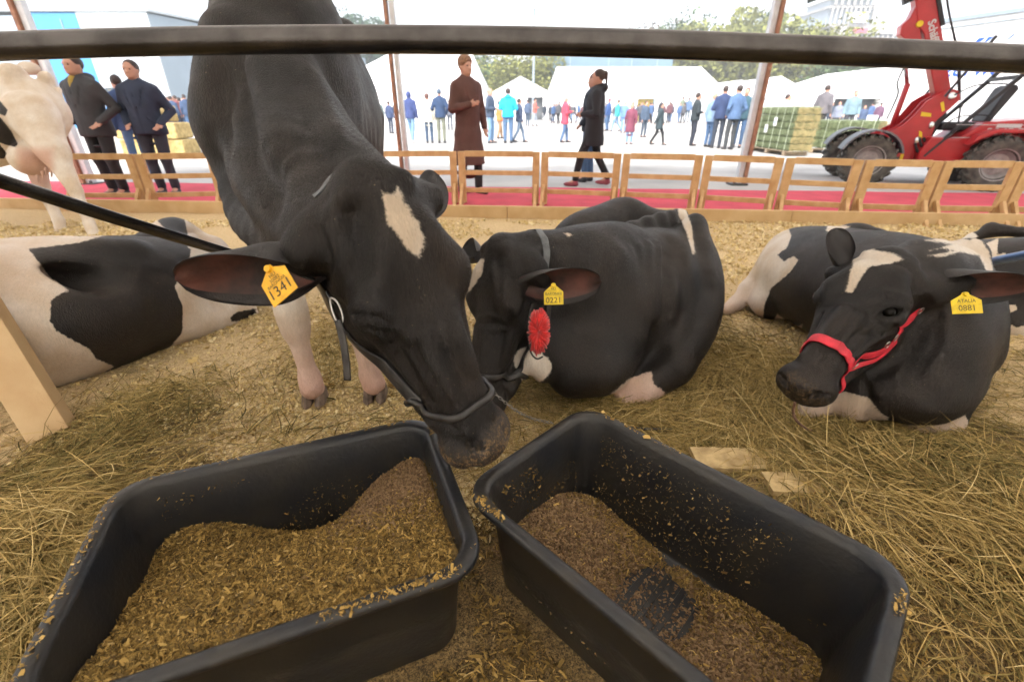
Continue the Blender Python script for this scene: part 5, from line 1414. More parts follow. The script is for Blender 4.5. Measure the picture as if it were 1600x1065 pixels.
# ---- the standing cow in front, head down over the left tub
def cow_standing():
    root = thing('cow', 'black standing cow lowering its head with a white blaze over the left feed tub', 'cow', (0, 0, 0))
    S = SDF(); W = np.array
    S.tube([(W([-.815, 1.56, .98]), .145, .17), (W([-.755, 1.74, 1.10]), .18, .32), (W([-.82, 2.0, 1.10]), .20, .385),
            (W([-1.0, 2.35, 1.04]), .32, .42), (W([-1.09, 2.7, 1.02]), .37, .44), (W([-1.2, 3.02, 1.10]), .33, .37), (W([-1.36, 3.4, 1.16]), .20, .26)],
           (0, 0, 1), k=.06, k2=.05)
    S.tube([(W([-.86, 1.86, 1.44]), .05, .05), (W([-.95, 2.2, 1.43]), .05, .05), (W([-1.16, 3.0, 1.46]), .05, .05), (W([-1.38, 3.45, 1.36]), .06, .06)], (0, 0, 1), k=.12, k2=.02)
    for q, x in ((1, -.93), (-1, -1.43)):
        S.ell(W([x, 3.02 + (.05 if q < 0 else 0), 1.44]), (.07, .12, .06), k=.10)
        S.cap(W([x - .03 * q, 3.2, 1.0]), W([x - .05 * q, 3.28, .62]), .15, .09, k=.08)
        S.cap(W([x - .05 * q, 3.28, .62]), W([x - .05 * q, 3.42, .45]), .075, .05, k=.03)
        S.cap(W([x - .05 * q, 3.42, .45]), W([x - .05 * q, 3.38, .06]), .042, .045, k=.02)
    S.cap(W([-1.38, 3.48, 1.36]), W([-1.38, 3.56, .6]), .03, .02, k=.03)           # tail
    # ribs and belly folds on the flank the camera sees
    for i in range(6):
        y = 2.15 + i * .12
        S.cap(W([-.71 - i * .02, y + .03 * math.sin(i * 2.3), 1.36]), W([-.675 - i * .02, y + .10, .85]), .006, .012, k=.06)
    # shoulders
    S.ell(W([-.875, 1.82, 1.10]), (.07, .18, .28), k=.06); S.ell(W([-.66, 1.80, 1.12]), (.085, .19, .30), k=.10)
    S.cap(W([-.93, 1.66, .98]), W([-.92, 1.72, .80]), .068, .080, k=.05); S.cap(W([-.64, 1.66, .98]), W([-.66, 1.72, .80]), .085, .09, k=.08)
    for q in (0, 1):
        if q == 0: kn, fe, ft = P(460, 505, 1.72), P(484, 590, 1.80), PZ(491, 619, .03); el = W([-.94, 1.73, .76])
        else: kn, fe, ft = P(560, 505, 1.72), P(578, 585, 1.82), PZ(586, 612, .03); el = W([-.66, 1.73, .76])
        S.cap(el, kn + (0, 0, .06), .085, .058, k=.05)
        S.ell(kn, (.056, .056, .075), k=.03)
        S.cap(kn - (0, 0, .05), fe, .038, .031, k=.03)
        S.cap(fe, ft + (0, 0, .04), .040, .046, k=.03)
        S.cap(fe + (0, .045, 0), fe + (0, .05, -.01), .012, k=.02)
        hoof(root, ft - (0, 0, .028), (.1, -1, 0), 1.05)
    # neck
    F = Fr(P(590, 292, .79), (1, 0, 0), (0, 0, 1), (0, 1, 0), 1.13)
    L = nrm(cv(.33, -.87, .36)); Fv = cv(.573, -.068, -.82); Fv = nrm(Fv - L * (Fv @ L)); F.Z = L; F.Y = Fv
    F.X = nrm(cv(.69, .485, .539) - L * (cv(.69, .485, .539) @ L)); F.X = nrm(F.X - Fv * (F.X @ Fv))
    upn = nrm(cv(.75, .55, .2))
    S.tube([(P(410, 75, 1.60), .155, .25, (.2, 0, 1)), (P(425, 160, 1.40), .125, .20, (.35, 0, 1)), (P(458, 240, 1.22), .105, .165, upn),
            (P(505, 300, 1.07), .10, .145, upn), (F(0, -.13, .06), .088, .125, upn)], upn, k=.055, k2=.05, sub=4)
    S.tube([(P(440, 60, 1.62), .03, .03), (P(478, 160, 1.42), .025, .025), (P(515, 222, 1.2), .02, .02), (P(560, 262, 1.0), .02, .02)], upn, k=.07, k2=.02)
    # dewlap folds from jaw to brisket
    S.tube([(P(360, 120, 1.50), .03, .05), (P(372, 230, 1.42), .035, .06), (P(395, 320, 1.36), .04, .07), (P(425, 360, 1.22), .045, .06), (P(475, 400, 1.05), .05, .05)], upn, k=.09, k2=.05)
    S.tube([(P(405, 80, 1.42), .012, .012), (P(400, 180, 1.36), .014, .014), (P(415, 260, 1.24), .012, .012), (P(430, 330, 1.16), .012, .012)], upn, k=.05, k2=.02)
    S.cap(P(352, 30, 1.46), P(366, 250, 1.40), .014, .010, k=.06, op=1); S.cap(P(392, 20, 1.40), P(398, 210, 1.33), .008, .010, k=.05, op=1); S.cap(P(398, 210, 1.30), P(412, 340, 1.28), .012, .010, k=.06, op=1)
    S.cap(P(470, 190, 1.20), P(430, 300, 1.10), .004, k=.03, op=1)
    S.cap(P(440, 200, 1.24), P(412, 290, 1.18), .004, k=.03, op=1)
    for i in range(5):
        S.cap(P(505 - i * 13, 330 - i * 8, 1.0 + .02 * i), P(500 - i * 17, 380 - i * 14, 1.0 + .02 * i), .004, k=.018, op=1)
    head(S, F, eye_open=False, jd=1.42)
    S.cap(F(-.10, -.085, .045), P(468, 408, .87), .040, .020, k=.05)
    strokes(S, [
            ([(548, 482), (565, 477), (588, 482), (612, 494)], .006, .014, 0, .0018), ([(552, 491), (572, 489), (592, 495), (606, 501)], .003, .006, 1, .004),
            ([(556, 498), (576, 499), (598, 506), (622, 511)], .006, .014, 0, .0016), ([(570, 512), (600, 520), (628, 518)], .004, .012, 1, .003),
            ([(622, 510), (642, 528), (652, 560)], .006, .016, 0, .004), ([(600, 530), (596, 560), (600, 585)], .006, .018, 1, .004),
            ([(648, 540), (668, 575), (690, 610)], .007, .018, 1, .005), ([(664, 548), (690, 590), (706, 622)], .007, .016, 0, .004), ([(625, 560), (650, 600), (668, 625)], .006, .018, 1, .004), ([(722, 680), (731, 688), (737, 702)], .007, .006, 1, .012), ([(737, 702), (752, 706), (762, 700)], .005, .008, 1, .005), ([(712, 676), (728, 674), (742, 684)], .008, .012, 0, .004), ([(786, 668), (792, 680), (788, 692)], .006, .008, 1, .008),
            ([(700, 470), (715, 520), (735, 570)], .010, .03, 0, .004), ([(548, 330), (560, 380), (556, 430)], .02, .04, 1, .006), ([(675, 300), (700, 340), (706, 400)], .02, .04, 1, .005),
            ([(520, 340), (535, 400), (530, 460)], .012, .03, 0, .005), ([(500, 360), (512, 400), (505, 440)], .006, .018, 1, .005), ([(484, 366), (494, 402), (488, 430)], .006, .018, 1, .005),
            ([(530, 320), (545, 312), (560, 318)], .005, .012, 1, .004), ([(666, 650), (690, 660), (715, 672)], .004, .012, 1, .003), ([(680, 690), (710, 705), (745, 700)], .004, .010, 1, .004),
            ([(372, 100), (385, 180), (400, 250), (420, 320)], .030, .06, 1, .022), ([(345, 110), (348, 190), (352, 260)], .02, .05, 1, .012), ([(405, 100), (430, 170), (440, 240)], .03, .06, 0, .010),
            ([(470, 150), (495, 190), (525, 232)], .010, .03, 0, .006), ([(415, 205), (445, 190), (478, 198)], .006, .02, 0, .0018), ([(428, 225), (455, 212), (488, 220)], .006, .02, 0, .0018),
            ([(445, 262), (470, 243), (500, 243)], .006, .02, 0, .0018), ([(505, 100), (535, 170), (552, 240)], .02, .04, 1, .014), ([(535, 95), (562, 160), (578, 235)], .02, .04, 0, .010),
            ([(548, 110), (572, 170), (588, 235)], .012, .03, 1, .008), ([(478, 110), (505, 170), (530, 225)], .02, .04, 0, .006)])
    def mark(V):
        q = F.inv(V)
        m = px_mark(V, [(1, [(597, 299), (614, 302), (623, 291), (633, 318), (650, 343), (662, 368), (662, 386), (653, 399), (641, 391), (624, 371), (606, 345), (600, 322)])])
        m = np.where((q[:, 1] > -.06) & (q[:, 2] > 0) & (q[:, 2] < .3), m, -.3)
        leg = .60 - V[:, 2] + .05 * vnoise(V, 9, 3)
        leg = np.where((V[:, 1] > 1.2) & (V[:, 1] < 2.2), leg, -.3)
        return np.maximum(m, leg)
    def pink(V): return np.clip((.42 - V[:, 2]) * 2.2, 0, .75)
    def meal(V):
        q = F.inv(V)
        return np.where((q[:, 2] < .60) & (np.abs(q[:, 0]) < .12) & (q[:, 1] > -.19), np.clip((q[:, 2] - .462) * 26 + .6 * vnoise(V, 40, 2), 0, 1), 0)
    body_mesh(root, S, .0085, mark, F, .0038, pink=pink, meal=meal, hairs=260000, flowdir=(-.2, .5, -1))
    # ears
    skin = None
    ear(root, P(505, 412, .88), P(273, 436, .80), .15, cv(.1, -.86, -.5), roll=1.0, fold=0, label='right ear hanging open with reddish brown inside')
    ear(root, P(655, 345, 1.02), P(686, 274, 1.13), .090, cv(.75, .15, -.75), roll=.8, inner=EARBLK)
    for q in (-1, 1): eyeball(root, F, q, (.1015, -.046, .178), .0165)
    ear_tag(root, P(434, 443, .775), cv(.76, .55, -.2), cv(-.52, .74, .15), .058, .060, TAGO,
            [('1341', .027, -.20), ('HU', .010, .30), ('30082', .009, .16), ('BARONKER', .008, .04)], cut_=.22)
    # halter of black leather
    def H(x, y, z): return F(x, y, z)
    strap(root, S, [H(-.075, -.13, .03), H(-.105, -.17, .10), H(-.105, -.215, .18), H(-.080, -.215, .27), H(-.062, -.165, .36), H(-.062, -.125, .405)], .032, .007, LEATHER, 'cheek_strap', h=.004)
    strap(root, S, [H(-.062, -.115, .405), H(-.075, -.06, .405), H(-.05, .01, .408), H(0, .02, .41), H(.05, .01, .408), H(.075, -.06, .405), H(.062, -.115, .405), H(.03, -.17, .40), H(0, -.18, .40), H(-.03, -.17, .40)],
          .019, .015, LEATHER, 'noseband', h=.008, closed=True, round_=True)
    strap(root, S, [H(.062, -.115, .405), H(.08, -.14, .3), H(.105, -.14, .18), H(.10, -.12, .06)], .024, .005, LEATHER, 'cheek_strap', h=.004)
    strap(root, S, [P(506, 322, .88), P(514, 311, .88), P(523, 300, .89), P(533, 289, .90)], .013, .003, GREYSTRAP, 'head_strap', h=.0022)
    strap(root, S, [H(-.105, -.150, .15), H(-.07, -.20, .13), H(-.0, -.225, .12), H(.07, -.20, .13), H(.105, -.15, .15)], .022, .005, LEATHER, 'throat_strap', h=.004)
    a = S.snap([P(512, 470, .88)], .006)[0]
    bk = MB(); pts = smooth_path([P(516, 466, .84), P(527, 472, .84), P(536, 496, .845), P(530, 508, .845), P(520, 488, .84)], 24, True)
    bk.tube(list(pts) + [pts[0]], .0019, 8); bk.build('buckle', STEEL, root, smooth=True)
    strap(root, S, [P(528, 500, .84), P(536, 532, .85), P(541, 565, .86), P(543, 594, .87)], .014, .004, LEATHER, 'strap_end', snap=False, n=14)
    return root, S, F

def cow_tassel():
    root = thing('cow', 'black lying cow with a red rosette below its tagged ear behind the standing cow', 'cow', (0, 0, 0))
    S = SDF()
    F = Fr(P(768, 386, 1.50), (1, 0, 0), (0, 0, 1), (0, 1, 0), 1.05)
    L = nrm(cv(-.13, -.95, .10)); Fv = cv(-.72, .12, -.68); Fv = nrm(Fv - L * (Fv @ L)); F.Z = L; F.Y = Fv
    s0 = cv(.61, -.17, -.73); s0 = s0 - L * (s0 @ L); F.X = nrm(s0 - Fv * (s0 @ Fv))
    U = (0, 0, 1)
    S.tube([(P(908, 500, 1.86), .18, .22), (P(950, 485, 1.95), .23, .28), (P(1000, 466, 2.06), .25, .285), (P(1032, 450, 2.2), .21, .255), (P(1048, 425, 2.42), .15, .19)], U, k=.08, k2=.06)
    S.tube([(F(0, -.12, .05), .085, .13), (P(850, 440, 1.66), .10, .17), (P(905, 445, 1.78), .14, .22), (P(960, 440, 1.95), .17, .24)], U, k=.07, k2=.05)
    S.tube([(P(800, 394, 1.60), .025, .03), (P(880, 388, 1.75), .03, .04), (P(960, 370, 2.0), .03, .045), (P(1030, 348, 2.15), .03, .045), (P(1066, 340, 2.25), .03, .04)], U, k=.06, k2=.03)
    S.ell(P(1086, 350, 2.10), (.045, .05, .045), k=.07)          # near hook bone
    S.tube([(P(872, 392, 2.15), .06, .05), (P(905, 368, 2.25), .10, .09), (P(945, 352, 2.35), .10, .09), (P(976, 336, 2.42), .075, .075), (P(1010, 352, 2.36), .07, .07), (P(1050, 352, 2.28), .05, .05)], U, k=.08, k2=.05)   # far flank and far hook bone
    S.tube([(P(1078, 385, 2.12), .075, .09), (P(1080, 440, 2.08), .11, .13), (P(1070, 500, 1.98), .11, .14), (P(1052, 555, 1.86), .08, .10)], (0, 1, 0), k=.09, k2=.05)
    S.cap(P(1052, 575, 1.84), P(1000, 610, 1.84), .075, .062, k=.05)
    S.cap(P(1000, 610, 1.84), P(975, 628, 1.82), .060, .045, k=.03)
    S.ell(P(925, 560, 1.76), (.16, .18, .13), k=.10)
    S.cap(P(850, 535, 1.66), P(890, 590, 1.70), .085, .07, k=.06)
    S.cap(P(855, 530, 1.70), P(831, 560, 1.63), .048, .044, k=.03)
    S.cap(P(831, 560, 1.63), P(848, 582, 1.65), .040, .036, k=.03)
    strokes(S, [([(1052, 372), (1048, 400), (1046, 430)], .06, .05, 1, .030), ([(1062, 385), (1075, 450), (1068, 520)], .02, .05, 1, .014), ([(1084, 345), (1098, 390), (1104, 440)], .03, .05, 0, .012),
        ([(1040, 352), (1000, 366), (940, 386), (890, 404)], .06, .05, 1, .020), ([(960, 400), (985, 460), (990, 530)], .04, .06, 0, .012), ([(1040, 440), (1040, 490), (1020, 560)], .04, .04, 1, .020)]
        + [([(950 + i * 16, 400 - i * 4), (958 + i * 14, 450), (955 + i * 14, 505)], .014, .03, 0, .0035) for i in range(6)])
    S.cap(P(900, 400, 1.62), P(905, 500, 1.58), .004, k=.05, op=1)
    head(S, F, eye_open=False, jd=1.2)
    S.cap(F(.10, -.085, .045), P(850, 440, 1.47), .036, .018, k=.05)
    strokes(S, [
            ([(748, 497), (765, 492), (785, 497)], .006, .010, 0, .005), ([(750, 506), (768, 504), (784, 507)], .003, .006, 1, .004), ([(752, 514), (770, 516), (788, 512)], .006, .010, 0, .004),
            ([(776, 405), (780, 430), (778, 455)], .010, .02, 1, .008), ([(838, 470), (828, 520), (806, 566), (780, 600)], .014, .03, 1, .016), ([(800, 410), (812, 440), (806, 480)], .015, .03, 0, .006),
            ([(760, 540), (752, 570), (750, 600)], .008, .02, 1, .006), ([(856, 400), (868, 430), (870, 470)], .02, .04, 1, .010), ([(735, 520), (730, 560), (735, 590)], .008, .02, 0, .005)])
    def mark(V):
        q = F.inv(V); u, v, d = proj(V)
        m = px_mark(V, [(1, [(720, 460), (728, 420), (748, 402), (756, 404), (755, 425), (740, 448), (724, 462)]), ])
        m = np.where((q[:, 1] > -.075) & (q[:, 2] > 0) & (q[:, 2] < .3), m, -.3)
        m2 = px_mark(V, [(1, [(1058, 318), (1070, 322), (1080, 350), (1086, 395), (1082, 398), (1072, 362), (1060, 335)])])
        m3 = px_mark(V, [(1, [(953, 648), (955, 615), (985, 590), (1018, 580), (1022, 600), (1040, 612), (1025, 640), (1010, 660)]),
                         (1, [(880, 363), (895, 366), (888, 371)])])
        kn = .066 - np.linalg.norm(V - P(833, 570, 1.62), axis=1) + .010 * vnoise(V, 30, 4, 2)
        return np.maximum(np.maximum(np.maximum(m, m2), m3), kn)
    def pink(V):
        return np.clip((.25 - V[:, 2]) * 3, 0, .6)
    body_mesh(root, S, .010, mark, F, .0048, pink=pink, hairs=120000, flowdir=(.8, .5, -.8))
    ear(root, P(812, 446, 1.46), P(940, 440, 1.42), .135, cv(.05, -.62, -.75), roll=.95)
    ear(root, P(748, 400, 1.62), P(722, 388, 1.75), .10, cv(-.6, .3, -.7), roll=1, inner=EARBLK)
    for q in (-1, 1): eyeball(root, F, q, (.1015, -.046, .178), .0165)
    ear_tag(root, P(865, 461, 1.37), cv(1, .02, -.1), cv(0, 1, .1), .058, .058, TAGY, [('0221', .024, -.28), ('HU', .010, .32), ('BARONKE', .011, .06)], cut_=.33)
    H = F
    strap(root, S, [H(.09, -.14, .04), H(.105, -.16, .10), H(.10, -.18, .18), H(.080, -.18, .27), H(.062, -.15, .36), H(.062, -.115, .405)], .022, .005, LEATHER, 'cheek_strap', h=.004)
    strap(root, S, [H(-.062, -.115, .405), H(-.075, -.06, .405), H(-.05, .01, .408), H(0, .02, .41), H(.05, .01, .408), H(.075, -.06, .405), H(.062, -.115, .405), H(.03, -.17, .40), H(0, -.18, .40), H(-.03, -.17, .40)], .02, .01, LEATHER, 'noseband', h=.005, closed=True)
    strap(root, S, [P(798, 384, 1.60), P(815, 378, 1.66), P(832, 395, 1.60), P(842, 420, 1.56), P(845, 440, 1.54)], .026, .004, GREYSTRAP, 'head_strap', h=.003)
    # red wool rosette: overlapping loops of yarn round an oval backing
    RED = mat('red_wool', (.55, .014, .012), .8, noise=.3, nscale=60, sheen=.3)
    mb = MB(); c = P(842, 518, 1.39); rs = random.Random(4)
    ax = cv(.95, 0, -.3); ay = cv(.02, 1, 0); az = np.cross(ay, ax)
    if az @ CFv > 0: az = -az
    mb.disc_lathe([(.0005, .006), (.030, .004), (.034, 0), (.030, -.006), (.0005, -.007)], c, az, 20)
    for v_ in range(len(mb.v)):
        p = np.array(mb.v[v_]) - c; mb.v[v_] = tuple(c + ax * (p @ ax) * .85 + ay * (p @ ay) * 2.0 + az * (p @ az))
    for i in range(150):
        a = rs.uniform(0, 6.283); r0 = rs.uniform(0, .35); r1 = rs.uniform(.80, 1.02)
        p0 = c + ax * .034 * r0 * math.cos(a) + ay * .072 * r0 * math.sin(a) + az * .010
        p2 = c + ax * .036 * r1 * math.cos(a + .2) + ay * .074 * r1 * math.sin(a + .2) + az * rs.uniform(-.002, .006)
        p1 = (p0 + p2) / 2 + az * rs.uniform(.006, .014)
        mb.tube([p0, p1, p2], [.0030, .0036, .0026], 5)
    mb.build('rosette', RED, root, smooth=True)
    mb = MB(); pts = smooth_path([P(832, 475, 1.40), P(826, 500, 1.40), P(828, 545, 1.40), P(838, 560, 1.40), P(848, 557, 1.41)], 16); mb.tube(pts, .003, 8)
    mb.build('rosette_ring', LEATHER, root, smooth=True)
    # twisted tie chain to the ground
    CH = mat('chain_steel', (.35, .33, .31), .4, metal=.9, noise=.3, nscale=80)
    a, b = P(765, 607, 1.42), P(862, 660, 1.55); mb = MB()
    for i in range(26):
        t = i / 25; p = a + (b - a) * t - np.array([0, 0, .03 * math.sin(math.pi * t)]); dr = nrm(b - a)
        sd = nrm(np.cross(dr, (0, 0, 1) if i % 2 else cv(0, .3, -1)))
        ring = [p + dr * .0055 * math.cos(x) * 1.5 + sd * .0042 * math.sin(x) for x in np.linspace(0, 2 * math.pi, 9)]
        mb.tube(ring, .0013, 5, caps=False)
    mb.build('tie_chain', CH, root, smooth=True)
    return root

def cow_red_halter():
    root = thing('cow', 'black and white lying cow wearing a bright red halter on the right', 'cow', (0, 0, 0))
    S = SDF(); U = (0, 0, 1)
    F = Fr(P(1392, 395, 1.50), (1, 0, 0), (0, 0, 1), (0, 1, 0), 1.10)
    L = nrm(cv(-.66, -.70, -.25)); Fv = cv(-.42, .55, -.70); Fv = nrm(Fv - L * (Fv @ L)); F.Z = L; F.Y = Fv
    s0 = cv(.67, -.44, -.62); s0 = s0 - L * (s0 @ L); F.X = nrm(s0 - Fv * (s0 @ Fv))
    S.tube([(P(1430, 545, 1.64), .18, .19), (P(1428, 500, 1.82), .235, .26), (P(1385, 465, 2.05), .27, .26), (P(1320, 445, 2.30), .30, .25),
            (P(1275, 425, 2.55), .29, .23), (P(1262, 412, 2.75), .20, .17)], U, k=.08, k2=.06)
    S.tube([(F(0, -.12, .04), .09, .12), (P(1432, 455, 1.62), .12, .15), (P(1450, 470, 1.75), .155, .20), (P(1450, 490, 1.9), .17, .20)], U, k=.08, k2=.05)
    S.tube([(P(1430, 395, 1.60), .02, .02), (P(1480, 398, 1.78), .03, .03), (P(1512, 390, 1.95), .03, .03), (P(1440, 378, 2.2), .02, .02), (P(1350, 362, 2.6), .03, .03)], U, k=.10, k2=.02)
    S.cap(P(1506, 408, 1.90), P(1500, 550, 1.72), .075, .105, k=.08)
    S.cap(P(1492, 600, 1.66), P(1474, 655, 1.66), .080, .055, k=.06)
    S.cap(P(1478, 655, 1.66), P(1440, 668, 1.62), .050, .045, k=.03)
    S.cap(P(1385, 590, 1.62), P(1330, 630, 1.66), .10, .065, k=.06)
    S.cap(P(1295, 610, 1.72), P(1268, 640, 1.70), .06, .045, k=.04)
    S.ell(P(1420, 600, 1.62), (.20, .16, .12), k=.08)
    S.ell(P(1250, 395, 2.7), (.15, .18, .12), k=.1)
    S.ell(P(1300, 372, 2.75), (.06, .07, .05), k=.1); S.ell(P(1330, 365, 2.6), (.05, .06, .05), k=.1)
    S.cap(P(1215, 420, 2.75), P(1170, 452, 2.72), .11, .055, k=.06)
    S.cap(P(1170, 452, 2.72), P(1150, 475, 2.68), .05, .042, k=.03)
    S.cap(P(1150, 475, 2.68), P(1133, 485, 2.62), .045, .032, k=.02)
    S.ell(P(1205, 470, 2.55), (.11, .12, .10), k=.05)
    head(S, F, eye_open=False, jd=1.2, el=.198)
    S.cap(F(.11, -.085, .045), P(1512, 441, 1.46), .036, .020, k=.05)
    # the open eye on the near side: lids, socket
    ed = float(hits(S, [(1390, 488)])[0]); ea = nrm(P(1412, 482, 1) - P(1368, 495, 1)); eb = nrm(np.cross(ea, CFv)); ef = np.cross(ea, eb)
    strokes(S, [([(1362, 496), (1378, 481), (1395, 475), (1416, 479)], .007, .012, 0, .005), ([(1364, 500), (1386, 504), (1410, 493)], .006, .012, 0, .004)])
    S.ell(P(1390, 488, ed + .001), (.036, .0125, .020), (ea, eb, ef), k=.006, op=1)
    strokes(S, [
            ([(1350, 470), (1380, 458), (1410, 464)], .010, .020, 0, .006), ([(1350, 522), (1385, 522), (1412, 510)], .005, .014, 1, .003),
            ([(1446, 470), (1440, 520), (1412, 556), (1370, 584)], .016, .03, 1, .018), ([(1478, 480), (1476, 540), (1430, 600)], .010, .03, 0, .006), ([(1466, 480), (1462, 540), (1416, 595)], .008, .03, 1, .006),
            ([(1345, 520), (1318, 545), (1300, 570)], .010, .025, 1, .006), ([(1320, 480), (1296, 520), (1275, 550)], .010, .025, 0, .005), ([(1276, 440), (1270, 470), (1262, 500)], .010, .02, 0, .006),
            ([(1352, 598), (1358, 630), (1352, 655)], .010, .025, 1, .010), ([(1420, 545), (1440, 600), (1470, 630)], .02, .04, 1, .010), ([(1400, 405), (1425, 420), (1440, 440)], .012, .025, 0, .008)])
    def mark(V):
        q = F.inv(V)
        m = px_mark(V, [(1, [(1336, 392), (1365, 389), (1400, 397), (1412, 405), (1390, 412), (1360, 415), (1345, 435), (1332, 458), (1322, 455), (1330, 420)])])
        m = np.where((q[:, 1] > -.07) & (q[:, 2] > -.02) & (q[:, 2] < .35), m, -.3)
        m2 = px_mark(V, [(1, [(1100, 350), (1230, 350), (1240, 378), (1225, 392), (1250, 402), (1235, 425), (1205, 450), (1195, 475), (1190, 520), (1100, 520)]),
                         (-1, [(1238, 366), (1330, 350), (1330, 405), (1255, 410), (1240, 400), (1225, 408), (1215, 398), (1230, 386)]),
                         (1, [(1185, 545), (1195, 520), (1215, 490), (1228, 500), (1228, 520), (1255, 505), (1245, 540), (1240, 570), (1190, 570)]),
                         (1, [(1295, 350), (1310, 350), (1330, 354), (1300, 366), (1290, 360)]),
                         (1, [(1452, 392), (1530, 370), (1545, 392), (1552, 425), (1541, 424), (1530, 400), (1500, 394), (1470, 402), (1450, 400), (1490, 392), (1470, 388)]),
                         (1, [(1445, 376), (1480, 370), (1530, 376), (1500, 384)]),
                         ])
        for b_, r_ in ((P(1268, 642, 1.66), .085), (P(1330, 645, 1.62), .080), (P(1474, 672, 1.62), .088), (P(1450, 680, 1.60), .07)):
            m2 = np.maximum(m2, r_ - np.linalg.norm((V - b_) * (1, 1, .9), axis=1) + .018 * vnoise(V, 22, 5, 2))
        m2 = np.where(q[:, 2] > .06, -.3, m2) if False else m2
        onhead = (q[:, 2] > -.03) & (np.abs(q[:, 0]) < .16) & (q[:, 1] > -.21) & (q[:, 1] < .06) & (q[:, 2] < .6)
        return np.where(onhead, m, m2)
    def pink(V): return np.clip((.2 - V[:, 2]) * 2, 0, .35)
    def meal(V):
        q = F.inv(V); return np.clip((q[:, 2] - .515) * 30 + .4 * vnoise(V, 40, 2), 0, .5) * np.clip((q[:, 1] + .12) * 30, 0, 1)
    body_mesh(root, S, .010, mark, F, .0045, pink=pink, meal=meal, hairs=150000, flowdir=(-.3, .7, -.8))
    ear(root, P(1440, 440, 1.53), P(1616, 447, 1.38), .150, cv(.0, -.75, -.65), roll=.95)
    ear(root, P(1318, 420, 1.62), P(1306, 356, 1.66), .085, cv(-.35, .1, -.95), roll=1.0, inner=EARBLK)
    eyeball(root, F, -1, (.1060, -.038, .198), .0150)
    mb = MB(); mb.disc_lathe([(.021 * math.sin(a), -.021 * math.cos(a)) for a in np.linspace(.02, math.pi - .02, 14)], P(1390, 488, ed + .017), CFv, 22); mb.build('eye', EYEM, root, smooth=True)
    ear_tag(root, P(1510, 475, 1.33), cv(1, .03, -.1), cv(.03, 1, .1), .082, .056, TAGY, [('0881', .024, -.22), ('ATALIA', .015, .16)], cut_=.30)
    H = F
    for q in (1, -1):
        strap(root, S, [H(q * .09, -.135, .035), H(q * .105, -.145, .09), H(q * .098, -.155, .17), H(q * .080, -.145, .26), H(q * .066, -.115, .34), H(q * .062, -.09, .385)], .026, .005, REDWEB, 'cheek_strap', h=.004)
    strap(root, S, [H(.098, -.175, .17), H(.084, -.17, .26), H(.066, -.135, .34), H(.062, -.09, .39)], .016, .004, REDWEB, 'cheek_strap', h=.004)
    strap(root, S, [H(-.062, -.09, .385), H(-.075, -.04, .385), H(-.05, .01, .385), H(0, .02, .385), H(.05, .01, .385), H(.075, -.04, .385), H(.062, -.09, .385)], .032, .005, REDWEB, 'noseband', h=.005)
    strap(root, S, [H(.062, -.09, .385), H(.055, -.125, .40), H(.03, -.16, .41), H(0, -.17, .41), H(-.03, -.16, .41), H(-.062, -.09, .385)], .022, .005, REDWEB, 'chin_strap', h=.005)
    for z in (.055, .20, .235, .375):
        c = S.snap([H(.1, -.12 if z < .3 else -.09, z)], .010)[0]; g = S.grad(c[None])[0]; mb = MB()
        a1 = nrm(np.cross(g, F.Z)); a2 = np.cross(g, a1)
        pts = [c + a1 * .014 * math.cos(t) + a2 * .010 * math.sin(t) for t in np.linspace(0, 2 * math.pi, 17)]
        mb.tube(pts, .0018, 6, caps=False); mb.build('buckle', STEEL, root, smooth=True)
    return root

def cow_far_right():
    root = thing('cow', 'black and white cow lying at the right edge behind the red haltered one', 'cow', (0, 0, 0))
    S = SDF(); U = (0, 0, 1)
    S.tube([(P(1455, 425, 2.75), .14, .14), (P(1520, 440, 2.65), .24, .22), (P(1620, 455, 2.50), .30, .27), (P(1740, 465, 2.35), .30, .27), (P(1850, 460, 2.3), .22, .22)], U, k=.08, k2=.06)
    S.tube([(P(1480, 395, 2.8), .03, .03), (P(1545, 362, 2.75), .03, .03), (P(1620, 366, 2.6), .03, .03)], U, k=.10, k2=.02)
    S.cap(P(1548, 356, 2.75), P(1552, 358, 2.75), .03, k=.05)
    S.cap(P(1560, 500, 2.45), P(1660, 525, 2.30), .10, .06, k=.06)
    S.cap(P(1660, 525, 2.30), P(1720, 515, 2.2), .05, .04, k=.04)
    S.cap(P(1850, 450, 2.3), P(1930, 380, 2.2), .13, .10, k=.08); S.cap(P(1930, 380, 2.2), P(1990, 430, 2.1), .10, .06, k=.06)
    def mark(V):
        return px_mark(V, [(1, [(1435, 385), (1470, 368), (1520, 362), (1530, 370), (1490, 380), (1530, 385), (1560, 372), (1558, 398), (1572, 394), (1572, 402), (1530, 408), (1440, 408)]),
                           (1, [(1540, 480), (1588, 476), (1590, 484), (1572, 490), (1568, 500), (1590, 512), (1620, 500), (1700, 520), (1700, 600), (1540, 600)])])
    body_mesh(root, S, .013, mark)
    return root

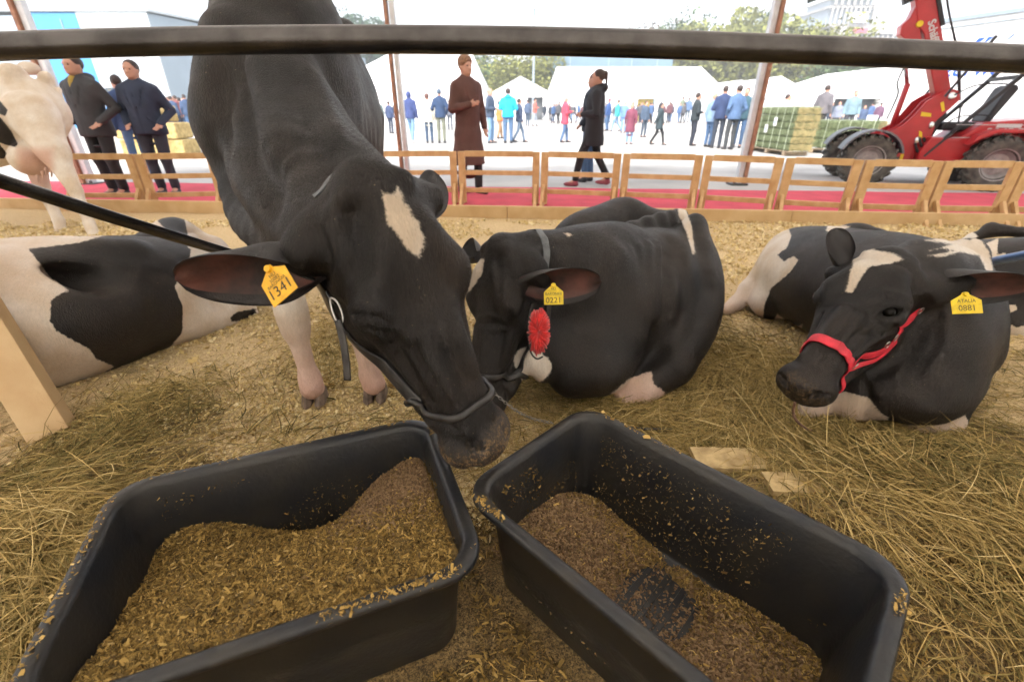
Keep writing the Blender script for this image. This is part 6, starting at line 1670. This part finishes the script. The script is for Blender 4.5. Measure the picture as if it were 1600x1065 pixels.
def cow_far_left_lying():
    root = thing('cow', 'white lying cow with one large black patch seen from its back on the left', 'cow', (0, 0, 0))
    S = SDF(); U = (0, 0, 1)
    S.tube([(P(-330, 520, 1.60), .20, .24), (P(-180, 515, 1.72), .30, .29), (P(0, 505, 1.90), .34, .29), (P(130, 478, 2.08), .33, .285), (P(235, 455, 2.30), .27, .25), (P(310, 440, 2.55), .20, .19), (P(360, 445, 2.75), .12, .12)], U, k=.08, k2=.06)
    S.tube([(P(-200, 405, 1.9), .04, .04), (P(-20, 392, 2.05), .04, .04), (P(120, 385, 2.18), .04, .04), (P(230, 378, 2.45), .03, .03), (P(300, 374, 2.75), .04, .04)], U, k=.10, k2=.02)
    S.tube([(P(215, 398, 2.42), .08, .06), (P(245, 378, 2.62), .07, .07), (P(272, 362, 2.80), .065, .07), (P(300, 375, 2.9), .06, .06), (P(345, 400, 2.9), .05, .05)], U, k=.09, k2=.06)
    S.cap(P(335, 385, 2.9), P(365, 430, 2.85), .05, .05, k=.08)
    S.tube([(P(250, 490, 2.25), .13, .14), (P(320, 490, 2.42), .12, .11), (P(385, 480, 2.62), .05, .05)], U, k=.08, k2=.05)
    S.cap(P(-330, 500, 1.6), P(-470, 420, 1.7), .14, .11, k=.08); S.cap(P(-470, 420, 1.7), P(-560, 520, 1.6), .11, .06, k=.06)
    S.cap(P(385, 470, 2.66), P(402, 488, 2.6), .014, .012, k=.02)
    strokes(S, [([(20 + i * 26, 440 - i * 2), (30 + i * 26, 480), (24 + i * 26, 530 - i * 6)], .03, .05, 0, .005) for i in range(0, 8, 2)] + [([(240, 430), (262, 450), (268, 500)], .05, .06, 1, .010), ([(300, 410), (325, 450), (350, 480)], .03, .05, 1, .010),
        ([(-20, 396), (60, 394), (140, 392), (220, 394)], .05, .06, 0, .006), ([(40, 440), (120, 436), (200, 430)], .06, .06, 1, .010)])
    def mark(V):
        return px_mark(V, [(-1, [(44, 389), (120, 380), (150, 372), (200, 358), (270, 362), (298, 390), (296, 406), (272, 448), (286, 478), (284, 520), (268, 540), (240, 556), (220, 582), (196, 594), (160, 585),
                                 (178, 572), (150, 560), (140, 545), (108, 528), (88, 516), (78, 500), (80, 470), (96, 458), (110, 455), (75, 430), (58, 405)]),
                           (-1, [(246, 345), (262, 336), (288, 340), (294, 370), (270, 368)]), (-1, [(360, 494), (372, 487), (400, 482), (400, 500), (362, 502)])], base=1.0)
    def pink(V): return np.full(len(V), .08) + .1 * vnoise(V, 5, 1)
    body_mesh(root, S, .012, mark, pink=pink)
    return root

def cow_far_left_standing():
    root = thing('cow', 'cream white standing cow with udder and small black spots at the left edge', 'cow', (0, 0, 0))
    S = SDF(); U = (0, 0, 1)
    S.tube([(P(70, 165, 4.35), .16, .22), (P(30, 180, 4.3), .24, .33), (P(-60, 195, 4.2), .33, .38), (P(-200, 205, 4.1), .35, .42), (P(-330, 190, 4.0), .30, .40), (P(-420, 170, 3.95), .20, .30)], U, k=.1, k2=.06)
    S.ell(P(18, 112, 4.15), (.09, .10, .07), k=.08); S.ell(P(45, 107, 4.5), (.09, .09, .06), k=.08)
    S.cap(P(72, 122, 4.35), P(78, 135, 4.4), .06, .05, k=.06)
    S.cap(P(92, 140, 4.4), P(100, 250, 4.35), .025, .018, k=.02)
    # near hind leg
    S.cap(P(50, 180, 4.15), P(82, 235, 4.15), .20, .12, k=.1)
    S.cap(P(82, 235, 4.15), P(118, 298, 4.22), .11, .055, k=.06)
    S.cap(P(118, 298, 4.22), P(140, 350, 4.30), .05, .042, k=.03); S.cap(P(140, 350, 4.30), P(147, 368, 4.28), .045, .05, k=.03)
    # far hind leg
    S.cap(P(40, 210, 4.45), P(65, 290, 4.5), .13, .065, k=.08); S.cap(P(65, 290, 4.5), P(92, 345, 4.5), .055, .045, k=.03); S.cap(P(92, 345, 4.5), P(96, 368, 4.45), .045, .05, k=.03)
    S.ell(P(48, 248, 4.25), (.15, .17, .15), k=.06)
    for u_, v_ in ((66, 278), (80, 276), (58, 284), (72, 272)): S.cap(P(u_, v_ - 10, 4.2), P(u_ + 1, v_ + 1, 4.2), .016, .012, k=.02)
    for x in (-330, -400):
        S.cap(P(x, 260, 4.0), P(x, 330, 4.0), .12, .06, k=.08); S.cap(P(x, 330, 4.0), P(x, 392, 4.0), .05, .045, k=.03)
    S.cap(P(-420, 150, 3.95), P(-520, 150, 3.8), .2, .13, k=.1); S.cap(P(-520, 150, 3.8), P(-590, 260, 3.7), .12, .07, k=.05)
    def mark(V):
        return px_mark(V, [(-1, [(-20, 155), (0, 158), (12, 172), (8, 182), (0, 178), (-30, 175)]), (-1, [(-30, 180), (0, 183), (18, 205), (28, 225), (24, 230), (8, 226), (-30, 210)]),
                           (-1, [(-40, 215), (0, 226), (11, 240), (6, 248), (-40, 250)])], base=1.0)
    def pink(V):
        u, v, d = proj(V); return np.clip(poly_sd(u, v, [(20, 225), (90, 225), (90, 300), (20, 300)]) / 20, 0, .7)
    body_mesh(root, S, .016, mark, pink=pink)
    return root
MAIN = cow_standing()
cow_tassel(); cow_red_halter(); cow_far_right(); cow_far_left_lying(); cow_far_left_standing()
# ------------------------------------------------------------------ feed tubs
TUB = mat('tub_plastic', (.013, .014, .017), .36, col2=(.030, .026, .021), nscale=11, detail=9, bump=.0012, bscale=90, spec=.42)
def tone_mat(name, ramp, rough=.85, bump=False):
    m = bpy.data.materials.new(name); m.use_nodes = True; n = m.node_tree.nodes; l = m.node_tree.links; b = n['Principled BSDF']; b.inputs['Roughness'].default_value = rough
    b.inputs['Specular IOR Level'].default_value = .25
    a = n.new('ShaderNodeAttribute'); a.attribute_name = 'tone'; r = n.new('ShaderNodeValToRGB')
    while len(r.color_ramp.elements) < len(ramp): r.color_ramp.elements.new(.5)
    for e, (p, c) in zip(r.color_ramp.elements, ramp): e.position = p; e.color = (*c, 1)
    l.new(a.outputs['Fac'], r.inputs['Fac']); l.new(r.outputs['Color'], b.inputs['Base Color'])
    return m
HAYM = tone_mat('hay_stalk', [(0, (.060, .050, .014)), (.3, (.165, .130, .042)), (.55, (.34, .235, .078)), (.8, (.55, .385, .145)), (1, (.72, .55, .26))])
CHOPM = tone_mat('chopped_feed', [(0, (.055, .036, .013)), (.35, (.18, .112, .032)), (.65, (.36, .225, .062)), (.88, (.55, .36, .11)), (1, (.68, .50, .24))])
PELM = tone_mat('feed_pellet', [(0, (.10, .060, .030)), (.5, (.20, .122, .062)), (1, (.31, .20, .105))])
CHIPM = tone_mat('wood_shaving', [(0, (.32, .20, .07)), (.3, (.60, .43, .17)), (.7, (.77, .60, .30)), (1, (.86, .74, .47))])
def strands(name, pos, ang, tilt, L, W, tone, m, segs=4, curv=.5, seed=0, parent=None, **kw):
    """flat bent stalks; pos (N,3) middle points"""
    rs = np.random.RandomState(seed); N = len(pos)
    d = np.stack([np.cos(ang) * np.cos(tilt), np.sin(ang) * np.cos(tilt), np.sin(tilt)], -1)
    side = np.stack([-np.sin(ang), np.cos(ang), np.zeros(N)], -1); roll = rs.uniform(-1.2, 1.2, N)[:, None]; up = np.cross(d, side); wv = side * np.cos(roll) + up * np.sin(roll)
    c1 = rs.normal(0, curv, (N, 1)); c2 = rs.normal(0, curv * .5, (N, 1)); t = np.linspace(-.5, .5, segs + 1)
    rings = []
    for k, tt in enumerate(t):
        p = pos + d * (L * tt)[:, None] + side * c1 * (L[:, None]) * (tt * tt - .08) + np.array([0, 0, -1.]) * np.abs(c2) * L[:, None] * (tt * tt - .08)
        wk = (W * (1 - .75 * (abs(tt) * 2) ** 3))[:, None]
        rings += [p - wv * wk / 2, p + wv * wk / 2]
    R2 = np.stack(rings, 1); V = R2.reshape(-1, 3); nr = 2 * (segs + 1)
    base = (np.arange(N) * nr)[:, None]
    F = np.concatenate([base + np.array([[2 * k, 2 * k + 1, 2 * k + 3, 2 * k + 2]]) for k in range(segs)])
    me = mesh_np(name, V, F, [m], True); fattr(me, 'tone', np.repeat(np.clip(tone, 0, 1), nr))
    o = link(name, me, parent); o['kind'] = 'stuff'
    for k_, v_ in kw.items(): o[k_] = v_
    return o
def chips(name, pos, size, tone, m, seed=0, flat=.6, aspect=(1.2, 3.5), parent=None, nz=None, **kw):
    rs = np.random.RandomState(seed); N = len(pos); a = rs.normal(size=(N, 3)); a[:, 2] *= (1 - flat); a /= np.linalg.norm(a, axis=1, keepdims=True)
    b = np.cross(a, rs.normal(size=(N, 3)) * np.array([1 - flat, 1 - flat, 1.])); b /= np.linalg.norm(b, axis=1, keepdims=True); c = np.cross(a, b)
    r = rs.uniform(*aspect, N)[:, None]; s_ = size[:, None]; w_ = s_ / r
    bend = c * s_ * rs.uniform(-.10, .10, (N, 1))
    V = np.stack([pos - a * s_ / 2 - b * w_ / 2, pos - a * s_ / 2 + b * w_ / 2, pos + b * w_ / 2 * rs.uniform(.8, 1.3, (N, 1)) + bend, pos + a * s_ / 2 + b * w_ * .3, pos + a * s_ / 2 - b * w_ * .3, pos - b * w_ / 2 + bend], 1).reshape(-1, 3)
    base = (np.arange(N) * 6)[:, None]; F = np.concatenate([base + np.array([[0, 1, 2, 5]]), base + np.array([[5, 2, 3, 4]])])
    me = mesh_np(name, V, F, [m]); fattr(me, 'tone', np.repeat(np.clip(tone, 0, 1), 6))
    o = link(name, me, parent); o['kind'] = 'stuff'
    for k_, v_ in kw.items(): o[k_] = v_
    return o
def pellets(name, pos, seed, parent, L=.009, r=.0022):
    rs = np.random.RandomState(seed); N = len(pos); a = rs.normal(size=(N, 3)); a[:, 2] *= .4; a /= np.linalg.norm(a, axis=1, keepdims=True)
    b = np.cross(a, (0, 0, 1.)); b /= np.linalg.norm(b, axis=1, keepdims=True); c = np.cross(a, b); l = L * rs.uniform(.6, 1.3, (N, 1)); V = []
    K = 5
    for e in (-.5, .5):
        for k in range(K):
            t = 2 * math.pi * k / K; V.append(pos + a * l * e + (b * math.cos(t) + c * math.sin(t)) * r)
    V = np.stack(V, 1).reshape(-1, 3); base = (np.arange(N) * 2 * K)[:, None]
    F = np.concatenate([base + np.array([[k, (k + 1) % K, K + (k + 1) % K, K + k]]) for k in range(K)] + [base + np.array([[0, 1, 2, 3]]), base + np.array([[0, 3, 4, 4]])][:1] + [base + np.array([[K, K + 3, K + 2, K + 1]])])
    me = mesh_np(name, V, F, [PELM], False); fattr(me, 'tone', np.repeat(rs.rand(N), 2 * K)); o = link(name, me, parent); o['kind'] = 'stuff'
    return o
HT = .30
def tub(label, c, ang, L, W, surf, pellet_mask, feed_label, seed, nchop, npel, dens=None):
    ux = np.array([math.cos(ang), math.sin(ang), 0]); uy = np.array([-math.sin(ang), math.cos(ang), 0]); c = np.array([*c, 0.])
    root = thing('feed_tub', label, 'feed tub', c, ang, 'black plastic feed tubs')
    def ring(off, z, rc):
        hw, hl = W / 2 - off, L / 2 - off; pts = []
        for cx, cy, a0 in ((hl - rc, hw - rc, 0), (-(hl - rc), hw - rc, 90), (-(hl - rc), -(hw - rc), 180), (hl - rc, -(hw - rc), 270)):
            for k in range(9):
                a = math.radians(a0 + k * 90 / 8); pts.append((cx + rc * math.cos(a), cy + rc * math.sin(a), z))
        return pts
    prof = [(.075, .004, .05), (.060, .002, .06), (.052, .012, .065), (.046, .10, .068), (.034, HT - .055, .072), (.020, HT - .050, .074), (.018, HT - .020, .075), (.003, HT - .020, .078), (.000, HT - .014, .08), (.001, HT - .004, .08), (.006, HT, .078), (.022, HT, .072), (.028, HT - .004, .070),
            (.034, HT - .014, .062), (.055, .10, .054), (.061, .022, .050), (.068, .012, .045), (.088, .010, .035)]
    V = []; F = []; nr = 36
    for o_, z, rc in prof: V += ring(o_, z, rc)
    for i in range(len(prof) - 1):
        for k in range(nr):
            k2 = (k + 1) % nr; F.append((i * nr + k, i * nr + k2, (i + 1) * nr + k2, (i + 1) * nr + k))
    F.append(tuple(range(nr))[::-1]); F.append(tuple((len(prof) - 1) * nr + k for k in range(nr)))
    me = mesh_np('shell', np.array(V), F, [TUB], True); bm = bmesh.new(); bm.from_mesh(me); bmesh.ops.recalc_face_normals(bm, faces=bm.faces); bm.to_mesh(me); bm.free()
    me.polygons.foreach_set('use_smooth', [True] * len(me.polygons)); link('shell', me, root)
    # moulded ribs across the floor
    mb = MB()
    for k in range(4): mb.box((-.055 + k * .045, 0, .0105), (.016, W * .62, .004))
    mb.build('floor_rib', TUB, root, bevel=.002)
    # the feed: a heaped surface, chaff and pellets
    rs = np.random.RandomState(seed); n1, n2 = 120, 76
    gx = np.linspace(-L / 2 + .036, L / 2 - .036, n1); gy = np.linspace(-W / 2 + .036, W / 2 - .036, n2); X, Y = np.meshgrid(gx, gy)
    Z = surf(X.ravel(), Y.ravel()); lim = lambda z: .0663 - .113 * z
    Z = Z + .004 * vnoise(np.stack([X.ravel(), Y.ravel()], -1), 60, seed, 2)
    V = np.stack([X.ravel(), Y.ravel(), Z], -1)
    # keep inside the tapering walls
    in_ = lim(V[:, 2]) + .001
    V[:, 0] = np.clip(V[:, 0], -L / 2 + in_, L / 2 - in_); V[:, 1] = np.clip(V[:, 1], -W / 2 + in_, W / 2 - in_)
    a = np.arange(n2 - 1)[:, None] * n1 + np.arange(n1 - 1)[None]; Fq = np.stack([a, a + 1, a + n1 + 1, a + n1], -1).reshape(-1, 4)
    rt = thing('feed', feed_label, 'animal feed', c, ang)
    fm = mat('feed_bed', (.24, .15, .042), .95, col2=(.075, .047, .016), nscale=90, bump=.004, bscale=160)
    link('feed_bed', mesh_np('feed_bed', V, Fq, [fm], True), rt)['kind'] = 'stuff'
    def sample(n, mask):
        P_ = []
        while sum(map(len, P_)) < n:
            q = np.stack([rs.uniform(-L / 2 + .05, L / 2 - .05, n), rs.uniform(-W / 2 + .05, W / 2 - .05, n)], -1); k = rs.rand(n) < mask(q[:, 0], q[:, 1]); P_.append(q[k])
        q = np.concatenate(P_)[:n]; return np.column_stack([q, surf(q[:, 0], q[:, 1])])
    den = dens or (lambda x, y: np.ones_like(x))
    q = sample(nchop, lambda x, y: den(x, y) * (1 - .85 * pellet_mask(x, y))); q[:, 2] += rs.uniform(0, .006, len(q)); q = q[q[:, 2] > .013]
    chips('chopped_straw', q, rs.gamma(2.2, .0026, len(q)) + .0025, rs.beta(1.8, 2.0, len(q)), CHOPM, seed, .45, (2.5, 9.0), rt)
    q = sample(npel, lambda x, y: pellet_mask(x, y)); q[:, 2] += rs.uniform(.0, .005, len(q)); pellets('pellets', q, seed, rt)
    # spill on rim and walls
    n = 1300; t = rs.rand(n); side = rs.choice(4, n, p=[.42, .12, .30, .16]); x = np.where(side < 2, rs.uniform(-L / 2 + .05, L / 2 - .05, n), 0); y = x * 0
    x = np.where(side == 0, x, np.where(side == 1, x, np.where(side == 2, L / 2 - .012, -L / 2 + .012))); y = np.where(side == 0, -W / 2 + .012, np.where(side == 1, W / 2 - .012, rs.uniform(-W / 2 + .05, W / 2 - .05, n)))
    j = rs.normal(0, .006, (n, 2)); keep = vnoise(np.stack([x, y], -1), 11, seed + 3, 2) > .05
    if seed == 2: keep &= ~((x > .05) & (side == 0))
    q = np.column_stack([x + j[:, 0], y + j[:, 1], np.full(n, HT + .002) + rs.uniform(0, .003, n)])[keep]
    chips('spilled_chaff', q, rs.gamma(2.0, .0018, len(q)) + .002, rs.beta(2.2, 1.8, len(q)), CHOPM, seed + 5, .85, (1.2, 5), rt)
    n = 3200; sx = rs.choice([-1, 1], n); z = rs.uniform(.03, .26, n); inn = .0685 - .113 * z
    xx = rs.uniform(-L / 2 + .06, L / 2 - .06, n); far = rs.rand(n) < .6
    yy = np.where(far, W / 2 - inn, rs.uniform(-W / 2 + .06, W / 2 - .06, n)); xx = np.where(far, xx, -L / 2 + inn if seed == 2 else L / 2 - inn)
    kp = (vnoise(np.stack([xx * .6, yy, z], -1), 16, seed + 9, 3) > .30) & (z > surf(xx, yy))
    q = np.column_stack([xx, yy, z])[kp]
    chips('wall_chaff', q, rs.gamma(2, .0016, len(q)) + .0015, rs.beta(1.3, 2.6, len(q)), CHOPM, seed + 6, .0, (1.5, 5), rt)
    return root
def G(x, y, cx, cy, sx, sy): return np.exp(-((x - cx) / sx) ** 2 - ((y - cy) / sy) ** 2)
def surfL(x, y):
    h = .195 - .13 * G(x, y, .02, .235, .16, .12) + .05 * G(x, y, .30, .10, .12, .16) + .06 * np.clip((-y) / .2, -.4, 1) - .035 * G(x, y, -.33, .08, .08, .2) + .010 * vnoise(np.stack([x, y], -1), 14, 3)
    return np.clip(h, .012, .285)
def surfR(x, y):
    h = .055 + .060 * G(x, y, -.30, .0, .14, .2) - .16 * G(x, y, .0, .02, .085, .075) + .03 * G(x, y, .22, -.05, .16, .2) + .020 * np.clip(-y / .2, -1, 1) - .03 * np.clip((y - .06) / .12, 0, 1) + .010 * vnoise(np.stack([x, y], -1), 16, 4)
    return np.clip(h, .006, .2)
TL = tub('black plastic feed tub nearly full of chopped feed under the lowered cow head', (-.471, .667), R_(21.5), .727, .510, surfL,
         lambda x, y: np.clip(1.6 * G(x, y, .24, .13, .11, .085), 0, 1), 'chopped straw feed heaped with brown pellets in the fuller left tub', 1, 44000, 6500)
TR_ = tub('black plastic feed tub half empty with its bare bottom showing on the right', (.312, .655), R_(-45), .753, .472, surfR,
          lambda x, y: np.clip(1.3 * G(x, y, -.24, -.02, .15, .13) + .75 * G(x, y, .2, -.06, .2, .16), 0, .92), 'scattered pellets and chaff on the bottom of the emptier right tub', 2, 16000, 11000,
          dens=lambda x, y: np.clip(1 - 1.3 * G(x, y, .0, .02, .11, .10), 0.01, 1))

# ------------------------------------------------------------------ hay, litter, shavings on the floor
rs = np.random.RandomState(21)
def in_tub(p, m=.0):
    r = np.zeros(len(p), bool)
    for c, a, L, W in (((-.471, .667), R_(21.5), .727, .510), ((.312, .655), R_(-45), .753, .472)):
        q = p[:, :2] - c; x = q[:, 0] * math.cos(a) + q[:, 1] * math.sin(a); y = -q[:, 0] * math.sin(a) + q[:, 1] * math.cos(a)
        r |= (np.abs(x) < L / 2 - .03 + m) & (np.abs(y) < W / 2 - .03 + m)
    return r
def field(n, bumps, lo=(-2.6, .2), hi=(2.9, 2.9), cell=None, base=0.0):
    out = []; tot = 0
    while tot < n:
        q = rs.uniform(lo, hi, (n * 3, 2)); w_ = np.full(len(q), base)
        for cx, cy, sx, sy, a in bumps: w_ = w_ + a * np.exp(-((q[:, 0] - cx) / sx) ** 2 - ((q[:, 1] - cy) / sy) ** 2)
        w_ = w_ * np.maximum(.55 + .6 * vnoise(q, 3.5, 8, 3), .16)
        k = rs.rand(len(q)) < w_; q = q[k]; q = q[~in_tub(q, .012)]
        out.append(q); tot += len(q)
    return np.concatenate(out)[:n]
HB_ = [(1.35, .95, .50, .30, 1.0), (1.6, .55, .5, .35, 1.0), (.95, 1.28, .55, .22, .7), (-1.15, .90, .36, .34, 1.0), (-1.35, .5, .4, .4, .9), (-1.0, .35, .25, .3, .6), (-.35, 1.28, .40, .16, .75), (.35, 1.50, .45, .22, .75),
       (.75, 1.75, .5, .25, .7), (1.4, 1.6, .6, .3, .5), (-1.25, 1.45, .3, .25, .7), (-.95, 1.9, .2, .35, .5), (1.05, 2.15, .22, .4, .6), (2.2, 1.5, .6, .4, .5), (2.4, .8, .5, .5, .8)]
def pile(q):
    """extra loft of the loose hay"""
    z = 0
    for cx, cy, sx, sy, a in ((1.35, .95, .45, .28, .055), (1.6, .55, .45, .3, .06), (-1.15, .90, .32, .30, .055), (-1.35, .5, .35, .35, .05), (.95, 1.3, .5, .2, .025), (.35, 1.5, .4, .2, .02), (2.4, .9, .5, .5, .05), (-.35, 1.28, .4, .15, .02), (-1.25, 1.45, .3, .25, .02)):
        z = z + a * np.exp(-((q[:, 0] - cx) / sx) ** 2 - ((q[:, 1] - cy) / sy) ** 2)
    return z
def lay(n, bumps, Lr, Wr, tone, nm, seed, lift=1.0, tilt=.22, segs=4, curv=.35, dirn=None, lo=(-2.6, .2), hi=(2.9, 2.9), m=None, label=None):
    q = field(n, bumps, lo, hi); z = floor_z(q[:, 0], q[:, 1]) + .004 + (pile(q) * rs.uniform(.2, 1.05, n) + rs.uniform(0, .010, n)) * lift
    ang = rs.uniform(0, 2 * math.pi, n)
    o = 2.5 * vnoise(q, 2.2, 12, 2)                                   # locally combed
    mixm = rs.rand(n) < .55; ang = np.where(mixm, o + rs.normal(0, .45, n), ang)
    L = rs.uniform(*Lr, n); W = rs.uniform(*Wr, n)
    ob = strands(nm, np.column_stack([q, z]), ang, rs.normal(0, tilt, n), L, W, tone(q, n), m or HAYM, segs, curv, seed)
    ob['kind'] = 'stuff'; return ob
def tone_hay(q, n): return np.clip(.47 + .20 * vnoise(q, 2.6, 15, 3) + rs.normal(0, .19, n) + .12 * (q[:, 1] < .9), 0, 1)
lay(24000, HB_, (.07, .24), (.0012, .0030), tone_hay, 'hay', 31)
lay(13000, HB_, (.03, .10), (.0016, .0045), lambda q, n: np.clip(tone_hay(q, n) - .10, 0, 1), 'hay', 32)
lay(2600, HB_[:12], (.16, .36), (.0014, .0028), lambda q, n: np.clip(tone_hay(q, n) + .18, 0, 1), 'hay', 33, tilt=.32, segs=6)
lay(16000, HB_, (.03, .12), (.0007, .0015), lambda q, n: np.clip(tone_hay(q, n) + .05, 0, 1), 'hay', 35, curv=.9, segs=4)
# thin scatter over the shavings
lay(5000, [(0, 1.6, 2.0, .9, .5), (-.9, 1.6, .8, .6, .4)], (.03, .14), (.001, .0025), tone_hay, 'hay', 34, lift=.3)
# chopped litter between and before the tubs
LB_ = [(.0, .45, .30, .45, 2.0), (-.2, .3, .5, .25, 1.6), (1.15, .45, .5, .35, .7), (-1.15, .6, .45, .45, .7), (1.3, .8, .6, .4, .5), (.05, 1.0, .25, .2, .4), (.4, 1.5, .6, .3, .45), (-.9, 1.35, .5, .3, .3), (.2, 2.2, 1.2, .5, .2)]
q = field(40000, LB_); z = floor_z(q[:, 0], q[:, 1]) + rs.uniform(.002, .010, len(q)) + .5 * pile(q) * rs.uniform(0, 1, len(q))
chips('chopped_litter', np.column_stack([q, z]), rs.gamma(2.4, .0040, len(q)) + .003, rs.beta(1.5, 2.0, len(q)), CHOPM, 41, .6, (2.5, 9))
# wood shavings, finer towards the back
q = field(34000, [(-.85, 1.55, .6, .45, 1.0), (-.3, 1.9, .7, .5, .9), (.4, 2.3, .9, .5, .8), (1.6, 2.1, .7, .4, .6), (-1.6, 2.2, .8, .5, .8), (.05, .98, .2, .15, .6)], (-3, .6), (3.2, 3.1))
z = floor_z(q[:, 0], q[:, 1]) + rs.uniform(.001, .008, len(q))
chips('shavings', np.column_stack([q, z]), rs.gamma(3, .0025, len(q)) + .003, rs.beta(2.2, 1.8, len(q)), CHIPM, 42, .45, (1, 2.2))
q = field(34000, [(-.75, 1.40, .35, .28, 1.0), (-.45, 1.75, .4, .3, .9), (.0, 1.05, .25, .15, .5)], (-1.6, .8), (.6, 2.3))
z = floor_z(q[:, 0], q[:, 1]) + rs.uniform(.001, .009, len(q))
chips('shavings', np.column_stack([q, z]), rs.gamma(2.4, .0022, len(q)) + .0025, np.clip(rs.beta(2.2, 1.6, len(q)) - .5 * (vnoise(q, 9, 77, 3) > .35), 0, 1), CHIPM, 44, .45, (1, 2.4))
# lumpy tufts of shavings across the back of the pen
n = 42000; q = np.column_stack([rs.uniform(-5.5, 5.5, n), rs.uniform(2.6, 4.9, n)]); q = q[vnoise(q, 3.0, 19, 3) > -.3]; z = floor_z(q[:, 0], q[:, 1]) + rs.uniform(.002, .022, len(q))
chips('shavings', np.column_stack([q, z]), rs.gamma(3, .0040, len(q)) + .006, rs.beta(2.4, 1.3, len(q)), CHIPM, 43, .3, (1, 2.4))
# boards of the feed passage showing through the litter
for i, (c, s_, a, lab) in enumerate((((.755, 1.13), (.34, .10), -.03, 'pale wooden floor board showing beside the right tub'), ((.93, 1.00), (.36, .08), -.05, 'narrow trodden board strip against the long side of the right tub'),
                                     ((-.62, 1.12), (.5, .10), .25, 'pale floor board showing behind the left tub'), ((1.75, 1.10), (.3, .08), .0, 'short pale board end at the right edge in the hay'))):
    mb = MB(); cz = float(floor_z([c[0]], [c[1]])[0]); mb.box((0, 0, 0), (s_[0], s_[1], .02)); o = mb.build('floor_board', mat('trodden_board', (.62, .45, .22), .8, col2=(.34, .23, .10), nscale=22, detail=8, bump=.002, bscale=90), None, bevel=.002)
    o.location = (c[0], c[1], cz + (.013 if i == 0 else -.004)); o.rotation_euler = (0, 0, a); tag(o, lab, 'board')
# a lead rope on the ground
ROPE = mat('rope', (.22, .12, .08), .8, noise=.3, nscale=90, bump=.001, bscale=300)
mb = MB(); mb.tube(smooth_path2([P(1242, 628, 1.42), P(1240, 648, 1.47), P(1252, 664, 1.52), P(1272, 674, 1.56), P(1300, 676, 1.60)], 20), .0045, 8)
tag(mb.build('lead_rope', ROPE, None, smooth=True), 'thin brown rope hanging under the muzzle with the red halter', 'rope')
mb = MB(); mb.tube(smooth_path2([PZ(985, 668, .02), PZ(1010, 670, .025), PZ(1050, 671, .02)], 12), .006, 8); tag(mb.build('cable', TUB, None, smooth=True), 'short black cable lying behind the right tub corner', 'cable')
# ------------------------------------------------------------------ thin haze volume added to wash out the overexposed distance
hm = bpy.data.materials.new('added_haze'); hm.use_nodes = True
n_ = hm.node_tree.nodes; n_.clear(); o_ = n_.new('ShaderNodeOutputMaterial'); v_ = n_.new('ShaderNodeVolumePrincipled')
v_.inputs['Color'].default_value = (.93, .96, 1.0, 1); v_.inputs['Density'].default_value = .0022; v_.inputs['Anisotropy'].default_value = .2
hm.node_tree.links.new(v_.outputs[0], o_.inputs['Volume'])
mb = MB(); mb.box((0, 150, 33.5), (640, 420, 70)); hz_ = mb.build('haze', hm, None); hz_['kind'] = 'stuff'
